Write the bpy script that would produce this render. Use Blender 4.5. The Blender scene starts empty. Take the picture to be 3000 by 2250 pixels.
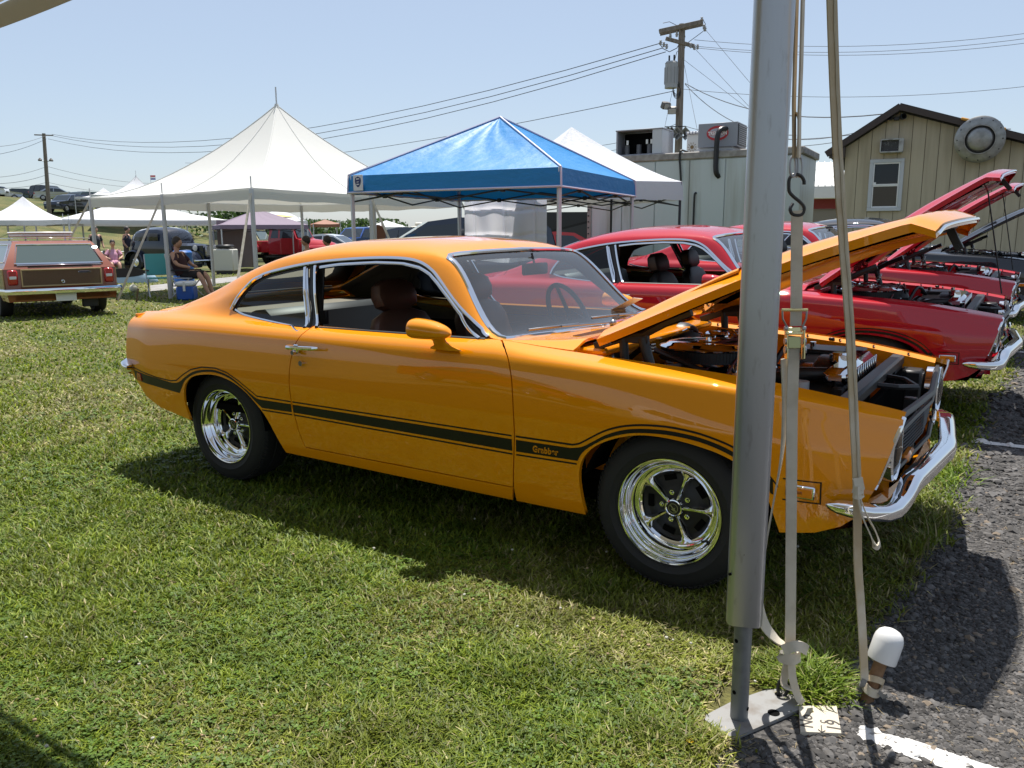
import bpy, bmesh, math, random
import numpy as np
from mathutils import Vector, Matrix, geometry
random.seed(7); RNG = np.random.default_rng(11)
sc = bpy.context.scene
COL = sc.collection
PI = math.pi
R = math.radians

# ------------------------------------------------------------------ camera
CAM = np.array([1.1042, -3.626, 1.3665]); YAW, PITCH, ROLL, FPX = .5751, -.1823, -.0057, 2380.4
def cam_basis():
    d = np.array([-math.sin(YAW)*math.cos(PITCH), math.cos(YAW)*math.cos(PITCH), math.sin(PITCH)])
    r = np.array([math.cos(YAW), math.sin(YAW), 0.]); u = np.cross(r, d)
    return r*math.cos(ROLL)+u*math.sin(ROLL), -r*math.sin(ROLL)+u*math.cos(ROLL), d
CR, CU, CD = cam_basis()
camd = bpy.data.cameras.new('camera'); cam = bpy.data.objects.new('camera', camd); COL.objects.link(cam)
m4 = Matrix.Identity(4)
for i in range(3):
    m4[i][0] = CR[i]; m4[i][1] = CU[i]; m4[i][2] = -CD[i]; m4[i][3] = CAM[i]
cam.matrix_world = m4
camd.sensor_width = 36; camd.lens = FPX/3000*36; camd.clip_end = 6000; camd.clip_start = .05
camd.dof.use_dof = False
sc.camera = cam

# ------------------------------------------------------------------ sky, sun, exposure
SUN = Vector((-.20, .33, 1.)).normalized()            # towards the sun
w = bpy.data.worlds.new('World'); sc.world = w; w.use_nodes = True
nt = w.node_tree; nt.nodes.clear()
sky = nt.nodes.new('ShaderNodeTexSky'); sky.sky_type = 'NISHITA'; sky.sun_disc = False
sky.sun_elevation = math.asin(SUN.z); sky.sun_rotation = math.atan2(SUN.x, SUN.y)
sky.air_density = 1.0; sky.dust_density = .9; sky.ozone_density = 2.0; sky.altitude = 100
bg = nt.nodes.new('ShaderNodeBackground'); bg.inputs[1].default_value = .090
ow = nt.nodes.new('ShaderNodeOutputWorld')
hz = nt.nodes.new('ShaderNodeMixRGB'); hz.inputs[0].default_value = .48; hz.inputs[2].default_value = (4.6, 5.2, 6.1, 1)   # thin summer haze
nt.links.new(sky.outputs[0], hz.inputs[1]); nt.links.new(hz.outputs[0], bg.inputs[0]); nt.links.new(bg.outputs[0], ow.inputs[0])
sl = bpy.data.lights.new('sun', 'SUN'); sl.energy = 5.0; sl.angle = R(.53); sl.color = (1, .955, .89)
so = bpy.data.objects.new('sun', sl); COL.objects.link(so)
so.rotation_euler = SUN.to_track_quat('Z', 'Y').to_euler()
sc.view_settings.view_transform = 'Standard'; sc.view_settings.look = 'None'
sc.view_settings.exposure = 0.58; sc.view_settings.gamma = 1; sc.view_settings.use_curve_mapping = False
try:
    sc.cycles.max_bounces = 8; sc.cycles.transparent_max_bounces = 16; sc.cycles.caustics_reflective = False
    sc.cycles.caustics_refractive = False; sc.cycles.sample_clamp_indirect = 6; sc.cycles.use_denoising = True
except Exception: pass

# ------------------------------------------------------------------ placing helpers
FH = np.array([-math.sin(YAW), math.cos(YAW)]); RT = np.array([math.cos(YAW), math.sin(YAW)])
def cw(X, d): p = CAM[:2] + X*RT + d*FH; return float(p[0]), float(p[1])
def at(px, py, d):                                    # photo pixel (2212 px wide) at a horizontal distance -> point
    k = 3000/2212
    v = CD + (px*k-1500)/FPX*CR - (py*k-1125)/FPX*CU
    t = d/(v[0]*FH[0]+v[1]*FH[1]); return Vector(CAM + v*t)
def sstep(a, b, x): t = np.clip((x-a)/(b-a), 0, 1); return t*t*(3-2*t)
HILL = np.array(cw(-62, 92))
def gz(x, y):
    x = np.asarray(x, float); y = np.asarray(y, float)
    z = .024*np.clip(y, 0, 14)*sstep(-9, -4, x)
    r = np.hypot(x-HILL[0], y-HILL[1]); z = z + 6.0*np.exp(-(r/33)**2)*sstep(58, 20, r)
    return z
def gzf(x, y): return float(gz(x, y))

# ------------------------------------------------------------------ materials
MATS = {}
def mat(name, col=(.5, .5, .5), rough=.5, metal=0., coat=0., noise=None, bump=None, spec=.5, sheen=0., coatr=.03, trans=0.):
    if name in MATS: return MATS[name]
    m = bpy.data.materials.new(name); m.use_nodes = True; n = m.node_tree; b = n.nodes['Principled BSDF']
    b.inputs['Base Color'].default_value = (*col, 1); b.inputs['Roughness'].default_value = rough
    b.inputs['Metallic'].default_value = metal; b.inputs['Coat Weight'].default_value = coat
    b.inputs['Coat Roughness'].default_value = coatr; b.inputs['Coat IOR'].default_value = 1.62; b.inputs['Specular IOR Level'].default_value = spec
    if sheen: b.inputs['Sheen Weight'].default_value = sheen
    tc = n.nodes.new('ShaderNodeTexCoord')
    if noise:                                          # (scale, second colour, low, high[, stretch])
        s, c2, lo, hi = noise[:4]
        tx = n.nodes.new('ShaderNodeTexNoise'); tx.inputs['Scale'].default_value = s; tx.inputs['Detail'].default_value = 6
        src = tc.outputs['Object']
        if len(noise) > 4:
            mp = n.nodes.new('ShaderNodeMapping'); mp.inputs['Scale'].default_value = noise[4]
            n.links.new(src, mp.inputs[0]); src = mp.outputs[0]
        n.links.new(src, tx.inputs[0])
        rp = n.nodes.new('ShaderNodeValToRGB'); rp.color_ramp.elements[0].position = lo; rp.color_ramp.elements[1].position = hi
        rp.color_ramp.elements[0].color = (*col, 1); rp.color_ramp.elements[1].color = (*c2, 1)
        n.links.new(tx.outputs['Fac'], rp.inputs[0]); n.links.new(rp.outputs[0], b.inputs['Base Color'])
    if bump:                                           # (scale, strength, distance[, stretch])
        tx = n.nodes.new('ShaderNodeTexNoise'); tx.inputs['Scale'].default_value = bump[0]; tx.inputs['Detail'].default_value = 4
        src = tc.outputs['Object']
        if len(bump) > 3:
            mp = n.nodes.new('ShaderNodeMapping'); mp.inputs['Scale'].default_value = bump[3]
            n.links.new(src, mp.inputs[0]); src = mp.outputs[0]
        n.links.new(src, tx.inputs[0])
        bp = n.nodes.new('ShaderNodeBump'); bp.inputs['Strength'].default_value = bump[1]; bp.inputs['Distance'].default_value = bump[2]
        n.links.new(tx.outputs['Fac'], bp.inputs['Height']); n.links.new(bp.outputs[0], b.inputs['Normal'])
    MATS[name] = m; return m
def glassmat(name, tint, refl=1.45, rough=0., sky_veil=0.):
    if name in MATS: return MATS[name]
    m = bpy.data.materials.new(name); m.use_nodes = True; n = m.node_tree; n.nodes.clear()
    o = n.nodes.new('ShaderNodeOutputMaterial'); mx = n.nodes.new('ShaderNodeMixShader'); fr = n.nodes.new('ShaderNodeFresnel')
    fr.inputs[0].default_value = refl
    t = n.nodes.new('ShaderNodeBsdfTransparent'); t.inputs[0].default_value = (*tint, 1)
    g = n.nodes.new('ShaderNodeBsdfGlossy'); g.inputs['Roughness'].default_value = rough
    n.links.new(fr.outputs[0], mx.inputs[0]); n.links.new(t.outputs[0], mx.inputs[1]); n.links.new(g.outputs[0], mx.inputs[2])
    out = mx.outputs[0]
    if sky_veil:  # pale diffuse layer painted in for bright sky mirrored in the glass
        df = n.nodes.new('ShaderNodeBsdfDiffuse'); df.inputs[0].default_value = (.55, .56, .56, 1); m2 = n.nodes.new('ShaderNodeMixShader'); m2.inputs[0].default_value = sky_veil
        n.links.new(out, m2.inputs[1]); n.links.new(df.outputs[0], m2.inputs[2]); out = m2.outputs[0]
    n.links.new(out, o.inputs[0]); MATS[name] = m; return m
def paint(name, col=(.5, .5, .5)):
    return mat(name, col, rough=.5, coat=1., coatr=.008, spec=.04)
def fabricmat(name, col, trans, bump=None, rough=.7):           # canopy cloth: lets light through
    if name in MATS: return MATS[name]
    m = mat(name, col, rough=rough, bump=bump); n = m.node_tree
    b = n.nodes['Principled BSDF']; o = n.nodes['Material Output']
    t = n.nodes.new('ShaderNodeBsdfTranslucent'); t.inputs[0].default_value = (*col, 1)
    mx = n.nodes.new('ShaderNodeMixShader'); mx.inputs[0].default_value = trans
    n.links.new(b.outputs[0], mx.inputs[1]); n.links.new(t.outputs[0], mx.inputs[2]); n.links.new(mx.outputs[0], o.inputs[0])
    return m
ORANGE = paint('orange_paint', (.80, .278, .0012))
RED = paint('red_paint', (.42, .005, .015)); BLACKP = paint('black_paint', (.012, .014, .02))
CHROME = mat('chrome', (.82, .83, .85), rough=.05, metal=1.)
DARKCH = mat('dull_metal', (.35, .35, .36), rough=.3, metal=1.)
RUBBER = mat('tyre_rubber', (.014, .014, .015), rough=.75, bump=(60, .15, .003))
BLACK = mat('black_plastic', (.012, .012, .013), rough=.45)
VOID = mat('black_underside', (.008, .008, .008), rough=.9, spec=.0)
STRIPE = mat('black_stripe_vinyl', (.010, .009, .007), rough=.4, coat=.12, coatr=.1, spec=.25)
LEATHER = mat('brown_leather', (.085, .040, .024), rough=.42, bump=(90, .2, .002))
DKLEATHER = mat('black_vinyl', (.014, .013, .013), rough=.5, bump=(90, .2, .002))
TANTRIM = mat('tan_trim', (.19, .16, .12), rough=.7)
GREYTRIM = mat('dash_grey', (.20, .19, .16), rough=.75)
HEADLINER = mat('headliner', (.05, .045, .04), rough=.9)
AMBER = mat('amber_lens', (.75, .22, .01), rough=.15, coat=.7)
REDLENS = mat('red_lens', (.42, .012, .012), rough=.15, coat=.8)
LENS = glassmat('lamp_glass', (.85, .88, .9), 1.6)
GLASS = glassmat('side_glass', (.80, .86, .84), 1.5)
WSGLASS = glassmat('windshield_glass', (.62, .68, .70), 1.95, sky_veil=.05)  # even pale veil imitates reflected sky
WHITEP = mat('white_paint', (.78, .78, .77), rough=.4)
STEEL = mat('galvanised_steel', (.42, .43, .44), rough=.45, metal=.7, noise=(8, (.30, .30, .31), .4, .7))
WOOD = mat('weathered_wood', (.20, .15, .10), rough=.8, noise=(5, (.10, .075, .05), .35, .7, (6, 6, 1)))
POLEWOOD = mat('utility_pole_wood', (.15, .125, .10), rough=.9, noise=(3, (.25, .22, .19), .35, .7, (8, 8, .6)))
SKIN = mat('skin', (.50, .28, .19), rough=.55)
HAIR = mat('dark_hair', (.03, .02, .015), rough=.6)

# ------------------------------------------------------------------ object helpers
def link(o): COL.objects.link(o); return o
def thing(name, label, cat, loc=(0, 0, 0), rot=0., group=None):
    o = bpy.data.objects.new(name, None); link(o); o.location = loc
    o.rotation_euler = rot if isinstance(rot, (tuple, list)) else (0, 0, rot)
    o.empty_display_size = .1; return tag(o, label, cat, group)
def tag(o, label=None, cat=None, group=None, kind=None):
    if label: o['label'] = label
    if cat: o['category'] = cat
    if group: o['group'] = group
    if kind: o['kind'] = kind
    return o
def mesh_obj(name, V, F, m, parent=None, smooth=True, normals=None):
    me = bpy.data.meshes.new(name); me.from_pydata([tuple(map(float, v)) for v in V], [], [tuple(map(int, f)) for f in F])
    me.materials.append(m); me.polygons.foreach_set('use_smooth', [smooth]*len(me.polygons))
    me.update()
    if normals is not None: me.normals_split_custom_set_from_vertices([tuple(map(float, n)) for n in normals])
    o = link(bpy.data.objects.new(name, me))
    if parent: o.parent = parent
    return o
def kids(o): return [c for c in o.children]
def copy_tree(o, parent=None, mm=None):
    c = o.copy(); COL.objects.link(c)
    if parent: c.parent = parent
    if mm and c.type in {'MESH', 'FONT'}:
        for s in c.material_slots:
            if s.material and s.material.name in mm:
                nm = mm[s.material.name]; s.link = 'OBJECT'; s.material = nm
    for ch in kids(o): copy_tree(ch, c, mm)
    return c
def dup(root, loc, rot=None, label=None, group=None, mm=None):
    c = copy_tree(root, None, mm); c.location = loc
    if rot is not None: c.rotation_euler = rot if isinstance(rot, (tuple, list)) else (0, 0, rot)
    if label: c['label'] = label
    if group: c['group'] = group
    return c
class MB:
    def __init__(s): s.V = []; s.F = []; s.flat = []
    def add(s, V, F, flat=False):
        k = len(s.V); s.V += [tuple(map(float, v)) for v in V]; s.F += [tuple(int(i)+k for i in f) for f in F]; s.flat += [flat]*len(F); return s
    def box(s, c, d, rz=0., ch=None, M=None):
        x, y, z = [e/2 for e in d]; ch = min(x, y, z)*.18 if ch is None else ch
        pts = []
        bm = bmesh.new(); bmesh.ops.create_cube(bm, size=1)
        for v in bm.verts: v.co = Vector((v.co.x*2*x, v.co.y*2*y, v.co.z*2*z))
        if ch > 0: bmesh.ops.bevel(bm, geom=bm.edges[:], offset=ch, segments=1, affect='EDGES')
        T = Matrix.Translation(Vector(c)) @ (M if M is not None else Matrix.Rotation(rz, 4, 'Z'))
        bm.verts.index_update(); V = [T @ v.co for v in bm.verts]; F = [[v.index for v in f.verts] for f in bm.faces]; bm.free()
        return s.add(V, F, True)
    def cyl(s, a, b, r, r2=None, n=14, caps=True):
        a = Vector(a); b = Vector(b); r2 = r if r2 is None else r2; q = (b-a).to_track_quat('Z', 'Y')
        V = []; F = []
        for p, rr in ((a, r), (b, r2)):
            V += [p + q @ Vector((rr*math.cos(2*PI*i/n), rr*math.sin(2*PI*i/n), 0)) for i in range(n)]
        for i in range(n): F.append((i, (i+1) % n, n+(i+1) % n, n+i))
        s.add(V, F)
        if caps: s.add(V[:n], [tuple(range(n))[::-1]], True); s.add(V[n:], [tuple(range(n))], True)
        return s
    def tube(s, P, r, n=8, closed=False, flatten=None):
        P = [Vector(p) for p in P]; k = len(P); V = []; F = []
        rr = r if isinstance(r, (list, tuple)) else [r]*k; up = Vector((0, 0, 1))
        prev = None
        for i, p in enumerate(P):
            t = (P[(i+1) % k] - P[i-1]) if closed else (P[min(i+1, k-1)] - P[max(i-1, 0)]); t.normalize()
            if prev is None:
                a = t.cross(up); a = a if a.length > 1e-3 else Vector((1, 0, 0)); a.normalize()
            else: a = prev - t*prev.dot(t); a.normalize()
            prev = a; b = t.cross(a)
            f = flatten or 1.
            V += [p + a*rr[i]*math.cos(2*PI*j/n) + b*rr[i]*f*math.sin(2*PI*j/n) for j in range(n)]
        for i in range(k if closed else k-1):
            o, o2 = i*n, ((i+1) % k)*n
            for j in range(n): F.append((o+j, o+(j+1) % n, o2+(j+1) % n, o2+j))
        if not closed: F += [tuple(range(n))[::-1], tuple((k-1)*n+j for j in range(n))]
        return s.add(V, F)
    def lathe(s, prof, n=32, M=None, closed=False):      # prof: (radius, axial) about local Z
        V = []; F = []; M = M or Matrix.Identity(4); k = len(prof)
        for r, z in prof: V += [M @ Vector((r*math.cos(2*PI*i/n), r*math.sin(2*PI*i/n), z)) for i in range(n)]
        for j in range(k if closed else k-1):
            a, b = j*n, ((j+1) % k)*n
            for i in range(n): F.append((a+i, a+(i+1) % n, b+(i+1) % n, b+i))
        return s.add(V, F)
    def prism(s, poly, vec, flat=True):                   # planar polygon (3d points) extruded along vec
        n = len(poly); a = [Vector(p) for p in poly]; v = Vector(vec); V = a + [p+v for p in a]
        F = [tuple(range(n))[::-1], tuple(range(n, 2*n))] + [(i, (i+1) % n, n+(i+1) % n, n+i) for i in range(n)]
        return s.add(V, F, flat)
    def quad(s, a, b, c, d): return s.add([a, b, c, d], [(0, 1, 2, 3)], True)
    def sphere(s, c, r, n=12, m=8, sc3=(1, 1, 1)):
        V = []; F = []
        for j in range(m+1):
            th = PI*j/m
            for i in range(n): V.append((c[0]+sc3[0]*r*math.sin(th)*math.cos(2*PI*i/n), c[1]+sc3[1]*r*math.sin(th)*math.sin(2*PI*i/n), c[2]+sc3[2]*r*math.cos(th)))
        for j in range(m):
            for i in range(n): F.append((j*n+i, (j+1)*n+i, (j+1)*n+(i+1) % n, j*n+(i+1) % n))
        return s.add(V, F)
    def xf(s, M): s.V = [tuple(M @ Vector(v)) for v in s.V]; return s
    def mirror(s, ax=1):
        k = len(s.V)
        s.V += [tuple(-e if i == ax else e for i, e in enumerate(v)) for v in s.V]
        s.F += [tuple(i+k for i in reversed(f)) for f in s.F]; s.flat += s.flat[:]; return s
    def build(s, name, m, parent=None, auto=True):
        me = bpy.data.meshes.new(name); me.from_pydata(s.V, [], s.F); me.materials.append(m)
        me.polygons.foreach_set('use_smooth', [not f for f in s.flat]); me.validate(); me.update()
        if auto:
            try: me.set_sharp_from_angle(angle=R(40))
            except Exception: pass
        o = link(bpy.data.objects.new(name, me))
        if parent: o.parent = parent
        return o
def text_obj(name, body, size, m, parent, M, extrude=.0006, align='LEFT', offset=0., shear=0., sx=1., space=1.):
    cu = bpy.data.curves.new(name, 'FONT'); cu.body = body; cu.size = size; cu.extrude = extrude; cu.align_x = align; cu.offset = offset; cu.shear = shear; cu.space_character = space
    o = bpy.data.objects.new(name, cu); COL.objects.link(o); dg = bpy.context.evaluated_depsgraph_get()
    me = bpy.data.meshes.new_from_object(o.evaluated_get(dg)); COL.objects.unlink(o); bpy.data.objects.remove(o)
    me.materials.clear(); me.materials.append(m); me.transform(M @ Matrix.Diagonal((sx, 1, 1, 1)))
    t = link(bpy.data.objects.new(name, me)); t.parent = parent; return t
def ribbon(mb, P, N, w, h, closed=False):               # low trim strip following points with normals
    P = [Vector(p) for p in P]; N = [Vector(n).normalized() for n in N]; k = len(P); V = []; F = []
    pr = [(-w, 0), (-w*.75, h*.8), (0, h), (w*.75, h*.8), (w, 0)]; q = len(pr)
    for i in range(k):
        t = (P[(i+1) % k]-P[i-1]) if closed else (P[min(i+1, k-1)]-P[max(i-1, 0)]); t.normalize(); b = N[i].cross(t); b.normalize()
        V += [P[i]+b*x+N[i]*y for x, y in pr]
    for i in range(k if closed else k-1):
        a, c = i*q, ((i+1) % k)*q
        for j in range(q-1): F.append((a+j, a+j+1, c+j+1, c+j))
    return mb.add(V, F)
# ------------------------------------------------------------------ coupe body surface: lofted cross-sections, panels cut from it
def pchip_slopes(x, y):
    h = np.diff(x); d = np.diff(y, axis=-1)/h; m = np.zeros_like(y)
    w1 = 2*h[1:]+h[:-1]; w2 = h[1:]+2*h[:-1]; a, b = d[..., :-1], d[..., 1:]
    with np.errstate(divide='ignore', invalid='ignore'): hm = (w1+w2)/(w1/a+w2/b)
    m[..., 1:-1] = np.where(a*b > 0, hm, 0); m[..., 0] = d[..., 0]; m[..., -1] = d[..., -1]; return m
def pchip(x, y, q):                                    # y: (...,n); q: scalar per row or vector when y is 1d
    x = np.asarray(x, float); y = np.asarray(y, float); m = pchip_slopes(x, y)
    q = np.asarray(q, float); i = np.clip(np.searchsorted(x, q)-1, 0, len(x)-2)
    h = x[i+1]-x[i]; s = (q-x[i])/h
    g = (lambda A: A[i]) if y.ndim == 1 else (lambda A: A[np.arange(len(q)), i])
    g1 = (lambda A: A[i+1]) if y.ndim == 1 else (lambda A: A[np.arange(len(q)), i+1])
    return (1+2*s)*(1-s)**2*g(y)+s*(1-s)**2*h*g(m)+s*s*(3-2*s)*g1(y)+s*s*(s-1)*h*g1(m)
def K(*p): a = np.array(p, float); return lambda q: pchip(a[:, 0], a[:, 1], np.clip(q, a[0, 0], a[-1, 0]))
ZC = K((-3.5, .862), (-3.2, .876), (-2.6, .884), (-1.9, .884), (-.8, .884), (-.69, .877), (-.37, .862), (-.08, .847), (.245, .824), (.5, .797), (.79, .752), (.9, .74))
Z8 = K((-3.5, .905), (-3.2, .925), (-2.6, .932), (-1.9, .926), (-.8, .927), (-.6, .906), (-.36, .888), (-.16, .876), (.04, .864), (.19, .853), (.33, .840), (.59, .803), (.72, .781), (.8, .764), (.9, .745))
ZH = K((-.47, .045), (-.2, .066), (.3, .07), (.68, .058), (.76, .040), (.82, -.02), (.9, -.05))      # crown of the hood over its edge
zc, z8 = ZC, Z8
KEYS = [  # (half width, height)
 (K((-3.5, .70), (-3.2, .76), (-2.6, .80), (0, .80), (.5, .78), (.8, .69)), lambda x: x*0+.20),
 (K((-3.5, .75), (-3.2, .815), (-2.6, .845), (0, .845), (.45, .825), (.8, .73)), lambda x: x*0+.26),
 (K((-3.5, .785), (-3.2, .84), (-2.6, .868), (0, .868), (.45, .850), (.8, .765)), lambda x: x*0+.37),
 (K((-3.5, .812), (-3.2, .862), (-2.6, .886), (0, .886), (.45, .872), (.8, .79)), lambda x: x*0+.55),
 (K((-3.5, .815), (-3.2, .868), (-2.6, .895), (0, .892), (.45, .868), (.8, .785)), K((-3.5, .665), (-2.6, .665), (0, .66), (.8, .635))),
 (K((-3.5, .795), (-3.2, .847), (-2.6, .880), (-.7, .879), (0, .870), (.45, .836), (.8, .757)), lambda x: zc(x)-.048),
 (K((-3.5, .775), (-3.2, .825), (-2.6, .860), (-.7, .860), (0, .850), (.45, .815), (.8, .738)), lambda x: zc(x)),
 (K((-3.5, .745), (-3.2, .79), (-2.6, .832), (-.7, .832), (0, .81), (.45, .77), (.8, .70)), lambda x: .45*zc(x)+.55*z8(x)),
 (K((-3.5, .69), (-3.2, .725), (-2.6, .785), (-.8, .785), (-.6, .745), (-.3, .722), (.4, .70), (.8, .655), (.9, .63)), lambda x: z8(x)),
 (K((-3.5, .65), (-3.2, .67), (-2.9, .685), (-2.5, .712), (-2.3, .715), (-1.3, .712), (-1.2, .715), (-.803, .765), (-.6, .66), (-.45, .585), (.8, .53)),
  K((-3.5, .915), (-3.25, .932), (-3., .972), (-2.8, 1.012), (-2.55, 1.076), (-2.2, 1.09), (-1.3, 1.115), (-1.2, 1.105), (-.803, .928), (-.6, .925), (-.47, .933), (-.2, .931), (.04, .918), (.33, .888), (.59, .838), (.72, .808), (.80, .790), (.9, .768))),
 (K((-3.5, .60), (-3.25, .605), (-3.05, .60), (-2.8, .60), (-2.5, .605), (-2.2, .615), (-1.3, .612), (-1.204, .608), (-.803, .738), (-.6, .52), (-.45, .40), (.8, .37)),
  K((-3.5, .908), (-3.3, .930), (-3.127, .978), (-3.0, 1.017), (-2.822, 1.080), (-2.652, 1.146), (-2.49, 1.200), (-2.33, 1.241), (-2.08, 1.272), (-1.83, 1.287), (-1.5, 1.292), (-1.3, 1.284), (-1.204, 1.266), (-.803, .928), (-.6, .923), (-.47, .936), (-.2, .945), (.04, .932), (.33, .900), (.59, .848), (.72, .816), (.80, .797), (.9, .774))),
 (K((-3.5, .40), (-1.5, .42), (-.8, .40), (-.45, .20), (.8, .18)),
  K((-3.5, .914), (-3.4, .925), (-3.2, .955), (-3.03, 1.012), (-2.9, 1.064), (-2.6, 1.184), (-2.45, 1.238), (-2.2, 1.302), (-1.9, 1.337), (-1.6, 1.342), (-1.35, 1.325), (-1.195, 1.281), (-.735, .924), (-.6, .921), (-.47, .937), (-.2, .952), (.04, .938), (.33, .906), (.59, .853), (.73, .819), (.80, .801), (.9, .777))),
 (lambda x: x*0,
  K((-3.5, .916), (-3.4, .928), (-3.2, .958), (-3.05, 1.008), (-2.9, 1.069), (-2.6, 1.193), (-2.45, 1.250), (-2.2, 1.317), (-1.9, 1.355), (-1.6, 1.360), (-1.33, 1.338), (-1.18, 1.291), (-.70, .919), (-.6, .919), (-.47, .937), (-.2, .955), (.04, .941), (.33, .909), (.59, .855), (.74, .819), (.82, .799), (.92, .775))),
]
TK = np.array([0, .06, .17, .36, .53, .635, .70, .745, .79, .97, 1.15, 1.38, 1.80])
def SP(x, t, off=0.):
    x = np.asarray(x, float); t = np.asarray(t, float)
    Wk = np.stack([k[0](x) for k in KEYS], -1); Zk = np.stack([np.asarray(k[1](x), float) for k in KEYS], -1)
    P = np.stack([x, -pchip(TK, Wk, t), pchip(TK, Zk, t)], -1)
    return P if off == 0 else P + SN(x, t)*np.asarray(off).reshape(-1, 1) if np.ndim(off) else P + SN(x, t)*off
def SN(x, t):
    e = .004; x = np.asarray(x, float); t = np.clip(np.asarray(t, float), .004, 1.8)
    a = SP(x+e, t)-SP(x-e, t); t2 = np.minimum(t+e, 1.8)
    b = SP(x, t2)-SP(x, t-e); n = np.cross(a, b); n[t > 1.795, 1] = 0
    return n/np.linalg.norm(n, axis=-1, keepdims=True)
_tg = np.linspace(0, 1.15, 161)
def xz(pts):                                           # side-view (x, z) -> surface (x, t)
    out = []
    for x, z in pts:
        zz = SP(np.full(161, float(x)), _tg)[:, 2]; zz = np.maximum.accumulate(zz)+_tg*1e-7
        out.append((x, float(np.interp(z, zz, _tg))))
    return out
def dens(pts, step=.026, closed=True):
    out = []; n = len(pts)
    for i in range(n if closed else n-1):
        a = np.array(pts[i]); b = np.array(pts[(i+1) % n]); k = max(1, int(np.hypot(*(b-a))/step))
        out += [tuple(a+(b-a)*j/k) for j in range(k)]
    if not closed: out.append(tuple(pts[-1]))
    return out
def crv0(P, n=5):
    p = [Vector(q) for q in P]; p = [2*p[0]-p[1]]+p+[2*p[-1]-p[-2]]; out = []
    for i in range(1, len(p)-2):
        for j in range(n):
            s = j/n; out.append(.5*((2*p[i])+(p[i+1]-p[i-1])*s+(2*p[i-1]-5*p[i]+4*p[i+1]-p[i+2])*s*s+(3*p[i]-p[i-1]-3*p[i+1]+p[i+2])*s**3))
    return out+[p[-2]]
def smooth_xz(pts, n):                                 # Catmull-Rom through side-view points
    p = [np.array(q, float) for q in pts]; p = [2*p[0]-p[1]]+p+[2*p[-1]-p[-2]]; out = []
    for i in range(1, len(p)-2):
        for j in range(n):
            s = j/n; out.append(tuple(.5*((2*p[i])+(p[i+1]-p[i-1])*s+(2*p[i-1]-5*p[i]+4*p[i+1]-p[i+2])*s*s+(3*p[i]-p[i-1]-3*p[i+1]+p[i+2])*s**3)))
    return out+[tuple(p[-2])]
def pip(pts, poly):
    pts = np.asarray(pts); P = np.asarray(poly); c = np.zeros(len(pts), bool); j = len(P)-1
    for i in range(len(P)):
        a, b = P[i], P[j]
        if a[1] != b[1]: c ^= ((a[1] > pts[:, 1]) != (b[1] > pts[:, 1])) & (pts[:, 0] < (b[0]-a[0])*(pts[:, 1]-a[1])/(b[1]-a[1])+a[0])
        j = i
    return c
def area(p): p = np.asarray(p); q = np.roll(p, -1, 0); return .5*float(np.sum(p[:, 0]*q[:, 1]-q[:, 0]*p[:, 1]))
def cut(poly, holes=(), off=0., flange=.012, gx=.034, gt=.026, step=.026, inward=True):
    loops = [dens(poly, step)]+[dens(h, step) for h in holes]
    loops = [l if (area(l) > 0) == (i == 0) else l[::-1] for i, l in enumerate(loops)]
    B = []; E = []
    for l in loops:
        k = len(B); B += l; E += [(k+i, k+(i+1) % len(l)) for i in range(len(l))]
    B = np.array(B); lo, hi = B.min(0), B.max(0)
    g = np.stack(np.meshgrid(np.arange(lo[0], hi[0], gx), np.arange(lo[1], hi[1], gt)), -1).reshape(-1, 2)
    g = g + (np.arange(len(g)) % 2)[:, None]*np.array([0, 1e-5])
    ok = pip(g, loops[0])
    for h in loops[1:]: ok &= ~pip(g, h)
    g = g[ok]
    if len(g):
        d = np.sqrt(((g[:, None]-B[None])**2).sum(-1)).min(1); g = g[d > .012]
    A = np.concatenate([B, g]) if len(g) else B
    r = geometry.delaunay_2d_cdt([Vector(p) for p in A], E, [], 0, 1e-6)
    U = np.array([(v.x, v.y) for v in r[0]]); F = np.array([tuple(f) for f in r[2]])
    c = U[F].mean(1); ok = pip(c, loops[0])
    for h in loops[1:]: ok &= ~pip(c, h)
    F = F[ok]; ar = (U[F[:, 1], 0]-U[F[:, 0], 0])*(U[F[:, 2], 1]-U[F[:, 0], 1])-(U[F[:, 2], 0]-U[F[:, 0], 0])*(U[F[:, 1], 1]-U[F[:, 0], 1])
    F[ar < 0] = F[ar < 0][:, ::-1]
    N = SN(U[:, 0], U[:, 1]); V = SP(U[:, 0], U[:, 1])+N*off
    V = list(V); N = list(N); F = [tuple(f) for f in F]
    if flange:
        for l in loops:
            L = np.array(l); n0 = SN(L[:, 0], L[:, 1]); p0 = SP(L[:, 0], L[:, 1])+n0*off
            tg = np.roll(p0, -1, 0)-np.roll(p0, 1, 0); tg /= np.linalg.norm(tg, axis=1, keepdims=True)+1e-9
            o = np.cross(tg, n0); k = len(V); q = len(l)
            for i in range(q): V += [p0[i], p0[i]-n0[i]*flange]; N += [o[i], o[i]]
            for i in range(q):
                j = (i+1) % q
                if L[i, 1] > 1.794 and L[j, 1] > 1.794: continue
                F.append((k+2*i, k+2*i+1, k+2*j+1, k+2*j))
    return np.array(V), F, np.array(N)
def both(c, far_only=False):
    V, F, N = c; V2 = V*[1, -1, 1]; N2 = N*[1, -1, 1]; F2 = [tuple(reversed(f)) for f in F]
    if far_only: return V2, F2, N2
    k = len(V); return np.concatenate([V, V2]), F+[tuple(i+k for i in f) for f in F2], np.concatenate([N, N2])
def pobj(name, c, m, parent): return mesh_obj(name, c[0], c[1], m, parent, True, c[2])

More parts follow.
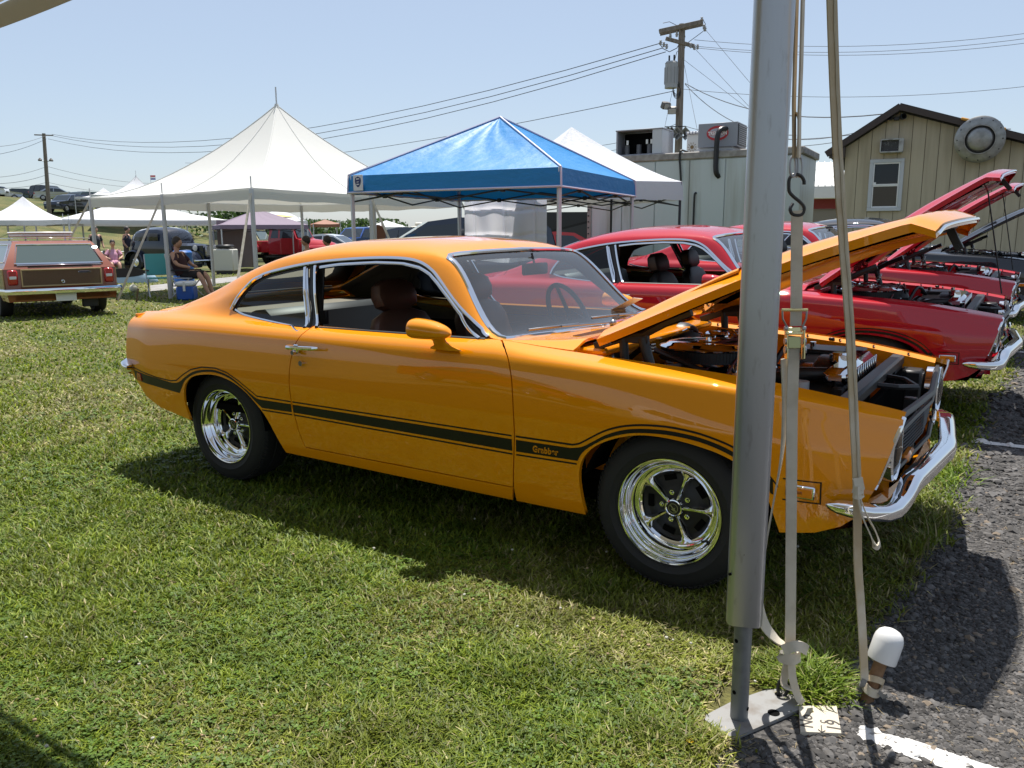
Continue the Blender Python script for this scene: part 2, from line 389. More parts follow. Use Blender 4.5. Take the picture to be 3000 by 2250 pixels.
# side-view outlines (metres from the front axle)
REAR_LOW = [(-3.40, .53), (-3.368, .515), (-3.291, .438), (-3.144, .385), (-2.851, .345)]
ARCH_R = [(-2.851, .345), (-2.874, .436), (-2.867, .502), (-2.842, .553), (-2.772, .602), (-2.671, .627), (-2.556, .634), (-2.438, .614), (-2.338, .569), (-2.261, .510), (-2.196, .445), (-2.141, .353), (-2.093, .262)]
ARCH_F = [(.416, .333), (.391, .41), (.372, .459), (.33, .517), (.27, .565), (.205, .594), (.131, .612), (.055, .624), (-.023, .629), (-.103, .625), (-.185, .605), (-.265, .570), (-.318, .530), (-.352, .480), (-.365, .416), (-.36, .336), (-.349, .252)]
GAP_R = [(-1.931, .318), (-1.955, .383), (-1.972, .477), (-1.985, .556), (-1.978, .709), (-1.957, .80), (-1.935, .855), (-1.905, .905)]
GAP_F = [(-.688, .318), (-.672, .467), (-.663, .584), (-.668, .70), (-.677, .778), (-.69, .83), (-.71, .871), (-.735, .897)]
RAIL = [(-2.565, .972), (-2.545, 1.025), (-2.475, 1.118), (-2.42, 1.148), (-2.33, 1.176), (-2.08, 1.22), (-1.83, 1.244), (-1.59, 1.256), (-1.42, 1.254), (-1.32, 1.238), (-1.25, 1.208), (-1.19, 1.165), (-1.046, 1.048), (-.87, .936)]
QLOW = [(-1.912, .916), (-2.06, .917), (-2.25, .928), (-2.45, .948), (-2.565, .972)]
def build_coupe():
    car = thing('vintage_coupe', 'orange two-door fastback coupe with black side stripe and hood raised on the grass', 'car')
    aR, aF = smooth_xz(ARCH_R, 4), smooth_xz(ARCH_F, 4)
    sh = lambda p, dx: [(x+dx, z) for x, z in p]
    G = .006
    gapR = smooth_xz(GAP_R, 3); gapF = smooth_xz(GAP_F, 3); rail = smooth_xz(RAIL, 4)
    # --- main shell: rockers, quarters, pillars, roof, cowl
    body = (xz(REAR_LOW[:-1]) + xz(aR) + xz([(-.70, .252), (-.69, .312)]) + xz([(-1.93, .312)]) + xz(sh(gapR, -G)) + [(-1.912, .79)]
            + xz(smooth_xz(QLOW, 3)) + xz(rail[1:]) + [(-.80, .80), (-.79, .793), (-.70, .793), (-.478, .797), (-.478, 1.0), (-.472, 1.8), (-.685, 1.8), (-.72, 1.38), (-.788, 1.165)]
            + [(-.80, 1.135), (-1.0, 1.135), (-1.19, 1.14), (-1.207, 1.17), (-1.195, 1.38), (-1.178, 1.8), (-2.45, 1.8), (-2.455, 1.55), (-2.475, 1.36), (-2.53, 1.31), (-2.98, 1.27), (-3.02, 1.32), (-3.03, 1.5), (-3.035, 1.8), (-3.09, 1.8), (-3.085, 1.3), (-3.08, .93), (-3.425, .88), (-3.43, 1.8), (-3.485, 1.8), (-3.487, .80), (-3.487, .5), (-3.47, .40)])
    # polygons must be simple: run counter-clockwise as listed from the tail round the side, over the top and back
    b = pobj('body', both(cut(body)), ORANGE, car)
    # --- doors and fenders
    door = xz(gapR) + [(-1.90, .79), (-.797, .79)] + xz([(-.775, .92)]+gapF[::-1])
    stripe_top = lambda a, b_: None
    fend = xz(sh(gapF, G)) + xz([(-.762, .917)]) + [(-.782, .786), (-.478, .786), (.765, .786)] + xz([(.768, .745), (.752, .69), (.733, .62), (.715, .55), (.702, .518), (.668, .435), (.611, .385), (.532, .352)]) + xz(aF) + xz([(-.68, .252)])
    # stripes: curves of (x, z)
    def bandpoly(top, bot): return xz(dens(top, .03, False)) + xz(dens(bot, .03, False)[::-1])
    T1 = smooth_xz([(-2.235, .536), (-1.95, .536)], 1)
    arcF_o = smooth_xz([(-.400, .533), (-.347, .545), (-.299, .573), (-.241, .608), (-.174, .635), (-.103, .650), (.003, .657), (.105, .650), (.18, .635), (.246, .612), (.31, .578), (.36, .537), (.392, .49)], 3)
    arcF_i = smooth_xz([(-.368, .484), (-.345, .522), (-.30, .558), (-.24, .594), (-.174, .619), (-.103, .634), (.003, .641), (.105, .634), (.18, .618), (.246, .594), (.30, .566), (.345, .528), (.372, .49)], 3)
    arcF_po = smooth_xz([(-.39, .548), (-.359, .557), (-.323, .578), (-.253, .620), (-.185, .647), (-.104, .664), (.002, .671), (.105, .664), (.18, .649), (.247, .628), (.32, .592), (.375, .545), (.41, .505)], 3)
    arcR_o = smooth_xz([(-2.968, .551), (-2.903, .561), (-2.833, .597), (-2.748, .636), (-2.648, .656), (-2.552, .661), (-2.444, .641), (-2.359, .600), (-2.264, .545), (-2.225, .535)], 3)
    arcR_i = smooth_xz([(-2.909, .498), (-2.885, .525), (-2.838, .577), (-2.752, .619), (-2.66, .642), (-2.556, .649), (-2.446, .628), (-2.345, .582), (-2.262, .522), (-2.213, .491)], 3)
    def thick(path, h): return [(x, z+h/2) for x, z in path], [(x, z-h/2) for x, z in path]
    def deco(name, polys, parent_n, parent_f, m=STRIPE, off=.0012):
        Vs, Fs, Ns = [], [], []; k = 0
        for p in polys:
            V, F, N = cut(p, off=off, flange=0, gx=.05, gt=.03, step=.03); Vs.append(V); Ns.append(N); Fs += [tuple(i+k for i in f) for f in F]; k += len(V)
        c = (np.concatenate(Vs), Fs, np.concatenate(Ns)); pobj(name, c, m, parent_n)
        if parent_f is not None: pobj(name, both(c, True), m, parent_f)
    sides = {}
    for s in (0, 1):
        cc = (lambda c: both(c, True)) if s else (lambda c: c)
        d = pobj('door', cc(cut(door, gt=.022)), ORANGE, car); f = pobj('front_fender', cc(cut(fend, flange=.02, gt=.022)), ORANGE, car); sides[s] = (d, f)
    xF0 = -.672; q0 = -1.992; qd = -1.980
    deco('side_stripe', [bandpoly([(qd, .535), (-.675, .532)], [(qd, .494), (-.675, .481)]), bandpoly(*thick([(qd, .549), (-.675, .547)], .007)), bandpoly(*thick([(qd, .481), (-.675, .467)], .007))], sides[0][0], sides[1][0])
    deco('side_stripe', [bandpoly([(-.655, .532)]+arcF_o, [(-.657, .481)]+arcF_i), bandpoly(*thick([(-.655, .547)]+arcF_po, .008)), bandpoly(*thick([(-.657, .467), (-.372, .470)], .007))], sides[0][1], sides[1][1])
    deco('side_stripe', [bandpoly([(-3.40, .585), (-3.306, .577), (-2.968, .551)]+arcR_o[1:]+[(q0, .536)], [(-3.385, .527), (-3.289, .520), (-2.909, .498)]+arcR_i[1:]+[(q0, .494)]),
                         bandpoly(*thick([(-3.40, .598), (-3.122, .567), (-2.977, .562), (-2.922, .570), (-2.852, .608), (-2.766, .647), (-2.665, .669), (-2.551, .673), (-2.46, .657), (-2.374, .622), (-2.293, .578), (-2.245, .551), (q0, .549)], .007)), bandpoly(*thick([(-2.215, .480), (q0, .481)], .007))], b, None)
    for o in list(b.children): pobj('side_stripe', both((np.array([v.co for v in o.data.vertices]), [tuple(p.vertices) for p in o.data.polygons], SNv(o)), True), STRIPE, b)
    # --- lettering on the fender stripe
    px, pz = -.574, .4915
    P0 = SP(np.array([-.51]), np.array([xz([(-.51, .507)])[0][1]]))[0]
    for s in (0, 1):
        fe = sides[s][1]; y = P0[1]-.0022 if s == 0 else -P0[1]+.0022
        Mx = Matrix.Translation((-.574 if s == 0 else -.452, y, .4935)) @ (Matrix(((1, 0, 0, 0), (0, 0, -1, 0), (0, 1, 0, 0), (0, 0, 0, 1))) if s == 0 else Matrix(((-1, 0, 0, 0), (0, 0, 1, 0), (0, 1, 0, 0), (0, 0, 0, 1))))
        text_obj('lettering', 'Grabber', .036, ORANGE, fe, Mx, extrude=.0004, offset=.0012, sx=.86, space=1.13)
        text_obj('lettering', 'Grabber', .036, STRIPE, fe, Matrix.Translation((0, -.0008 if s == 0 else .0008, 0)) @ Mx, extrude=.0004, offset=-.0016, sx=.86, space=1.13)
    # --- deck lid with ducktail, roof is part of the body; glass
    lid = [(-3.095, 1.8), (-3.09, 1.3), (-3.087, .945), (-3.418, .895), (-3.423, 1.8)]
    dl = pobj('deck_lid', both(cut(lid)), ORANGE, car)
    sp = MB(); P = []; 
    for i in range(33):
        y = -.70+1.4*i/32; a = abs(y); e = 1-(a/.70)**8
        P.append([(-3.30, y, .915), (-3.36, y, .918+.008*e), (-3.43, y, .924+.014*e), (-3.466, y, .926+.014*e), (-3.480, y, .916+.010*e), (-3.486, y, .885)])
    n = len(P[0]); sp.add([q for r_ in P for q in [(x, y, z-.028*(abs(y)/.7)**2.2-.035*(abs(y)/.7)**14) for x, y, z in r_]], [(i*n+j, i*n+j+1, (i+1)*n+j+1, (i+1)*n+j) for i in range(32) for j in range(n-1)]); sp.build('rear_spoiler', ORANGE, car)
    pobj('windshield', both(cut([(-.70, 1.8), (-.733, 1.38), (-.803, 1.152), (-1.196, 1.152), (-1.19, 1.38), (-1.172, 1.8)], off=-.004, flange=0, gt=.06)), WSGLASS, car)
    pobj('rear_window', both(cut([(-2.46, 1.8), (-2.465, 1.55), (-2.485, 1.37), (-2.535, 1.325), (-2.97, 1.285), (-3.012, 1.33), (-3.03, 1.8)], off=-.004, flange=0, gt=.06)), GLASS, car)
    railc = smooth_xz(RAIL[:-1]+[(-.862, .931)], 4)
    qg = xz([(-1.955, .918), (-2.06, .920), (-2.25, .931), (-2.44, .951), (-2.545, .972), (-2.53, 1.025), (-2.46, 1.112), (-2.41, 1.14), (-2.33, 1.168), (-2.095, 1.21), (-2.06, 1.19)])
    dg = xz([(-1.842, .915), (-.862, .925), (-1.04, 1.041), (-1.18, 1.153), (-1.25, 1.20), (-1.32, 1.229), (-1.42, 1.245), (-1.59, 1.247), (-1.83, 1.235), (-1.955, 1.218), (-1.975, 1.19)])
    qgl = cut(qg, off=-.012, flange=0, gt=.06); pobj('quarter_window', qgl, GLASS, car); pobj('quarter_window', both(qgl, True), GLASS, car)
    # door windows are wound down in the photo: only the frame shows
    # --- bright trim
    def trim(name, path, wd, h, m, off=.0, side=2, closed=False, parent=car):
        L = np.array(dens(path, .03, closed)); Pn = SP(L[:, 0], L[:, 1]); Nn = SN(L[:, 0], L[:, 1]); Pn = Pn+Nn*off
        for s in range(side):
            mb = MB(); k = np.array([1, -1 if s else 1, 1]); ribbon(mb, Pn*k, Nn*k, wd, h, closed)
            if s: mb.F = [tuple(reversed(f)) for f in mb.F]
            mb.build(name, m, parent)
    trim('drip_rail_trim', xz(railc), .0095, .010, CHROME, -.001)
    trim('quarter_window_trim', xz(smooth_xz([(-2.06, 1.20), (-1.95, .922), (-2.06, .922), (-2.25, .933), (-2.45, .953), (-2.535, .976)], 3)), .006, .008, CHROME, -.006)
    trim('window_seal', xz(sh(railc, 0.0)[0:]), .02, .006, BLACK, -.016)
    trim('pillar_trim', xz([(-1.945, .915), (-2.075, 1.205)]), .011, .012, CHROME, -.004)
    trim('pillar_trim', xz([(-1.872, .918), (-2.0, 1.212)]), .010, .014, CHROME, -.002)
    trim('pillar_seal', xz([(-1.905, .92), (-2.035, 1.21)]), .022, .006, BLACK, -.014)
    trim('door_window_frame', xz([(-1.965, 1.206), (-1.83, 1.222), (-1.59, 1.234), (-1.42, 1.231), (-1.32, 1.215), (-1.25, 1.187), (-1.165, 1.125), (-1.03, 1.018), (-.90, .925)]), .009, .012, CHROME, -.004)
    trim('belt_seal', xz([(-1.87, .921), (-.87, .926)]), .007, .006, BLACK, -.002)
    wsl = [(-.70, 1.8), (-.733, 1.38), (-.797, 1.158), (-1.0, 1.143), (-1.192, 1.146), (-1.205, 1.18), (-1.195, 1.38), (-1.176, 1.8)]
    L = np.array(dens(wsl, .03, False)); Pn = SP(L[:, 0], L[:, 1]); Nn = SN(L[:, 0], L[:, 1])
    mb = MB(); ribbon(mb, np.concatenate([Pn, (Pn*[1, -1, 1])[::-1]]), np.concatenate([Nn, (Nn*[1, -1, 1])[::-1]]), .013, .010, True); mb.build('windshield_trim', CHROME, car)
    rwl = [(-2.457, 1.8), (-2.462, 1.55), (-2.48, 1.365), (-2.532, 1.316), (-2.975, 1.277), (-3.017, 1.325), (-3.033, 1.8)]
    L = np.array(dens(rwl, .03, False)); Pn = SP(L[:, 0], L[:, 1]); Nn = SN(L[:, 0], L[:, 1])
    mb = MB(); ribbon(mb, np.concatenate([Pn, (Pn*[1, -1, 1])[::-1]]), np.concatenate([Nn, (Nn*[1, -1, 1])[::-1]]), .011, .008, True); mb.build('rear_window_trim', CHROME, car)
    # --- inner skins so nothing is see-through: pillar and roof lining, side trims, gap backing
    lining = both(cut([(-1.209, 1.17), (-1.197, 1.38), (-1.18, 1.8), (-2.457, 1.8), (-2.462, 1.55), (-2.484, 1.372), (-2.536, 1.322), (-2.975, 1.284), (-3.06, 1.2), (-3.05, .80), (-2.60, .80)]+xz([(x, z-.006) for x, z in RAIL[:-4]]+[(-1.31, 1.230)]), off=-.013, flange=0)); pobj('headliner', lining, HEADLINER, car); pobj('rear_shelf_trim', both(cut([(-3.012, 1.8), (-3.004, 1.345), (-3.085, 1.30), (-3.088, 1.8)], off=-.014, flange=0)), HEADLINER, car)
    ap = (cut(xz([(-1.31, 1.230), (-1.25, 1.203), (-1.19, 1.160), (-1.046, 1.043), (-.88, .930)])+[(-.83, 1.13), (-1.0, 1.13), (-1.2, 1.135), (-1.22, 1.16)], off=-.015, flange=0, gt=.05)); [pobj('pillar_lining', both(ap, True) if s else ap, HEADLINER, car) for s in (0, 1)]
    it = cut(xz([(-2.0, .40), (-.55, .40), (-.60, .90), (-.9, .912), (-1.9, .905), (-2.5, .93), (-2.9, .92), (-2.95, .72), (-2.05, .72)]), off=-.055, flange=0, gt=.05); [pobj('inner_side_panel', both(it, True) if s else it, mat('black_trim', (.02, .018, .016), rough=.7), car) for s in (0, 1)]
    up = cut(xz([(-2.55, .80), (-.66, .80), (-.80, .919), (-1.9, .914), (-2.5, .948)]), off=-.062, flange=0, gt=.05); [pobj('upper_trim_panel', both(up, True) if s else up, TANTRIM, car) for s in (0, 1)]
    for s in (0, 1):
        c = cut(xz([(-3.345, .573), (-3.305, .570), (-3.295, .527), (-3.36, .530)]), off=.006, flange=.006, gx=.05, gt=.05, step=.02); pobj('rear_side_marker', both(c, True) if s else c, REDLENS, car)
    # tail: concave panel, lamps
    ts = np.linspace(.36, 1.8, 40); E0 = SP(np.full(40, -3.487), ts); V = [tuple(p) for p in E0]+[(p[0]+.015, p[1]*.9, max(p[2]-.05, .53)) for p in E0]
    tail = MB(); tail.add(V, [(j, j+1, 41+j, 40+j) for j in range(39)]); tail.mirror()
    tail.box((-3.455, 0, .70), (.03, 1.5, .42), ch=.005); tail.box((-3.42, 0, .47), (.05, 1.45, .16), ch=.02); tail.build('tail_panel', ORANGE, car)
    for s in (-1, 1):
        tl = MB().box((-3.474, s*.52, .72), (.02, .30, .13), ch=.006).build('tail_lamp_bezel', CHROME, car)
        for k in range(3): MB().box((-3.486, s*(.425+.095*k), .72), (.012, .08, .10), ch=.004).build('tail_lamp', REDLENS, tl)
    return car, sides, b
def SNv(o):
    me = o.data
    X = np.array([v.co for v in me.vertices]); t = np.array([p[1] for p in xz([(a[0], a[2]) for a in X])]); return SN(X[:, 0], t)

coupe, SIDES, SHELL = build_coupe()

# ------------------------------------------------------------------ coupe: hood (opened), wheels, bumpers, lamps, cabin, engine bay
_ht = np.linspace(.803, 1.8, 22); _hy = np.abs(SP(np.full(22, .80), _ht)[:, 1]); _hx = .775+.087*(1-np.clip(_hy/_hy[0], 0, 1)**1.6)
HOODP = [(-.465, .803)]+list(zip(_hx.tolist(), _ht.tolist()))+[(-.46, 1.8), (-.463, 1.0)]
hinge0 = SP(np.array([-.465]), np.array([.803]))[0]
HM = Matrix.Translation((-.376, 0, .948)) @ Matrix.Rotation(-R(27.6), 4, 'Y') @ Matrix.Translation((-hinge0[0], 0, -hinge0[2]))
def hood_parts():
    root = None
    def nose(V):
        V = np.array(V, float); a = np.abs(V[:, 1])/_hy[0]; xf = .775+.087*(1-np.clip(a, 0, 1.0)**1.6); u = np.clip(V[:, 0]-(xf-.062), 0, None)
        V[:, 2] -= np.where(u < .016, u*u/.032*.85, (u-.008)*.85); return V
    V, F, N = both(cut(HOODP, flange=.031, gx=.018, gt=.03))
    V = nose(V); h = mesh_obj('hood', [HM @ Vector(v) for v in V], F, ORANGE, coupe)
    try: h.data.set_sharp_from_angle(angle=R(50))
    except Exception: pass
    inner = [(x*.985-.002, max(t, .808)) for x, t in [(-.44, .83), (.74, .83), (.765, 1.0), (.79, 1.38), (.82, 1.8), (-.44, 1.8)]]
    holes = [[(-.33, 1.02), (-.10, 1.0), (-.09, 1.25), (-.32, 1.22)]]+[[(-.3, 1.34), (.2, 1.34), (.2, 1.66), (-.3, 1.66)], [(.26, 1.34), (.66, 1.34), (.66, 1.66), (.26, 1.66)]]
    c = both(cut(inner, holes, off=-.043, flange=-.027, gt=.05)); V, F, N = c; V = nose(V); F = [tuple(reversed(f)) for f in F]
    pobj('hood_inner_frame', (np.array([HM @ Vector(v) for v in V]), F, -np.array([HM.to_3x3() @ Vector(n) for n in N])), ORANGE, h)
    for s in (-1, 1):                                   # scoops
        mb = MB(); mo = MB(); n = 12; rows = []
        for i in range(15):
            u = i/14; x = -.14+.28*u; hh = .019*math.sin(min(u*1.25, 1)*PI/2)**1.3; ww = .035+.022*u
            rows.append([(x, s*.565+ww*math.cos(PI*j/n)*(1.), SP(np.array([x]), np.array([.935]))[0][2]-.010+hh*max(0, math.sin(PI*j/n))**.6) for j in range(n+1)])
        for r_ in rows: mb.V += r_
        mb.F = [(i*(n+1)+j, i*(n+1)+j+1, (i+1)*(n+1)+j+1, (i+1)*(n+1)+j) for i in range(14) for j in range(n)]; mb.flat = [False]*len(mb.F)
        mb.xf(HM).build('hood_scoop', ORANGE, h)
        e = rows[-1]; mo.add([(p[0]-.012, p[1], p[2]-.004) for p in e], [tuple(range(n+1))], True); mo.xf(HM).build('scoop_opening', VOID, h)
    pts = HOODP[1:23]; L = np.array(dens(pts, .02, False))
    Pn = nose(SP(L[:, 0], L[:, 1]))+np.array([.002, 0, -.012]); Nn = np.tile([1., 0, -.2], (len(L), 1)); A = np.concatenate([Pn, (Pn*[1, -1, 1])[::-1][1:]]); Bn = np.concatenate([Nn, Nn[1:]])
    mb = MB(); ribbon(mb, A, Bn, .0055, .006); mb.xf(HM).build('hood_lip_trim', CHROME, h)
    # black centre stripe
    c = both(cut([(-.44, 1.52), (.74, 1.52), (.76, 1.8), (-.44, 1.8)], off=.0015, flange=0, gt=.06)); pobj('hood_stripe', (np.array([HM @ Vector(v) for v in c[0]]), c[1], np.array([HM.to_3x3() @ Vector(n) for n in c[2]])), STRIPE, h)
    # latch under the lip
    mb = MB(); mb.box((.76, 0, .745), (.05, .20, .02)); mb.box((.765, 0, .695), (.03, .045, .09)); mb.box((.76, .1, .72), (.02, .03, .07)); mb.cyl((.76, -.03, .665), (.76, .03, .665), .010); mb.xf(HM).build('hood_latch', BLACK, h)
    for s in (-1, 1):
        mb = MB(); y = s*.625
        mb.tube([(-.30, y, .965), (-.21, y, .975), (-.13, y, 1.02), (-.02, y*.985, 1.07)], .021, 7); mb.box((-.25, y, .955), (.12, .03, .045)); mb.box((-.36, y, .93), (.14, .03, .035), M=Matrix.Rotation(-.35, 4, 'Y'))
        mb.cyl((-.30, y, .95), (-.287, y, .80), .019); mb.cyl((-.215, y, .955), (-.165, y, .80), .021)
        mb.build('hood_hinge', BLACK, coupe)
        sp = [(-.24+.014*math.cos(k*1.1)+.002*k*.6, y+.022*s*-1+.014*math.sin(k*1.1), .80+.0026*k) for k in range(52)]
        MB().tube(sp, .0035, 5).build('hinge_spring', DARKCH, coupe)
hood_parts()
def wheel(x, y0, s, face):
    """s=-1 near side. face: |y| of the rim lip."""
    M = Matrix.Translation((x, s*face, .328)) @ Matrix.Rotation(PI/2 if s < 0 else -PI/2, 4, 'X')      # local +Z points outwards
    wparent = bpy.data.objects.new('wheel', None); link(wparent); wparent.parent = coupe; wparent.location = (x, s*face, .328); wparent.rotation_euler = (PI/2 if s < 0 else -PI/2, 0, 0)
    prof = [(.200, -.012), (.211, .004), (.2125, .007), (.218, .007), (.2195, .010), (.238, .015), (.2395, .0165), (.2425, .0165), (.244, .0155), (.264, .014), (.286, .003), (.301, -.012), (.310, -.026), (.315, -.04), (.315, -.075), (.311, -.078), (.311, -.084), (.316, -.087), (.316, -.125), (.311, -.128), (.311, -.134), (.315, -.137), (.313, -.18), (.304, -.205), (.27, -.222), (.21, -.215)]
    t = MB(); t.lathe(prof, 64)
    for k in range(90):                                 # tread blocks at the shoulder
        a = 2*PI*k/90; c, s_ = math.cos(a), math.sin(a); t.box((.304*c, .304*s_, -.020), (.012, .014, .018), M=Matrix.Rotation(a, 4, 'Z') @ Matrix.Rotation(-.6, 4, 'Y'), ch=0)
    t.build('tyre', RUBBER, wparent)
    rim = [(.2085, -.010), (.2095, .002), (.207, .007), (.2025, .006), (.199, -.002), (.196, -.014), (.1925, -.017), (.189, -.016), (.186, -.020), (.181, -.032), (.176, -.044), (.172, -.047), (.168, -.047), (.166, -.052), (.163, -.066), (.160, -.074), (.156, -.075), (.152, -.072), (.146, -.070), (.141, -.074), (.139, -.086), (.139, -.12)]
    MB().lathe(rim, 72).build('rim', CHROME, wparent)
    dish = [(.141, -.088), (.125, -.100), (.095, -.098), (.082, -.088), (.05, -.082), (0.0, -.082)]
    MB().lathe(dish, 40).build('wheel_centre', BLACK, wparent)
    st = MB()
    for k in range(5):
        a = 2*PI*k/5 + (0.0)
        Ma = Matrix.Rotation(a, 4, 'Z'); rows = []
        for u in (0, .12, .3, .5, .7, .85, .95, 1.0):
            r_ = .036+.110*u; ww = .0085+.003*u + (.022*((u-.7)/.3)**2 if u > .7 else 0); z = -.062-.004*math.sin(u*PI)-.006*u
            rows.append([(r_, -ww-.003, z-.022), (r_, -ww, z-.004), (r_, -ww*.35, z+.006), (r_, ww*.35, z+.006), (r_, ww, z-.004), (r_, ww+.003, z-.022)])
        st.add([Ma @ Vector(p) for q in rows for p in q], [(i*6+j, (i+1)*6+j, (i+1)*6+j+1, i*6+j+1) for i in range(7) for j in range(5)])
    st.build('spokes', CHROME, wparent)
    hb = MB(); hb.lathe([(.036, -.085), (.0365, -.052), (.034, -.046), (.030, -.045), (.027, -.048)], 30); hb.build('centre_cap', CHROME, wparent)
    eb = MB(); eb.lathe([(.027, -.0475), (.0, -.0465)], 26); eb.build('cap_emblem', BLACK, wparent)
    er = MB(); er.lathe([(.0195, -.0462), (.0195, -.0448), (.017, -.0448), (.017, -.0462)], 26)
    er.add([(-.013, .010, -.0445), (-.0095, .013, -.0445), (.013, -.010, -.0445), (.0095, -.013, -.0445)], [(0, 3, 2, 1)], True); er.add([(-.009, -.004, -.0445), (.009, .004, -.0445), (.005, -.013, -.0445)], [(0, 2, 1)], True); er.build('emblem_ring', DARKCH, wparent)
    for k in range(5):
        a = 2*PI*(k+.5)/5; c, s_ = math.cos(a), math.sin(a); n_ = MB()
        n_.cyl((.057*c, .057*s_, -.088), (.057*c, .057*s_, -.071), .0105, n=6); n_.cyl((.057*c, .057*s_, -.071), (.057*c, .057*s_, -.063), .0075, .005, n=10); n_.build('lug_nut', CHROME, wparent)
    v = MB(); a = R(-38); v.cyl((.172*math.cos(a), .172*math.sin(a), -.05), (.163*math.cos(a), .163*math.sin(a), -.02), .005, n=8); v.build('valve_stem', BLACK, wparent)
    for k in range(5):
        a = 2*PI*(k+.5)/5; MB().box((.112*math.cos(a), .112*math.sin(a), -.0965), (.022, .05, .004), M=Matrix.Rotation(a, 4, 'Z'), ch=.001).build('vent_slot', VOID, wparent)
for s in (-1, 1): wheel(0, 0, s, .836); wheel(-2.616, 0, s, .805)
def sweep_bumper(name, pts, prof, parent, m=CHROME):
    mb = MB(); V = []; k = len(pts); q = len(prof)
    for i, p in enumerate(pts):
        a = Vector(pts[max(i-1, 0)][:3]); b = Vector(pts[min(i+1, k-1)][:3]); t = (b-a); t.z *= .0; t.normalize(); o = Vector((t.y, -t.x, 0)) if len(p) < 5 else Vector(p[4]); sc_ = p[3] if len(p) > 3 else 1
        if o.x < -.01 and p[0] > 0: pass
        V += [Vector(p[:3])+o*u*min(1, sc_+.25)+Vector((0, 0, v*sc_)) for u, v in prof]
    mb.add(V, [(i*q+j, i*q+j+1, (i+1)*q+j+1, (i+1)*q+j) for i in range(k-1) for j in range(q-1)])
    mb.add(V[:q], [tuple(range(q))]); mb.add(V[-q:], [tuple(range(q))[::-1]]); return mb
prof = [(-.05, -.042), (-.014, -.048), (.002, -.043), (.011, -.032), (.0145, -.014), (.0155, .006), (.014, .024), (.007, .038), (-.010, .046), (-.05, .043)]
half = [(.575, -.885, .474, .20), (.585, -.892, .474, .42), (.61, -.899, .473, .60), (.66, -.90, .471, .70), (.72, -.888, .469, .75), (.762, -.862, .468, .78), (.785, -.815, .468, .80), (.793, -.755, .469, .82), (.798, -.70, .474, .85), (.803, -.66, .487, .9), (.807, -.62, .500, .95), (.813, -.56, .505, 1), (.826, -.44, .505, 1), (.842, -.28, .504, 1), (.857, -.12, .503, 1), (.866, -.04, .502, 1)]
half = [(x, y, z, s_*.76) for x, y, z, s_ in half]
full = half+[(x, -y, z, s_) for x, y, z, s_ in half[::-1]]
mb = sweep_bumper('front_bumper', full, [(-u if False else u, v) for u, v in prof], coupe); mb.build('front_bumper', CHROME, coupe)
rh = [(-3.40, -.868, .60, .3), (-3.425, -.868, .60, .6), (-3.47, -.855, .60, .8), (-3.515, -.81, .60, .95), (-3.535, -.72, .60, 1), (-3.55, -.4, .60, 1), (-3.555, 0, .60, 1)]
rf = rh+[(x, -y, z, s_) for x, y, z, s_ in rh[-2::-1]]
mb = sweep_bumper('rear_bumper', [(x, y, z, s_) for x, y, z, s_ in rf[::-1]], prof, coupe); mb.build('rear_bumper', CHROME, coupe)
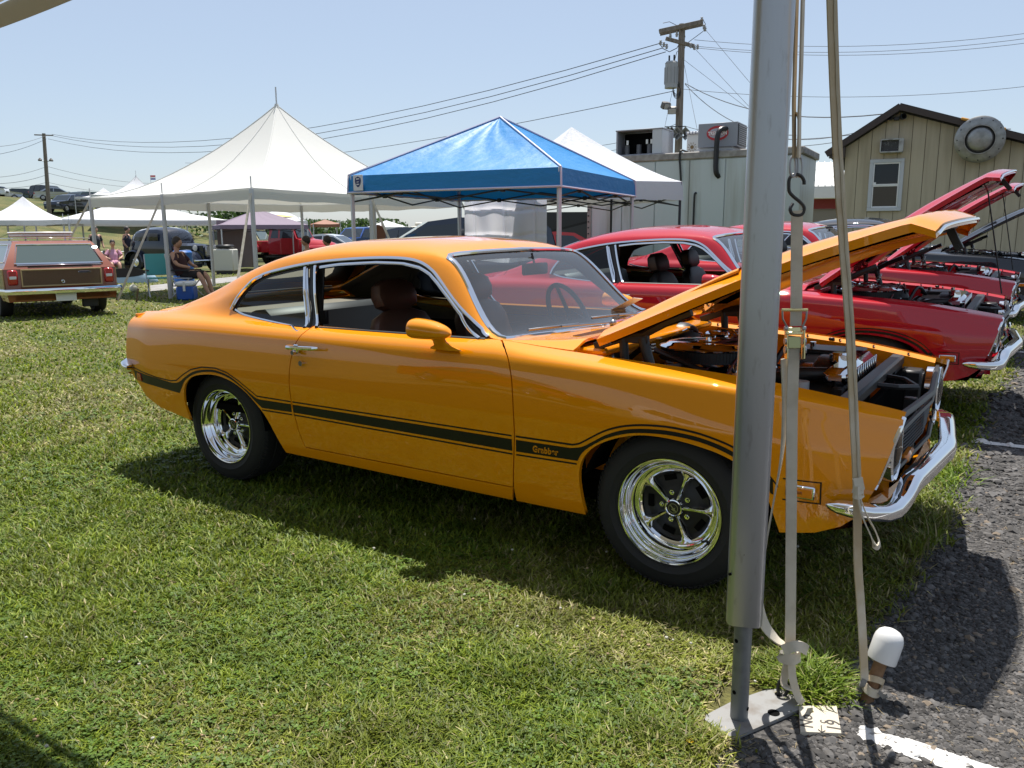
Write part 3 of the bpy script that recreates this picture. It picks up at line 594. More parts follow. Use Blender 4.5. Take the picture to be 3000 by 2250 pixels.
# front end: bezels, grille, lamps, valance
def front_end():
    for s in (-1, 1):
        edge = [(.766, s*.722, .762), (.762, s*.752, .735), (.75, s*.772, .69), (.732, s*.782, .62), (.715, s*.787, .56), (.702, s*.79, .525)]
        MB().tube(edge, .008, 6).build('headlamp_bezel', CHROME, coupe)
        hb = MB(); M = Matrix.Translation((.722, s*.655, .635)) @ Matrix.Rotation(PI/2, 4, 'Y')
        hb.lathe([(.112, -.03), (.112, .022), (.105, .028), (.098, .022), (.094, .0)], 32, M); h = hb.build('headlamp', CHROME, coupe)
        MB().lathe([(.095, -.005), (.085, -.04), (.05, -.075), (0, -.085)], 24, M).build('reflector', CHROME, h)
        MB().lathe([(.097, .012), (.08, .026), (.05, .036), (0, .040)], 28, M).build('lens', LENS, h)
        MB().box((.63, s*.63, .61), (.10, .22, .24), ch=.01).build('headlamp_bucket', BLACK, coupe)
        tl = MB().box((.745, s*.36, .548), (.03, .16, .03), ch=.008).build('turn_signal', AMBER, coupe)
        # side marker
        y = s*(-SP(np.array([.48]), np.array([xz([(.48, .5)])[0][1]]))[0][1]); tk = s*.004
        # black outline
        mm = MB()
        for c_, d_ in (((.512, .5405), (.075, .004)), ((.512, .4655), (.075, .004)), ((.5485, .503), (.004, .079))): mm.box((c_[0], y-.011*s*(c_[0]-.48)/.07*-0, c_[1]), (d_[0], .006, d_[1]), ch=0)
        mk = MB().box((.482, y+.001*s, .498), (.098, .014, .046), ch=.004).build('side_marker_lamp', CHROME, coupe)
        MB().box((.482, y+.005*s, .498), (.084, .014, .034), ch=.003).build('marker_lens', AMBER, mk); MB().box((.482, y+.0085*s, .498), (.02, .012, .010), ch=.002).build('marker_centre', mat('amber_dark', (.35, .10, .005), .3), mk)
    # black outline round the marker
    def sp2(pts): return xz(pts)
    o = []
    for p in ([(.425, .5405), (.549, .5405), (.549, .536), (.425, .536)], [(.544, .536), (.549, .536), (.549, .460), (.544, .460)], [(.425, .4645), (.548, .4645), (.548, .460), (.425, .460)], [(.370, .532), (.392, .529), (.394, .474), (.384, .478)]):
        o.append(cut(xz(dens(p, .03)), off=.0015, flange=0, gx=.05, gt=.05, step=.02))
    for s in (0, 1):
        for c in o[:4]: pobj('marker_outline', both(c, True) if s else c, STRIPE, SIDES[s][1])
    g = MB(); g.box((.60, 0, .60), (.03, 1.28, .26), ch=.005); g.build('grille_backing', VOID, coupe)
    fr = MB()
    fr.tube([(.735, -.63, .675), (.755, -.3, .685), (.775, 0, .69), (.755, .3, .685), (.735, .63, .675)], .010, 6); fr.tube([(.735, -.63, .545), (.755, -.3, .545), (.775, 0, .545), (.755, .3, .545), (.735, .63, .545)], .010, 6); fr.build('grille_frame', BLACK, coupe)
    for k in range(9):
        z = .665-.0135*k; MB().tube([(.722, -.52, z), (.738, -.3, z), (.752, 0, z), (.738, .3, z), (.722, .52, z)], .0038, 5).build('grille_bar', mat('grille_grey', (.016, .016, .018), .65), coupe)
    em = MB(); em.add([(.79, .0, .66), (.79, -.035, .635), (.795, -.02, .60), (.795, .02, .60), (.79, .035, .635)], [(0, 1, 2, 3, 4)], True); em.tube([(.785, -.06, .64), (.79, -.02, .615), (.79, .02, .615), (.785, .06, .64)], .008, 6); em.build('grille_emblem', CHROME, coupe)
    up = MB(); up.tube([(.73, -.66, .735), (.755, -.3, .728), (.775, 0, .725), (.755, .3, .728), (.73, .66, .735)], .014, 6); up.build('upper_grille_panel', BLACK, coupe)
    va = MB(); rows = []
    for i in range(25):
        y = -.76+1.52*i/24; a = abs(y)/.76; xf = .765-.09*a**3; rows.append([(xf-.02, y, .46), (xf, y, .42), (xf-.03, y, .37), (xf-.12, y*.98, .335), (xf-.3, y*.97, .32)])
    va.add([p for r_ in rows for p in r_], [(i*5+j, i*5+j+1, (i+1)*5+j+1, (i+1)*5+j) for i in range(24) for j in range(4)]); va.build('front_valance', ORANGE, coupe)
    ub = MB(); ub.box((-1.55, 0, .30), (3.6, 1.10, .20), ch=.04); ub.box((-1.35, 0, .30), (1.45, 1.56, .10), ch=.02); ub.box((.35, 0, .36), (.5, 1.2, .1)); ub.box((-3.15, 0, .52), (.5, 1.3, .12), ch=.04); ub.build('underbody', VOID, coupe)
    for x in (0, -2.616):
        for s in (-1, 1):
            wl = MB(); rr = .375; seg = [(x+rr*math.cos(a), rr*math.sin(a)+.31) for a in np.linspace(.12, PI-.30, 22)]
            V = [(p[0], s*.862 if False else s*.845, min(p[1], .66)) for p in seg]+[(p[0], s*.50, min(p[1], .66)) for p in seg]
            wl.add(V, [(i, i+1, 22+i+1, 22+i) for i in range(21)]); wl.add([(p[0], s*.50, min(p[1], .66)) for p in seg], [tuple(range(22))])
            wl.build('wheel_well', VOID, coupe)
    ax = MB(); ax.cyl((-2.616, -.65, .32), (-2.616, .65, .32), .04); ax.sphere((-2.616, 0, .32), .13); ax.cyl((0, -.65, .3), (0, .65, .3), .03); ax.build('axle', VOID, coupe)
front_end()
def cabin():
    fl = MB(); fl.box((-1.75, 0, .42), (2.3, 1.5, .04)); fl.build('cabin_floor', VOID, coupe)
    def seat(y, m, hd=True):
        s = MB(); V = []; 
        def pad(path, wtop, th, mbk):                      # padded slab swept along (x,z) path
            n = 10; k = len(path); P = []
            for i, (x, z, ww) in enumerate(path):
                a = Vector((path[max(i-1, 0)][0], 0, path[max(i-1, 0)][1])); b = Vector((path[min(i+1, k-1)][0], 0, path[min(i+1, k-1)][1])); t = (b-a).normalized(); nrm = Vector((t.z, 0, -t.x))
                e = math.sin(PI*min(max((i+.35)/(k-.3), 0), 1))**.35
                for j in range(16):
                    an = 2*PI*j/16; cx = math.copysign(abs(math.cos(an))**.55, math.cos(an)); sx = math.copysign(abs(math.sin(an))**.7, math.sin(an))
                    bol = .018*abs(cx)**4
                    P.append(Vector((x-.17, y+cx*ww*e, z-.02))+nrm*((sx*th+ (bol if sx > 0 else 0))*e))
            mbk.add(P, [(i*16+j, i*16+(j+1) % 16, (i+1)*16+(j+1) % 16, (i+1)*16+j) for i in range(k-1) for j in range(16)]+[tuple(range(16))[::-1], tuple((k-1)*16+j for j in range(16))])
        pad([(-.98, .60, .20), (-1.02, .625, .24), (-1.15, .625, .25), (-1.3, .61, .25), (-1.42, .60, .24), (-1.46, .585, .2)], 0, .07, s)
        pad([(-1.44, .58, .22), (-1.47, .66, .25), (-1.50, .78, .25), (-1.535, .90, .235), (-1.555, .965, .215), (-1.565, .995, .19)], 0, .055, s)
        o = s.build('seat', m, coupe)
        if hd:
            h = MB(); pad([(-1.565, .995, .13), (-1.57, 1.02, .15), (-1.585, 1.07, .152), (-1.60, 1.125, .145), (-1.605, 1.155, .12)], 0, .05, h); h.build('headrest', m, o)
    seat(-.36, LEATHER); seat(.36, LEATHER)
    rs = MB(); rs.box((-2.25, 0, .62), (.5, 1.3, .16), ch=.05); rs.box((-2.52, 0, .78), (.14, 1.3, .36), ch=.05, M=Matrix.Rotation(-.3, 4, 'Y')); rs.build('rear_bench', mat('dark_vinyl_seat', (.028, .03, .034), .5), coupe)
    sh = MB(); sh.box((-2.80, 0, .925), (.48, 1.3, .02), ch=.004); sh.build('parcel_shelf', TANTRIM, coupe)
    d = MB(); rows = []
    for i in range(21):
        y = -.70+1.4*i/20; k = 1-(y/.72)**2
        rows.append([(-.60-.04*(1-k), y, .905), (-.78, y, .912+.012*k), (-.93, y, .905+.02*k), (-.97, y, .87), (-.96, y, .78), (-.88, y, .66)])
    d.add([p for r_ in rows for p in r_], [(i*6+j, (i+1)*6+j, (i+1)*6+j+1, i*6+j+1) for i in range(20) for j in range(5)]); d.build('dashboard', GREYTRIM, coupe)
    dv = MB()
    for k in range(9): dv.box((-.73-.014*k, .0, .922), (.005, .26, .004), ch=0)
    dv.build('defroster_grille', BLACK, coupe)
    sw = MB(); c = Vector((-1.10, .37, .92)); q = Matrix.Rotation(R(62), 4, 'Y')
    sw.tube([c + q @ Vector((.185*math.cos(a), .185*math.sin(a), 0)) for a in np.linspace(0, 2*PI, 40, endpoint=False)], .014, 8, True)
    for a in (.0, 2.3, -2.3): sw.cyl(c, c + q @ Vector((.18*math.cos(a+PI), .18*math.sin(a+PI), 0)), .012, .010, 6)
    sw.cyl(c, c + Vector((.30, 0, -.14)), .03); sw.build('steering_wheel', mat('wheel_rim_grey', (.05, .055, .06), .4), coupe)
    mi = MB(); mi.box((-1.10, 0, 1.19), (.02, .24, .06), ch=.008); mi.cyl((-1.10, 0, 1.2), (-1.12, 0, 1.27), .006); mi.build('rear_view_mirror', BLACK, coupe)
    be = MB(); be.box((-2.02, -.63, 1.03), (.05, .012, .38), M=Matrix.Rotation(.12, 4, 'Y'), ch=.002); be.box((-2.0, -.63, .95), (.06, .02, .07)); be.build('seat_belt', BLACK, coupe)
    pa = MB(); pa.box((-.80, .48, .985), (.14, .20, .003), M=Matrix.Rotation(-.5, 4, 'Y') @ Matrix.Rotation(.2, 4, 'Z'), ch=0); pa.build('dash_paper', WHITEP, coupe)
    # wipers on the cowl
    for y0, y1 in ((-.42, .02), (.18, .58)):
        wp = MB(); x0 = -.66; wp.tube([(x0, y1, .935), (x0-.02, (y0+y1)/2, .945), (x0-.045, y0, .955)], .0055, 6); wp.sphere((x0, y1, .93), .018)
        wp.box((x0-.07, y0-.02, .952), (.012, .34, .012), M=Matrix.Rotation(-.22, 4, 'Z'), ch=.003); wp.build('wiper', DARKCH, coupe)
    for s in (-1, 1):
        vt = MB()
        for k in range(26): vt.box((-.565, s*(.06+.017*k), .9245), (.09, .006, .003), M=Matrix.Rotation(s*.1, 4, 'Z'), ch=0)
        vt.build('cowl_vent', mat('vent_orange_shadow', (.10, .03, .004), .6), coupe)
cabin()
def side_fittings():
    for s in (-1, 1):
        d = SIDES[0 if s < 0 else 1][0]; y = s*.899
        h = MB(); h.tube([(-1.952, y-s*.01, .832), (-1.945, y+s*.028, .832), (-1.86, y+s*.034, .833), (-1.775, y+s*.028, .836), (-1.758, y+s*.012, .837)], [.012, .013, .011, .010, .006], 8); h.box((-1.922, y, .822), (.04, .022, .045), ch=.008); h.cyl((-1.918, y+s*.01, .806), (-1.918, y+s*.028, .806), .011); h.build('door_handle', CHROME, d)
        MB().cyl((-1.888, y-s*.01, .753), (-1.888, y+s*.007, .753), .013, n=18).build('door_lock', CHROME, d)
    # mirror on each door: teardrop shell on a foot
    for s in (-1, 1):
        d = SIDES[0 if s < 0 else 1][0]; m = MB(); rows = []; n = 20
        for i in range(15):
            u = i/14; x = -1.150+.200*u; r = .049*(1-u**2.4)**.55+.004; zc_ = .966-.010*u**2
            if i == 0: r *= .93
            rows.append([(x, s*.925+r*1.10*math.cos(2*PI*j/n)*(1 if True else 1), zc_+r*math.copysign(abs(math.sin(2*PI*j/n))**.8, math.sin(2*PI*j/n))*(.92 if math.sin(2*PI*j/n) > 0 else .75)) for j in range(n)])
        m.add([p for q in rows for p in q], [(i*n+j, i*n+(j+1) % n, (i+1)*n+(j+1) % n, (i+1)*n+j) for i in range(14) for j in range(n)])
        m.add(rows[-1], [tuple(range(n))])
        ft = []
        for hgt, a, b, ox in ((.880, .085, .020, 0), (.888, .078, .018, 0), (.90, .05, .014, .0), (.92, .036, .014, -.005), (.945, .045, .02, -.01)):
            ft.append([(-1.015+ox+a*math.cos(2*PI*j/n), s*(.875+(hgt-.878)*.9)+b*math.sin(2*PI*j/n), hgt+.012*math.cos(2*PI*j/n)*0) for j in range(n)])
        m.add([p for q in ft for p in q], [(i*n+j, i*n+(j+1) % n, (i+1)*n+(j+1) % n, (i+1)*n+j) for i in range(4) for j in range(n)])
        o = m.build('wing_mirror', ORANGE, d)
        MB().add([(p[0]-.001, p[1]*.999+s*.0, p[2]) for p in rows[0]], [tuple(range(n))[::-1]]).build('mirror_glass', CHROME, o)
side_fittings()
def engine_bay():
    ap = MB()
    for s in (-1, 1):
        # fender inner lip and apron
        xs = np.linspace(-.46, .72, 24); t8 = SP(xs, np.full(24, .785)); V = [(p[0], s*-p[1]*1, p[2]-.004) for p in t8]+[(p[0], s*(-p[1]-.035), p[2]-.022) for p in t8]+[(p[0], s*(-p[1]-.05), p[2]-.075) for p in t8]+[(p[0], s*(-p[1]-.11), .36) for p in t8]
        ap.add(V, [(r_*24+i, r_*24+i+1, (r_+1)*24+i+1, (r_+1)*24+i) for r_ in range(3) for i in range(23)])
        ap.box((-.16, s*.50, .69), (.26, .22, .2), ch=.04)          # shock tower
    ap.box((-.50, 0, .70), (.03, 1.36, .40)); ap.box((-.44, 0, .885), (.14, 1.30, .03), ch=.01); ap.build('inner_apron', ORANGE, coupe)
    sup = MB(); sup.box((.56, 0, .765), (.06, 1.25, .05), ch=.01); sup.box((.56, -.52, .60), (.05, .2, .34)); sup.box((.56, .52, .60), (.05, .2, .34)); sup.tube([(.58, -.12, .76), (.66, -.10, .755), (.72, 0, .745), (.66, .10, .755), (.58, .12, .76)], .012, 6); sup.box((.70, 0, .56), (.05, .05, .28)); sup.build('radiator_support', BLACK, coupe)
    bay = MB(); bay.box((.1, 0, .36), (1.15, 1.3, .04)); bay.build('bay_floor', VOID, coupe)
    rad = MB(); rad.box((.475, 0, .60), (.05, .62, .34), ch=.01)
    rad.build('radiator_core', BLACK, coupe)
    tk = MB(); tk.box((.46, 0, .805), (.10, .60, .075), ch=.025); tk.cyl((.43, -.08, .84), (.43, -.08, .868), .04, n=20); tk.cyl((.43, -.08, .866), (.43, -.08, .876), .032, .026, n=20)
    for k in range(12): tk.box((.515, -.28+.05*k, .795), (.008, .022, .07), ch=.002)
    tk.build('radiator_tank', CHROME, coupe)
    hs = MB(); hs.tube([(.41, -.20, .80), (.32, -.24, .80), (.22, -.22, .77), (.12, -.16, .73)], .028, 10); hs.build('radiator_hose', BLACK, coupe); hs = MB(); hs.tube([(.40, .2, .6), (.3, .22, .6), (.2, .2, .62)], .03, 8); hs.build('radiator_hose', BLACK, coupe)
    sr = MB(); sr.lathe([(.24, -.05), (.25, -.04), (.25, .05), (.24, .06)], 30, Matrix.Translation((.38, 0, .60)) @ Matrix.Rotation(PI/2, 4, 'Y')); sr.build('fan_shroud', BLACK, coupe)
    bl = MB(); bl.box((-.13, 0, .55), (.55, .40, .30), ch=.05); bl.box((-.12, 0, .715), (.46, .20, .05)); bl.build('engine_block', mat('engine_dark', (.03, .03, .032), .4), coupe)
    for s in (-1, 1):
        vc = MB(); vc.box((-.14, s*.21, .73), (.50, .15, .09), ch=.035, M=Matrix.Rotation(s*-.35, 4, 'X'))
        for k in range(5): vc.box((-.14, s*(.17+.02*k), .778-.012*k), (.42, .006, .008), M=Matrix.Rotation(s*-.35, 4, 'X'), ch=.001)
        vc.build('valve_cover', CHROME, coupe)
    ac = MB(); M = Matrix.Translation((-.14, -.06, .80)); ac.lathe([(.205, 0.), (.21, .004), (.21, .055), (.205, .06)], 60, M)
    for k in range(90): a = 2*PI*k/90; ac.box((-.14+.2105*math.cos(a), -.06+.2105*math.sin(a), .83), (.004, .006, .05), rz=a, ch=0)
    o = ac.build('air_filter', BLACK, coupe)
    ld = MB(); ld.lathe([(.212, .056), (.222, .060), (.223, .066), (.215, .071), (.19, .073), (.175, .082), (.14, .085), (.05, .083), (.045, .088), (0, .09)], 60, M); ld.lathe([(.223, 0), (.223, .008), (.19, .0)], 60, M); ld.cyl((-.14, -.06, .885), (-.14, -.06, .905), .012); ld.tube([(-.17, -.06, .905), (-.14, -.06, .91), (-.11, -.06, .905)], .006, 6); ld.build('air_cleaner_lid', CHROME, o)
    bt = MB(); bt.box((.30, .42, .72), (.26, .18, .17), ch=.012); b = bt.build('battery', mat('battery_grey', (.32, .27, .26), .35, coat=.3), coupe)
    bl2 = MB(); bl2.box((.30, .42, .815), (.28, .20, .022), ch=.006); bl2.build('battery_top', BLACK, b)
    for dx in (-.08, .08): MB().cyl((.30+dx, .38, .825), (.30+dx, .38, .855), .014).build('battery_post', CHROME, b)
    rv = MB(); rv.box((.20, -.50, .66), (.16, .12, .14), ch=.02); rv.build('washer_bottle', mat('bottle_plastic', (.55, .55, .5), .4), coupe)
    dz = MB(); dz.cyl((.06, .05, .72), (.06, .05, .80), .05, .06, 16); dz.cyl((.06, .05, .80), (.06, .05, .84), .06, .045, 16)
    for k in range(8): a = 2*PI*k/8; dz.cyl((.06+.04*math.cos(a), .05+.04*math.sin(a), .82), (.06+.045*math.cos(a), .05+.045*math.sin(a), .86), .010, n=8)
    dz.build('distributor', BLACK, coupe)
    al = MB(); al.cyl((.20, .26, .70), (.30, .26, .70), .075, n=20); al.cyl((.30, .26, .70), (.315, .26, .70), .05, n=16); al.build('alternator', DARKCH, coupe)
    bb = MB(); M = Matrix.Translation((-.44, .36, .80)) @ Matrix.Rotation(PI/2, 4, 'Y'); bb.lathe([(0, .10), (.06, .10), (.10, .07), (.115, .03), (.115, 0), (0, 0)], 26, M); bb.cyl((-.33, .36, .80), (-.22, .36, .81), .035); bb.build('brake_booster', BLACK, coupe)
    mc = MB(); mc.box((-.24, .36, .855), (.12, .07, .05), ch=.012); mc.build('master_cylinder', CHROME, coupe)
    for k in range(8):                                  # ignition leads
        s = -1 if k % 2 else 1; x = -.32+.11*(k//2); a = Vector((.06+.03*math.cos(k), .05+.03*math.sin(k), .86)); b_ = Vector((x, s*.30, .74)); md = (a+b_)/2+Vector((0, 0, .07))
        MB().tube(crv0([a, a.lerp(md, .5)+Vector((0, 0, .03)), md, b_.lerp(md, .4)+Vector((0, 0, .01)), b_]), .0055, 6).build('ignition_lead', mat('lead_dark_red', (.10, .012, .012), .5), coupe)
    oc = MB(); oc.cyl((.02, -.20, .77), (.02, -.20, .81), .026, n=18); oc.build('oil_filler_cap', CHROME, coupe)
    for s in (-1, 1):
        for k in range(7): x = -.36+.16*k; p = SP(np.array([x]), np.array([.785]))[0]; MB().cyl((x, s*(-p[1]-.022), p[2]-.016), (x, s*(-p[1]-.022), p[2]-.006), .007, n=6).build('fender_bolt', CHROME, coupe)
    hz = MB(); hz.tube(crv0([(-.46, -.22, .80), (-.36, -.26, .86), (-.2, -.34, .84), (.0, -.36, .78), (.2, -.34, .74)]), .013, 8); hz.build('heater_hose', BLACK, coupe)
    lb = MB(); lb.box((.20, -.50, .737), (.10, .07, .004), ch=0); lb.build('bottle_label', mat('label_yellow', (.65, .5, .08), .5), coupe)
    fz = MB(); fz.box((-.478, -.30, .80), (.03, .16, .10), ch=.008); fz.build('wiper_motor', DARKCH, coupe); fr = MB(); fr.cyl((.33, -.30, .66), (.33, -.30, .78), .035, n=16); fr.build('coolant_filter', mat('filter_white', (.6, .6, .58), .4), coupe)
    rnd = random.Random(3); wr = MB()
    for k in range(16):
        a = Vector((rnd.uniform(-.3, .4), rnd.uniform(-.45, .5), rnd.uniform(.66, .78))); b_ = a+Vector((rnd.uniform(-.25, .25), rnd.uniform(-.25, .25), rnd.uniform(-.05, .05))); m_ = (a+b_)/2+Vector((0, 0, rnd.uniform(.02, .08)))
        wr.tube([a, a.lerp(m_, .6)+Vector((0, 0, .015)), m_, b_.lerp(m_, .6)+Vector((0, 0, .012)), b_], rnd.choice((.006, .009, .013)), 6)
    wr.build('wiring', BLACK, coupe)
    hl = MB(); hl.tube([(-.30, .5, .84), (-.28, .48, .88), (-.2, .46, .88), (-.15, .42, .85)], .005, 5); hl.tube([(-.42, .2, .86), (-.35, .22, .9), (-.3, .3, .87)], .005, 5); hl.build('brake_line', CHROME, coupe)
    for x, s in ((.24, 1), (.40, -1), (-.05, 1)): MB().box((x, s*.69, .835-.03*x), (.03, .012, .03), ch=.004).build('rubber_bumper', BLACK, coupe)
engine_bay()
# ------------------------------------------------------------------ the row of coupes behind
def coupe_row():
    blk = {'orange_paint': BLACKP, 'brown_leather': DKLEATHER, 'tan_trim': mat('black_trim'), 'dash_grey': mat('black_trim')}
    red = dict(blk); red['orange_paint'] = RED
    RXf = lambda a: Matrix.Translation((-.376, 0, .948)) @ Matrix.Rotation(-R(a), 4, 'Y') @ Matrix.Translation((.376, 0, -.948))
    spec = [((.156, 3.185, .077), red, 'red two-door coupe parked right beside the orange one, hood propped open'),
            ((.134, 6.315, .138), red, 'second red coupe, parked between the nearer red coupe and the black one'),
            ((.42, 9.45, .22), blk, 'black coupe with black hood raised, last of the parked row by the shed')]
    for loc, mm, lab in spec:
        RX = RXf(13.9 if mm is red else 7.)
        c = dup(coupe, loc, (math.atan(.024), 0, 0), lab, 'coupes parked in a row with hoods up', mm); 
        for o in c.children:
            n = o.name.split('.')[0]
            if n == 'hood':
                o.matrix_local = RX
                MB().cyl((.51, .60, 1.635), (.51, .60, 1.62), .012).xf(RX.inverted()).build('rod_bracket', BLACK, o)
            if n == 'hood_hinge' or n == 'hinge_spring': pass
        if mm is red: MB().cyl((.53, .60, 1.63), (.70, .60, .80), .006, n=6).build('prop_rod', BLACK, c)
    coupe['group'] = 'coupes parked in a row with hoods up'
coupe_row()

# ------------------------------------------------------------------ foreground: tent leg, guy straps, stake, tile, own canopy
def S(px, py, d): k = 2212/3000; return at(px*k, py*k, d)            # photo pixel (3000 px wide)
WEB = mat('webbing', (.60, .54, .43), rough=.85, bump=(1, .5, .001, (20, 20, 520)), noise=(14, (.45, .39, .29), .45, .75))
WEBOLD = mat('webbing_tan', (.50, .40, .26), rough=.85, bump=(1, .5, .001, (20, 20, 520)), noise=(9, (.62, .56, .45), .45, .7))
ZINC = mat('yellow_zinc', (.62, .52, .25), rough=.22, metal=1.)
POLEM = mat('tent_pole_aluminium', (.43, .44, .46), rough=.36, metal=.75, noise=(75, (.36, .36, .37), .60, .72, (1, 1, .22)), bump=(140, .10, .002, (1, 1, .1)))
def strap(mb, P, W, wid, th=.0022):
    P = [Vector(p) for p in P]; k = len(P); V = []; F = []
    for i, p in enumerate(P):
        t = (P[min(i+1, k-1)]-P[max(i-1, 0)]).normalized(); b = Vector(W[i] if isinstance(W, list) else W); b = (b-t*b.dot(t)).normalized(); n = t.cross(b); w_ = wid[i] if isinstance(wid, list) else wid
        V += [p+b*w_/2+n*th, p-b*w_/2+n*th, p-b*w_/2-n*th, p+b*w_/2-n*th]
    for i in range(k-1):
        a, c = 4*i, 4*i+4
        for j in range(4): F.append((a+j, a+(j+1) % 4, c+(j+1) % 4, c+j))
    F += [(3, 2, 1, 0), tuple(4*(k-1)+j for j in range(4))]; mb.add(V, F, True); return mb
def crv(P, n=6):                                       # smooth 3-d path
    p = [Vector(q) for q in P]; p = [2*p[0]-p[1]]+p+[2*p[-1]-p[-2]]; out = []
    for i in range(1, len(p)-2):
        for j in range(n):
            s = j/n; out.append(.5*((2*p[i])+(p[i+1]-p[i-1])*s+(2*p[i-1]-5*p[i]+4*p[i+1]-p[i+2])*s*s+(3*p[i]-p[i-1]-3*p[i+1]+p[i+2])*s**3))
    return out+[p[-2]]
def foreground():
    t = thing('tent_pole', 'scratched grey aluminium tent leg on a steel foot plate, in front of the orange coupe', 'tent pole', (.5, -1.52, 0))
    prof = []; hw, hd = .0475, .0475
    rad = .019
    for k, (cx, cy) in enumerate(((1, -1), (1, 1), (-1, 1), (-1, -1))):
        for j in range(4):
            a = -PI/2+k*PI/2+j*PI/6; prof.append((cx*(hw-rad)+rad*math.cos(a), cy*(hd-rad)+rad*math.sin(a)))
    q = R(33-14); prof = [(x*math.cos(q)-y*math.sin(q), x*math.sin(q)+y*math.cos(q)) for x, y in prof]; n = len(prof)
    m = MB(); zs = [.312, .316, 1.2, 2.62]
    for z in zs: m.V += [(x*(1 if z != .312 else .96), y*(1 if z != .312 else .96), z) for x, y in prof]
    m.F = [(i*n+j, i*n+(j+1) % n, (i+1)*n+(j+1) % n, (i+1)*n+j) for i in range(3) for j in range(n)]; m.flat = [False]*len(m.F)
    inn = [(x*.85, y*.85, .312) for x, y in prof]; m.add([m.V[j] for j in range(n)]+inn+[(x, y, .7) for x, y, z in inn], [(j, n+j, n+(j+1) % n, (j+1) % n) for j in range(n)]+[(n+j, 2*n+j, 2*n+(j+1) % n, n+(j+1) % n) for j in range(n)])
    sl = m.build('outer_sleeve', POLEM, t)
    # grooves and holes on the sleeve
    cdir = Vector((CAM[0]-.5, CAM[1]+1.52, 0)).normalized(); side = Vector((-cdir.y, cdir.x, 0))
    for z, o in ((.46, -.042), (.52, -.01)):
        p = cdir*.046+side*(-o)*-1; MB().cyl((p.x*.9, p.y*.9, z), (p.x*1.03, p.y*1.03, z), .004, n=10).build('pin_hole', VOID, sl)
    ip = MB(); ip.cyl((0, 0, .006), (0, 0, .60), .0245, n=28); ip = ip.build('inner_tube', mat('tube_grey', (.19, .20, .205), rough=.5, metal=.4, noise=(20, (.14, .14, .15), .5, .7)), t)
    for z, a in ((.10, -.7), (.255, -.75), (.05, 1.2)):
        p = cdir*math.cos(a)+side*math.sin(a); MB().cyl(p*.022+Vector((0, 0, z)), p*.0255+Vector((0, 0, z)), .006, n=12).build('pin_hole', VOID, ip)
    pl = MB(); base = Vector((.5, -1.52, 0))
    out = [Vector((p[0], p[1], 0))-base for p in ((.418, -1.560), (.424, -1.585), (.505, -1.624), (.522, -1.618), (.634, -1.392), (.632, -1.372), (.618, -1.345), (.585, -1.315), (.56, -1.312), (.53, -1.33), (.46, -1.45))]
    pl.prism([p+Vector((0, 0, .006)) for p in out], (0, 0, .010)); pl.build('foot_plate', mat('painted_steel', (.24, .24, .235), rough=.6, noise=(18, (.16, .14, .12), .48, .72)), t)
    for x, y, r in ((.578, -1.448, .017), (.565, -1.345, .012)): MB().lathe([(0, .0175), (r, .0172), (r, .0165)], 18, Matrix.Translation((x-.5, y+1.52, 0))).build('plate_hole', VOID, t)
    hk = MB(); c = Vector((.575-.5, -1.345+1.52, .03)); hk.tube([c+Vector((0.016*math.cos(a)*.8, .016*math.cos(a)*.4, .028*math.sin(a)+.012)) for a in np.linspace(0, 2*PI, 18, endpoint=False)], .005, 8, True); hk.build('hook_loop', BLACK, t)
    # left guy: S-hook, ratchet, strap
    d0, d1 = 2.20, 2.16; vw = Vector(CR)
    g = thing('ratchet_strap', 'cream guy strap with gold ratchet hung on a black S-hook beside the tent pole', 'strap', S(2334, 616, d1))
    org = Vector(g.location)
    L = lambda px, py, d: S(px, py, d)-org
    m = MB(); strap(m, [L(2335, 617, d1), L(2334, 760, d1), L(2333, 905, d1)]+[L(2331, 955, d1)], vw, .030); strap(m, [L(2326, 1018, d1-.012), L(2320, 1200, d1-.005), L(2318, 1500, d1+.02), L(2316, 1800, d0), L(2315, 1905, d0)], vw, .030); m.build('strap', WEB, g)
    m = MB(); strap(m, crv([L(2302, 1050, d1), L(2302, 1180, d1+.01), L(2291, 1330, d1+.02), L(2270, 1450, d1+.03), L(2247, 1580, d1+.03), L(2231, 1690, d1+.03), L(2226, 1770, d1+.04), L(2240, 1830, d1+.04), L(2272, 1870, d1+.04), L(2300, 1890, d0)], 5), [vw.lerp(Vector(CD), .25+.5*abs(math.sin(i*.09))) for i in range(46)], .030); m.build('strap_tail', WEB, g)
    kb = MB(); z = d0-.02
    strap(kb, crv([L(2288, 1905, z), L(2292, 1925, z-.01), L(2322, 1932, z-.015), L(2342, 1922, z+.01)], 4), Vector(CU), .032, .004)
    strap(kb, crv([L(2294, 1905, z-.012), L(2330, 1893, z-.028), L(2352, 1897, z-.015), L(2364, 1905, z+.01)], 4), Vector(CU)*.95+vw*.2, .030, .003)
    strap(kb, crv([L(2310, 1932, z), L(2300, 1975, z+.01), L(2297, 2005, z), L(2312, 2016, z-.012), L(2326, 2008, z+.01), L(2318, 1970, z+.02), L(2306, 1940, z+.02)], 5), [vw.lerp(Vector(CD), min(.9, i/22)) for i in range(40)], .026, .002)
    strap(kb, crv([L(2318, 1940, z-.012), L(2322, 1985, z-.016), L(2334, 2030, z-.02), L(2345, 2052, z-.028), L(2352, 2060, z-.03)], 4), vw, .022, .002); kb.build('strap_knot', WEB, g)
    sh = MB(); r_ = .0046
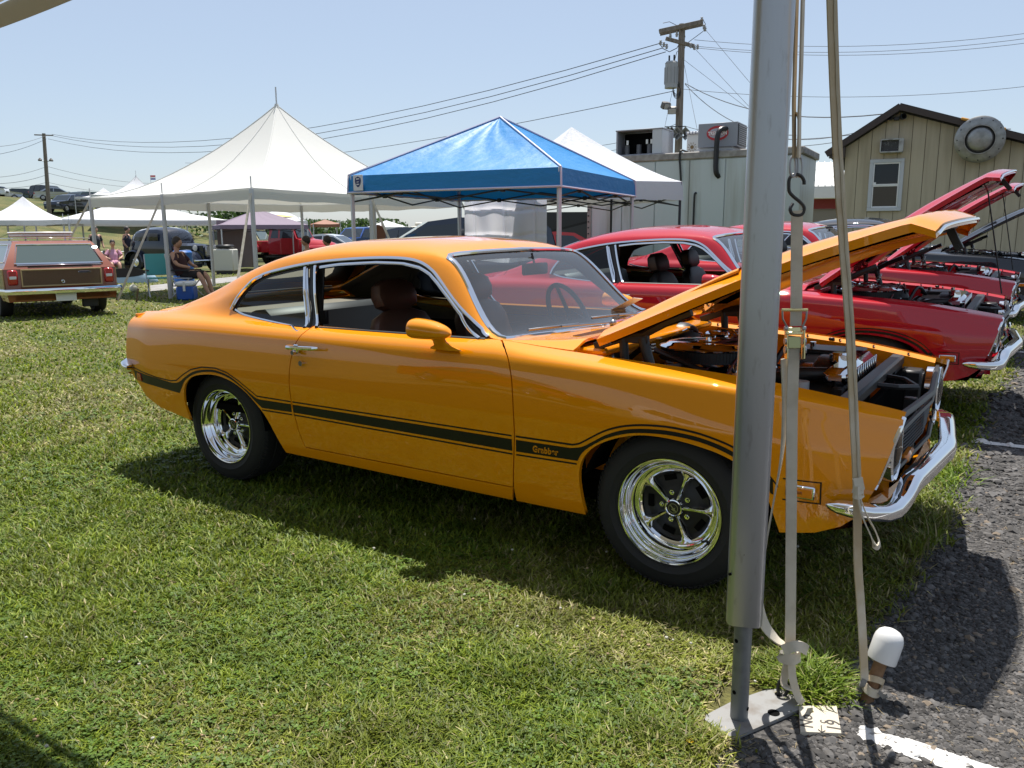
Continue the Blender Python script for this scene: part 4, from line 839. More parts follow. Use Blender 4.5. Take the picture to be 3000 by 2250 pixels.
    p = [L(2356, 541, d1), L(2355, 528, d1), L(2346, 515, d1), L(2334, 511, d1), L(2320, 514, d1), L(2312, 526, d1), L(2311, 545, d1), L(2313, 562, d1), L(2325, 576, d1), L(2341, 589, d1), L(2353, 602, d1), L(2356, 613, d1), L(2350, 627, d1), L(2336, 631, d1), L(2321, 627, d1), L(2315, 612, d1), L(2322, 597, d1+.006)]
    sh.tube(crv(p, 4), r_, 9); sh.build('s_hook', BLACK, g)
    ch = thing('chain_loop', 'folded tent webbing ending in steel chain links above the S-hook', 'chain', S(2332, 500, d1)); o2 = Vector(ch.location); L2 = lambda px, py, d: S(px, py, d)-o2
    for dx, wl in ((-9, 9), (2, 4), (11, 7)):
        m = MB(); cx = 2332+dx; m.tube([L2(cx+wl*math.cos(a), 488+30*math.sin(a), d1+.004*dx/9) for a in np.linspace(0, 2*PI, 20, endpoint=False)], .0032, 7, True); m.build('chain_link', STEEL, ch)
    m = MB(); strap(m, [L2(2327, 462, d1), L2(2326, 300, d1-.02), L2(2334, 0, d1-.07), L2(2340, -200, d1-.10)], vw*.5+Vector(CD)*.8, .026); m.build('strap', WEBOLD, ch)
    m = MB(); strap(m, [L2(2341, 462, d1-.006), L2(2342, 330, d1-.02), L2(2347, 200, d1-.04), L2(2352, 0, d1-.08), L2(2360, -200, d1-.12)], vw*.5+Vector(CD)*.8, .024); m.build('strap', WEB, ch)
    m = MB(); strap(m, crv([L2(2331, 464, d1), L2(2329, 400, d1+.004), L2(2328, 350, d1), L2(2333, 336, d1-.005), L2(2339, 350, d1-.01), L2(2338, 400, d1-.008), L2(2335, 460, d1-.004)], 4), Vector(CD)+vw*.35, .024); m.build('strap_loop', WEBOLD, ch)
    # ratchet buckle
    rt = thing('ratchet_buckle', 'gold zinc ratchet buckle threaded on the cream guy strap', 'ratchet', S(2328, 985, d1-.01)); o3 = Vector(rt.location); L3 = lambda px, py, d: S(px, py, d)-o3
    Mr = Matrix((CR, -CD, CU)).transposed().to_4x4()
    def rb(c, d, ch=.001): m = MB(); m.box((0, 0, 0), d, ch=ch); return m.xf(Matrix.Translation(c) @ Mr)
    m = MB(); m.cyl(L3(2290, 908, d1-.02), L3(2366, 908, d1-.02), .0042, n=10); m.build('handle_bar', ZINC, rt)
    m = MB()
    for a, b, c in ((2292, 2293, 2305), (2364, 2362, 2352)): m.tube([L3(a, 908, d1-.02), L3(b, 934, d1-.022), L3(c, 956, d1-.02), L3(c, 962, d1-.015)], .0026, 7)
    m.build('handle_wire', DARKCH, rt)
    rb(L3(2326, 970, d1-.02), (.036, .003, .020)).build('buckle_plate', ZINC, rt); rb(L3(2327, 976, d1-.026), (.046, .006, .008), .002).build('buckle_bar', ZINC, rt)
    rb(L3(2327, 1003, d1-.028), (.034, .004, .032), .0015).build('buckle_tongue', mat('olive_zinc', (.36, .34, .16), rough=.3, metal=.9), rt)
    m = MB()
    for px in (2304, 2353):
        a = rb(L3(px, 1005, d1-.018), (.004, .022, .085)); m.add(a.V, a.F, True)
    m.build('buckle_frame', ZINC, rt)
    m = MB()
    for px in (2303, 2355):
        for py, r_ in ((962, .006), (1000, .0085), (1025, .010)): m.cyl(L3(px-5, py, d1-.018), L3(px+5, py, d1-.018), r_, n=14)
    m.build('ratchet_gear', DARKCH, rt)
    # right guy strap tied to the stake
    dA, dB = 2.0, 2.19
    pts = [(2434, -150, 1.93), (2437, 0, 1.95), (2445, 250, 1.99), (2457, 500, 2.02), (2473, 740, 2.06), (2491, 980, 2.09), (2503, 1250, 2.12), (2511, 1420, 2.14), (2513, 1640, 2.16), (2520, 1750, 2.17), (2528, 1880, 2.18), (2533, 1995, 2.185)]
    s2 = thing('guy_strap', 'long doubled tan guy strap running from above down to the capped stake', 'strap', S(2500, 1250, dB)); o4 = Vector(s2.location)
    P = [S(*p)-o4 for p in pts]
    m = MB(); strap(m, crv(P, 3), vw*.95+Vector(CD)*.3, .026); m.build('strap', WEBOLD, s2)
    m = MB(); strap(m, [p+Vector(CR)*(.008+.002*i % .004)+Vector(CD)*.006 for i, p in enumerate(crv(P[:8], 3))], vw*.4+Vector(CD)*.9, .022); m.build('strap_fold', WEB, s2)
    k = MB(); z = 2.12
    strap(k, crv([S(2500, 1432, z)-o4, S(2512, 1438, z-.012)-o4, S(2524, 1434, z)-o4, S(2526, 1446, z+.01)-o4, S(2512, 1452, z-.012)-o4, S(2502, 1446, z)-o4], 3), Vector(CU), .022, .003)
    strap(k, crv([S(2514, 1450, z-.005)-o4, S(2526, 1510, z-.01)-o4, S(2548, 1562, z-.02)-o4, S(2566, 1600, z-.01)-o4, S(2576, 1592, z+.01)-o4, S(2566, 1560, z+.02)-o4, S(2540, 1510, z+.01)-o4, S(2520, 1460, z)-o4], 4), [vw*.45+Vector(CU)*-.55+Vector(CD)*.6 for i in range(40)], .020, .0018)
    strap(k, [S(2512, 1400, z)-o4, S(2519, 1436, z-.008)-o4], vw, .026, .003); k.build('strap_knot', WEB, s2)
    sb = Vector((.787, -1.2206, 0)); cap = S(2600, 1885, 2.215); ax = (cap-sb).normalized()
    st = thing('tent_stake', 'rusty brown tent stake leaning in the gravel under a white plastic cap', 'stake', sb)
    m = MB(); m.cyl(ax*-.08, ax*(cap-sb).length*1.0, .0185, n=20); m.build('shaft', mat('rusty_steel', (.17, .085, .04), rough=.8, metal=.2, noise=(28, (.28, .17, .09), .4, .65)), st)
    qv = ax.to_track_quat('Z', 'Y').to_matrix().to_4x4(); m = MB(); hgt = (cap-sb).length-.055
    m.lathe([(.036, 0), (.0405, .001), (.0415, .004), (.0415, .062), (.040, .074), (.034, .088), (.023, .097), (.010, .101), (0, .102)], 36, Matrix.Translation(ax*hgt) @ qv); m.lathe([(.036, 0), (.036, .05), (0, .05)], 24, Matrix.Translation(ax*hgt) @ qv); m.build('cap', mat('white_cap', (.68, .68, .67), rough=.35, bump=(50, .1, .002)), st)
    tie = thing('stake_tie', 'worn leather-coloured strap end knotted round the rusty stake', 'strap', sb+ax*.05); m = MB()
    def ring(h, r_, tilt, w_, th): strap(m, [ax*h+qv.to_3x3() @ Vector((r_*math.cos(a), r_*math.sin(a), tilt*math.cos(a+.5))) for a in np.linspace(0, 2*PI, 25)], ax, w_, th)
    ring(.0, .024, .012, .024, .003); ring(.018, .0235, -.012, .018, .003); m.build('wrap', WEBOLD, tie)
    m = MB(); a0 = S(2533, 1990, 2.18)-sb-ax*.05; strap(m, crv([a0, a0+Vector((-.006, -.006, -.02)), ax*.0+Vector((-.03, -.012, -.005)), ax*-.01+Vector((-.035, -.01, -.03))], 4), vw, .016, .003); strap(m, [Vector((.02, -.015, -.002)), Vector((.035, -.02, -.012)), Vector((.045, -.02, -.006))], vw+Vector(CU), .012, .002); m.build('tie_end', mat('grey_webbing', (.22, .21, .19), rough=.9), tie)
    # numbered tile
    a, b, c_, d_ = [Vector((x, y, .018)) for x, y in ((.665, -1.501), (.63, -1.376), (.722, -1.317), (.761, -1.449))]
    tl = thing('number_tile', 'speckled cream tile lettered No 19 lying on gravel beside the foot plate', 'tile', (a+b+c_+d_)/4); o5 = Vector(tl.location)
    m = MB(); m.prism([p-o5-Vector((0, 0, .012)) for p in (d_, c_, b, a)], (0, 0, .012)); m.build('tile', mat('cream_tile', (.52, .47, .38), rough=.5, noise=(220, (.45, .33, .22), .62, .68)), tl)
    m = MB(); m.prism([p*1.01-Vector((0, 0, .006)) for p in [(q_-o5)-Vector((0, 0, .012)) for q_ in (d_, c_, b, a)]], (0, 0, .006)); m.build('tile_base', mat('terracotta', (.35, .15, .09), .9), tl)
    e1 = (b-a).normalized(); e2 = (a-d_).normalized(); e2 = (e2-e1*e2.dot(e1)).normalized(); N = e1.cross(e2); Mt = Matrix((e1, e2, N)).transposed().to_4x4()
    INK = mat('marker_ink', (.05, .045, .04), rough=.6)
    for body, size, off in (('No', .050, (.024, .022)), ('19', .052, (.030, .094)), ('c', .034, (.058, .058))):
        p = a+e1*off[0]-e2*(off[1]+size*.72*0+.0)-o5-e2*.012+Vector((0, 0, .0006)); text_obj('lettering', body, size, INK, tl, Matrix.Translation(p) @ Mt, extrude=.0003, offset=.0004)
    m = MB(); q0 = a-e2*.056-o5+Vector((0, 0, .001)); 
    for s_, e_ in (((.012, 0), (.045, 0)), ((.012, 0), (.022, .009)), ((.012, 0), (.022, -.009))): m.cyl(q0+e1*s_[0]+e2*s_[1], q0+e1*e_[0]+e2*e_[1], .0014, n=6)
    m.build('arrow_mark', INK, tl)
    # canopy the photographer stands under
    cn = thing('tent_canopy', 'khaki tent canopy edge overhead above the lawn', 'tent', (-1.5, -3.5, 2.1)); o6 = Vector(cn.location); V = []; F = []
    edge = [(-7.5, -2.15, 2.16), (-5., -2.02, 2.17), (-3.4, -1.97, 2.19), (-2.4, -1.95, 2.215), (-1.5, -1.93, 2.29), (-.6, -1.86, 2.36), (.2, -1.75, 2.5), (.55, -1.62, 2.58)]
    ee = crv(edge, 6); n = len(ee); rows = 10
    for j in range(rows+1):
        u = j/rows
        for p in ee: V.append(Vector((p.x, p.y+(-8.6-p.y)*u, p.z*(1-u)+2.05*u+1.5*math.sin(PI*u)**1.4))-o6)
    k0 = len(V); V += [Vector((p.x, p.y+.01, p.z-.0))-o6 for p in ee]+[Vector((p.x, p.y+.012, p.z-.085-.01*math.sin(p.x*3)))-o6 for p in ee]
    F = [(j*n+i, j*n+i+1, (j+1)*n+i+1, (j+1)*n+i) for j in range(rows) for i in range(n-1)]
    mesh_obj('canopy_cloth', V[:k0], F, fabricmat('khaki_canvas', (.42, .39, .30), .16), cn)
    mesh_obj('valance', V[k0:], [(i, i+1, n+i+1, n+i) for i in range(n-1)], fabricmat('khaki_valance', (.36, .33, .24), .12), cn)
foreground()
# ------------------------------------------------------------------ vehicles of the show field
def prof_z(poly, x): return None
TYRE = RUBBER; WINB = mat('tinted_window', (.022, .03, .035), rough=.05, spec=.8)
def extr(mb, poly, wf, m=None):
    """side polygon (x,z) extruded across y with half width wf(z, x); sides and top as one closed shell"""
    n = len(poly); V = []
    for s in (-1, 1): V += [(x, s*wf(z, x), z) for x, z in poly]
    tri = geometry.tessellate_polygon([[Vector((x, z, 0)) for x, z in poly]])
    F = [tuple(t) for t in tri]; F = [f if (Vector((poly[f[1]][0]-poly[f[0]][0], poly[f[1]][1]-poly[f[0]][1], 0)).cross(Vector((poly[f[2]][0]-poly[f[0]][0], poly[f[2]][1]-poly[f[0]][1], 0)))).z > 0 else f[::-1] for f in F]
    A = sum(poly[i][0]*poly[(i+1) % n][1]-poly[(i+1) % n][0]*poly[i][1] for i in range(n))
    F2 = F + [tuple(i+n for i in f[::-1]) for f in F]
    for i in range(n):
        j = (i+1) % n; q = (i, n+i, n+j, j) if A > 0 else (i, j, n+j, n+i); F2.append(q[::-1] if A > 0 else q[::-1])
    mb.add(V, F2, True); return mb
def wheels(root, xs, r, w_, y, rimm, rr=.6, hub=None):
    for x in xs:
        for s in (-1, 1):
            M = Matrix.Translation((x, s*y, r)) @ Matrix.Rotation(PI/2 if s < 0 else -PI/2, 4, 'X')
            t = MB(); t.lathe([(r*rr, 0), (r*.95, .0), (r, -.03), (r, -w_+.03), (r*.95, -w_), (r*.3, -w_)], 24, M); wo = t.build('wheel', TYRE, root)
            h = MB(); h.lathe([(r*rr, .004), (r*rr*.93, .012), (r*rr*.85, -.02), (r*rr*.35, -.015), (r*rr*.32, .012), (0, .018)], 20, M); h.build('rim', rimm, wo)
def arch_poly(xs, r, x0, x1, z0):                         # bottom edge with wheel openings, from x1 (front) to x0
    out = [(x0, z0)]
    for x in sorted(xs):
        out += [(x-r, z0)]+[(x-r*math.cos(a), max(z0, r*.92+r*math.sin(a)*.98-.1)) for a in np.linspace(.15, PI-.15, 9)]+[(x+r, z0)]
    return out+[(x1, z0)]
def pane(mb, pts, wf, s, off=.006):
    P = [Vector((x, s*(wf(z, x)+off), z)) for x, z in pts]; mb.add(P if s < 0 else P[::-1], [tuple(range(len(P)))], True)
def modern_car(name, label, cat, loc, rot, kind, pm, group=None, scale=1., hatch=False, detail=True):
    c = thing(name, label, cat, loc, rot, group)
    if kind == 'suv':
        top = [(2.25, .45), (2.3, .75), (2.2, .95), (1.15, 1.08), (.45, 1.62), (-.3, 1.72), (-1.7, 1.70), (-2.05, 1.55), (-2.25, 1.0), (-2.3, .5)]; wb = (-1.4, 1.4); r = .37; hw = .93; belt, roof = 1.06, 1.66
        wins = [[(.95, 1.08), (.42, 1.55), (-.35, 1.60), (-.35, 1.08)], [(-.42, 1.08), (-.42, 1.60), (-1.25, 1.60), (-1.3, 1.08)], [(-1.36, 1.08), (-1.32, 1.60), (-1.75, 1.58), (-2.0, 1.15)]]; ws = ((1.12, 1.09), (.47, 1.60)); rw = ((-2.07, 1.52), (-2.22, 1.10))
    elif kind == 'van':
        top = [(2.35, .4), (2.42, .7), (2.25, .95), (1.7, 1.1), (.75, 1.68), (0, 1.78), (-2.0, 1.74), (-2.3, 1.5), (-2.45, .9), (-2.45, .45)]; wb = (-1.5, 1.5); r = .34; hw = .97; belt, roof = 1.05, 1.7
        wins = [[(1.5, 1.07), (.75, 1.58), (-.05, 1.64), (-.05, 1.07)], [(-.12, 1.07), (-.12, 1.64), (-1.2, 1.64), (-1.25, 1.07)], [(-1.32, 1.07), (-1.3, 1.63), (-2.0, 1.6), (-2.2, 1.1)]]; ws = ((1.66, 1.12), (.80, 1.65)); rw = ((-2.32, 1.45), (-2.42, 1.05))
    elif kind == 'pickup':
        top = [(2.75, .55), (2.78, .9), (2.65, 1.1), (1.35, 1.2), (.75, 1.80), (.2, 1.86), (-.75, 1.84), (-.9, 1.2), (-2.75, 1.18), (-2.8, .6)]; wb = (-1.75, 1.75); r = .40; hw = .97; belt, roof = 1.2, 1.8
        wins = [[(1.2, 1.22), (.74, 1.72), (.1, 1.76), (.1, 1.22)], [(.03, 1.22), (.03, 1.76), (-.68, 1.74), (-.76, 1.22)]]; ws = ((1.32, 1.22), (.78, 1.76)); rw = ((-.77, 1.74), (-.88, 1.25))
    else:
        top = [(2.2, .42), (2.27, .62), (2.1, .82), (1.05, .93), (.3, 1.36), (-.3, 1.44), (-.9, 1.40), (-1.65, 1.0), (-2.2, .95), (-2.28, .5)]; wb = (-1.35, 1.35); r = .32; hw = .88; belt, roof = .93, 1.40
        wins = [[(.9, .95), (.3, 1.28), (-.25, 1.34), (-.25, .95)], [(-.32, .95), (-.32, 1.34), (-.85, 1.31), (-1.35, .98)]]; ws = ((1.0, .95), (.35, 1.33)); rw = ((-.95, 1.37), (-1.6, 1.02))
    wf = lambda z, x: hw*(1-.06*max(0, (.55-z)/.4)) if z < belt else hw-.02-(z-belt)/(roof-belt)*.17
    wfx = lambda z, x: wf(z, x)*(1-.10*max(0, (abs(x)-(top[1][0]-.5))/.5)**2)
    poly = top+arch_poly(wb, r*1.12, top[-1][0], top[0][0], .28)[0:]
    b = MB(); extr(b, poly, wfx); body = b.build('body', pm, c)
    for p in wins:
        for s in (-1, 1): g = MB(); pane(g, p, wfx, s); g.build('window', WINB, c)
    g = MB(); a0, a1 = ws; nx, nz = (a0[1]-a1[1]), -(a0[0]-a1[0])
    def scr(nm, p0, p1, fr):
        d = Vector((p1[0]-p0[0], 0, p1[1]-p0[1])).normalized(); nn = Vector((-d.z, 0, d.x)); nn = nn if nn.z > 0 else -nn
        q0, q1 = Vector((p0[0], 0, p0[1]))+nn*.012, Vector((p1[0], 0, p1[1]))+nn*.012; w0, w1 = wf(p0[1], 0)-.10, wf(p1[1], 0)-.08
        m = MB(); m.quad(q0+Vector((0, -w0, 0)), q0+Vector((0, w0, 0)), q1+Vector((0, w1, 0)), q1+Vector((0, -w1, 0))); m.build(nm, WINB, c)
    scr('windshield', ws[0], ws[1], 1); scr('rear_window', rw[0], rw[1], 0)
    if hatch:
        m = MB(); m.box((0, 0, 0), (1.1, 1.4, .06), M=Matrix.Rotation(R(8), 4, 'Y')); o = m.build('tailgate', pm, c); o.location = (-2.45, 0, 1.86)
    wheels(c, wb, r, .2, hw-.02, DARKCH)
    x1 = top[1][0]
    for s in (-1, 1):
        MB().box((x1-.09, s*(hw-.24), .78 if kind != 'sedan' else .66), (.14, .30, .14), ch=.03).build('headlight', mat('lamp_clear', (.6, .62, .65), .1, coat=1), c)
        MB().box((top[-2][0]+.02, s*(hw-.16), .95 if kind != 'sedan' else .78), (.10, .2, .2), ch=.02).build('tail_light', REDLENS, c)
    MB().box((x1-.03, 0, .60), (.08, .9, .18), ch=.02).build('grille', BLACK, c)
    if scale != 1: c.scale = (scale,)*3
    return c
DA = math.atan2(FH[1], FH[0])                               # world angle of the view axis
def gpos(px, d, dz=0.):
    p = at(px, 560, d); return (p.x, p.y, gzf(p.x, p.y)+dz)
def head(th): return DA+R(th)                               # heading: 0 = away from the photographer, + = to the left
def lot():
    blue = paint('blue_paint', (.012, .06, .26)); silver = mat('silver_paint', (.42, .45, .48), .3, metal=.6, coat=1.); dkblue = paint('navy_paint', (.018, .028, .055)); whitec = paint('white_car_paint', (.72, .74, .76)); grn = paint('dark_green_paint', (.02, .05, .04)); maroon = paint('maroon_paint', (.16, .01, .02)); cream = paint('cream_paint', (.62, .56, .36)); blk = BLACKP
    modern_car('pickup_truck', 'bright blue pickup truck parked beyond the red pickup', 'truck', gpos(786, 52), head(150), 'pickup', blue)
    modern_car('sedan', 'white sedan parked just past the nose of the red pickup', 'car', gpos(722, 44), head(-100), 'sedan', whitec)
    modern_car('sedan', 'grey sedan seen over the roof of the white sedan', 'car', gpos(716, 60), head(-80), 'sedan', silver)
    modern_car('suv', 'navy SUV with its tailgate lifted open', 'SUV', gpos(878, 40), head(50), 'suv', dkblue, hatch=True)
    modern_car('minivan', 'dark blue minivan behind the tent corner post and white tarp', 'van', gpos(985, 21), head(100), 'van', dkblue)
    modern_car('suv', 'white SUV with raised rear door behind the wooden easel', 'SUV', gpos(858, 60), head(70), 'suv', whitec, hatch=True)
    modern_car('sedan', 'red car mostly hidden by the white tarp, at its lower corner', 'car', gpos(1172, 26), head(95), 'sedan', paint('bright_red_paint', (.5, .02, .015)))
    hill = [(18, 100, 'suv', silver, -60, 'silver SUV parked highest on the grassy hill'), (-15, 96, 'suv', whitec, -75, 'white SUV at the edge of the hilltop row'), (58, 108, 'sedan', paint('hill_red', (.5, .03, .03)), -70, 'red car roof just showing on the hilltop'), (78, 102, 'suv', grn, -65, 'dark green SUV on the hill behind the small white tent'), (122, 96, 'suv', blk, -110, 'black SUV on the hill beside the utility pole'), (140, 92, 'sedan', silver, -70, 'grey sedan on the hill right of the utility pole'), (160, 80, 'suv', dkblue, 170, 'blue SUV facing down the hill with glinting windshield'), (185, 84, 'suv', grn, 165, 'dark teal SUV nosing down the hill beside the blue one'), (205, 92, 'sedan', maroon, -80, 'maroon sedan partly hidden by the big tent eave')]
    for px, d, k, m, h, l in hill: modern_car('hill_car', l, 'car', gpos(px, d), head(h), k, m, 'cars parked on the hill')
lot()
modern_car('sedan', 'unseen red sedan added behind the photographer to be mirrored in the rear quarter of the orange coupe', 'car', (-7.5, -11.5, 0), .1, 'sedan', paint('bright_red_paint'))  # out of view, added only to be reflected in the coupe's side
modern_car('suv', 'unseen white SUV added behind the photographer to be mirrored in the door of the orange coupe', 'SUV', (-2.2, -12.0, 0), .05, 'suv', paint('white_car_paint'))  # unseen, put in so the door has a pale shape to reflect
def wagon():
    p = at(140, 640, 14.0); c = thing('station_wagon', 'rust orange station wagon with woodgrain sides and a chrome bumper', 'station wagon', (p.x, p.y, gzf(p.x, p.y)), head(41))
    RUST = paint('rust_paint', (.215, .052, .022)); WG = mat('woodgrain_vinyl', (.085, .042, .022), .4, noise=(9, (.13, .07, .035), .3, .7, (1, 8, 14)), coat=.5); TAN = mat('tan_strip', (.50, .36, .18), .5)
    # rear bumper at local x=0, nose towards +x
    top = [(4.2, .5), (4.22, .72), (4.05, .84), (2.95, .90), (2.35, 1.27), (2.2, 1.30), (.55, 1.30), (.42, 1.27), (.10, .90), (.04, .84), (.02, .45)]; wb = (.98, 3.35); hw = .86; belt = .88
    wf = lambda z, x: hw-.05*max(0, (.5-z)/.3) if z < belt else hw-.03-(z-belt)/.40*.21
    b = MB(); extr(b, top+arch_poly(wb, .345, .02, 4.2, .30), wf); body = b.build('body', RUST, c)
    for s in (-1, 1):
        for w_ in ([(2.75, .93), (2.30, 1.22), (1.78, 1.235), (1.78, .93)], [(1.68, .93), (1.68, 1.235), (.58, 1.235), (.30, .95)]):
            g = MB(); pane(g, w_, wf, s, .004); o = g.build('side_window', GLASSB, c)
            P = [Vector((x, s*(wf(z, x)+.008), z)) for x, z in w_]; MB().tube(P, .010, 6, True).build('window_frame', CHROME, o)
        wp = MB(); pane(wp, [(.10, .50), (.62, .50), (.72, .66), (.98, .70), (1.25, .66), (1.36, .5), (3.0, .5), (3.0, .82), (.10, .82)], wf, s, .004); wo = wp.build('woodgrain_panel', WG, c)
        MB().tube([Vector((x, s*(wf(z, x)+.008), z)) for x, z in ((.08, .50), (.08, .83), (3.0, .83))], .012, 6).build('panel_strip', TAN, wo)
        MB().box((1.3, s*.60, 1.335), (1.6, .02, .02), ch=.004).build('roof_rail', CHROME, c)
        tl = MB().box((.03, s*.74, .70), (.05, .15, .25), ch=.02).build('tail_lamp', REDLENS, c); MB().box((.005, s*.74, .70), (.02, .10, .05), ch=.005).build('reverse_lens', mat('lens_clear', (.7, .7, .7), .2), tl)
    for k in range(4): MB().box((.75+.33*k, 0, 1.345), (.025, 1.15, .012), ch=.003).build('roof_slat', CHROME, c)
    # tailgate: window and wood panel on the slanted rear
    d = Vector((.32, 0, .37)).normalized(); nn = Vector((-d.z, 0, d.x))
    def sl(x, z, y, o=.01): return Vector((x, y, z))+nn*o
    g = MB(); g.quad(sl(.115, .92, .66), sl(.115, .92, -.66), sl(.385, 1.22, -.56), sl(.385, 1.22, .56)); rg = g.build('rear_window', GLASSB, c)
    MB().tube([sl(.115, .92, .68), sl(.115, .92, -.68), sl(.395, 1.23, -.575), sl(.395, 1.23, .575)], .014, 6, True).build('window_frame', CHROME, rg)
    MB().box((.03, 0, .69), (.03, 1.20, .27), ch=.008).build('tailgate_panel', WG, c); t = MB()
    for z in (.555, .825): t.box((.012, 0, z), (.02, 1.24, .022), ch=.004)
    for y in (-.61, .61): t.box((.012, y, .69), (.02, .022, .27), ch=.004)
    t.build('tailgate_trim', TAN, c)
    MB().box((.004, -.35, .77), (.012, .20, .03), ch=.004).build('badge', CHROME, c); MB().box((.004, 0, .62), (.012, .05, .05), ch=.01).build('tailgate_lock', CHROME, c)
    MB().box((.10, 0, .895), (.05, 1.30, .02), ch=.006).build('ledge_trim', CHROME, c)
    bm_ = MB(); prof2 = [(.0, -.05), (-.05, -.045), (-.06, 0), (-.05, .045), (0, .05)]
    pts = [(.35, .90), (.1, .905), (-.02, .86), (-.06, .6), (-.06, -.6), (-.02, -.86), (.1, -.905), (.35, -.90)]
    V = []
    for i, (x, y) in enumerate(pts):
        a = Vector((*pts[max(0, i-1)], 0)); b_ = Vector((*pts[min(7, i+1)], 0)); tt = (b_-a).normalized(); o = Vector((tt.y, -tt.x, 0))
        V += [Vector((x, y, .47))-o*u+Vector((0, 0, v)) for u, v in [(e[0], e[1]) for e in prof2]]
    bm_.add(V, [(i*5+j, i*5+j+1, (i+1)*5+j+1, (i+1)*5+j) for i in range(7) for j in range(4)]); bm_.build('rear_bumper', CHROME, c)
    pl = MB().box((-.02, -.02, .36), (.01, .32, .15), ch=.004).build('licence_plate', WHITEP, c); MB().box((-.027, -.02, .425), (.004, .30, .025), ch=0).build('plate_band', mat('plate_blue', (.05, .12, .4), .4), pl)
    MB().box((.05, 0, .37), (.06, 1.5, .12), ch=.02).build('lower_valance', RUST, c); MB().box((2., 0, .36), (3.6, 1.3, .16), ch=.03).build('underbody', VOID, c)
    wheels(c, wb, .31, .19, .845, CHROME, .62)
    MB().box((.25, -.45, .22), (.10, .25, .14)).build('exhaust', BLACK, c)
    tr = MB()
    for z in (0,): tr.box((1.2, 0, .70), (2.3, 1.2, .5), ch=.1)
    tr.build('interior', mat('wagon_trim', (.05, .04, .035), .8), c)
    bx = thing('roof_rack_box', 'flat white box on the wagon roof rack, standing in for a pale roof beyond', 'cooler', (p.x, p.y, 0)); q = Vector((math.cos(head(41)), math.sin(head(41)), 0)); bx.location = (p.x+q.x*1.4, p.y+q.y*1.4, gzf(p.x, p.y)+1.36); bx.rotation_euler = (0, 0, head(41))  # box put in place of another vehicle's white roof behind the wagon
    MB().box((0, 0, .035), (1.1, .8, .06), ch=.02).build('shell', WHITEP, bx); MB().box((0, 0, .08), (1.14, .84, .03), ch=.012).build('lid', WHITEP, bx)
GLASSB = mat('wagon_glass', (.085, .115, .108), rough=.06, spec=.9)
wagon()
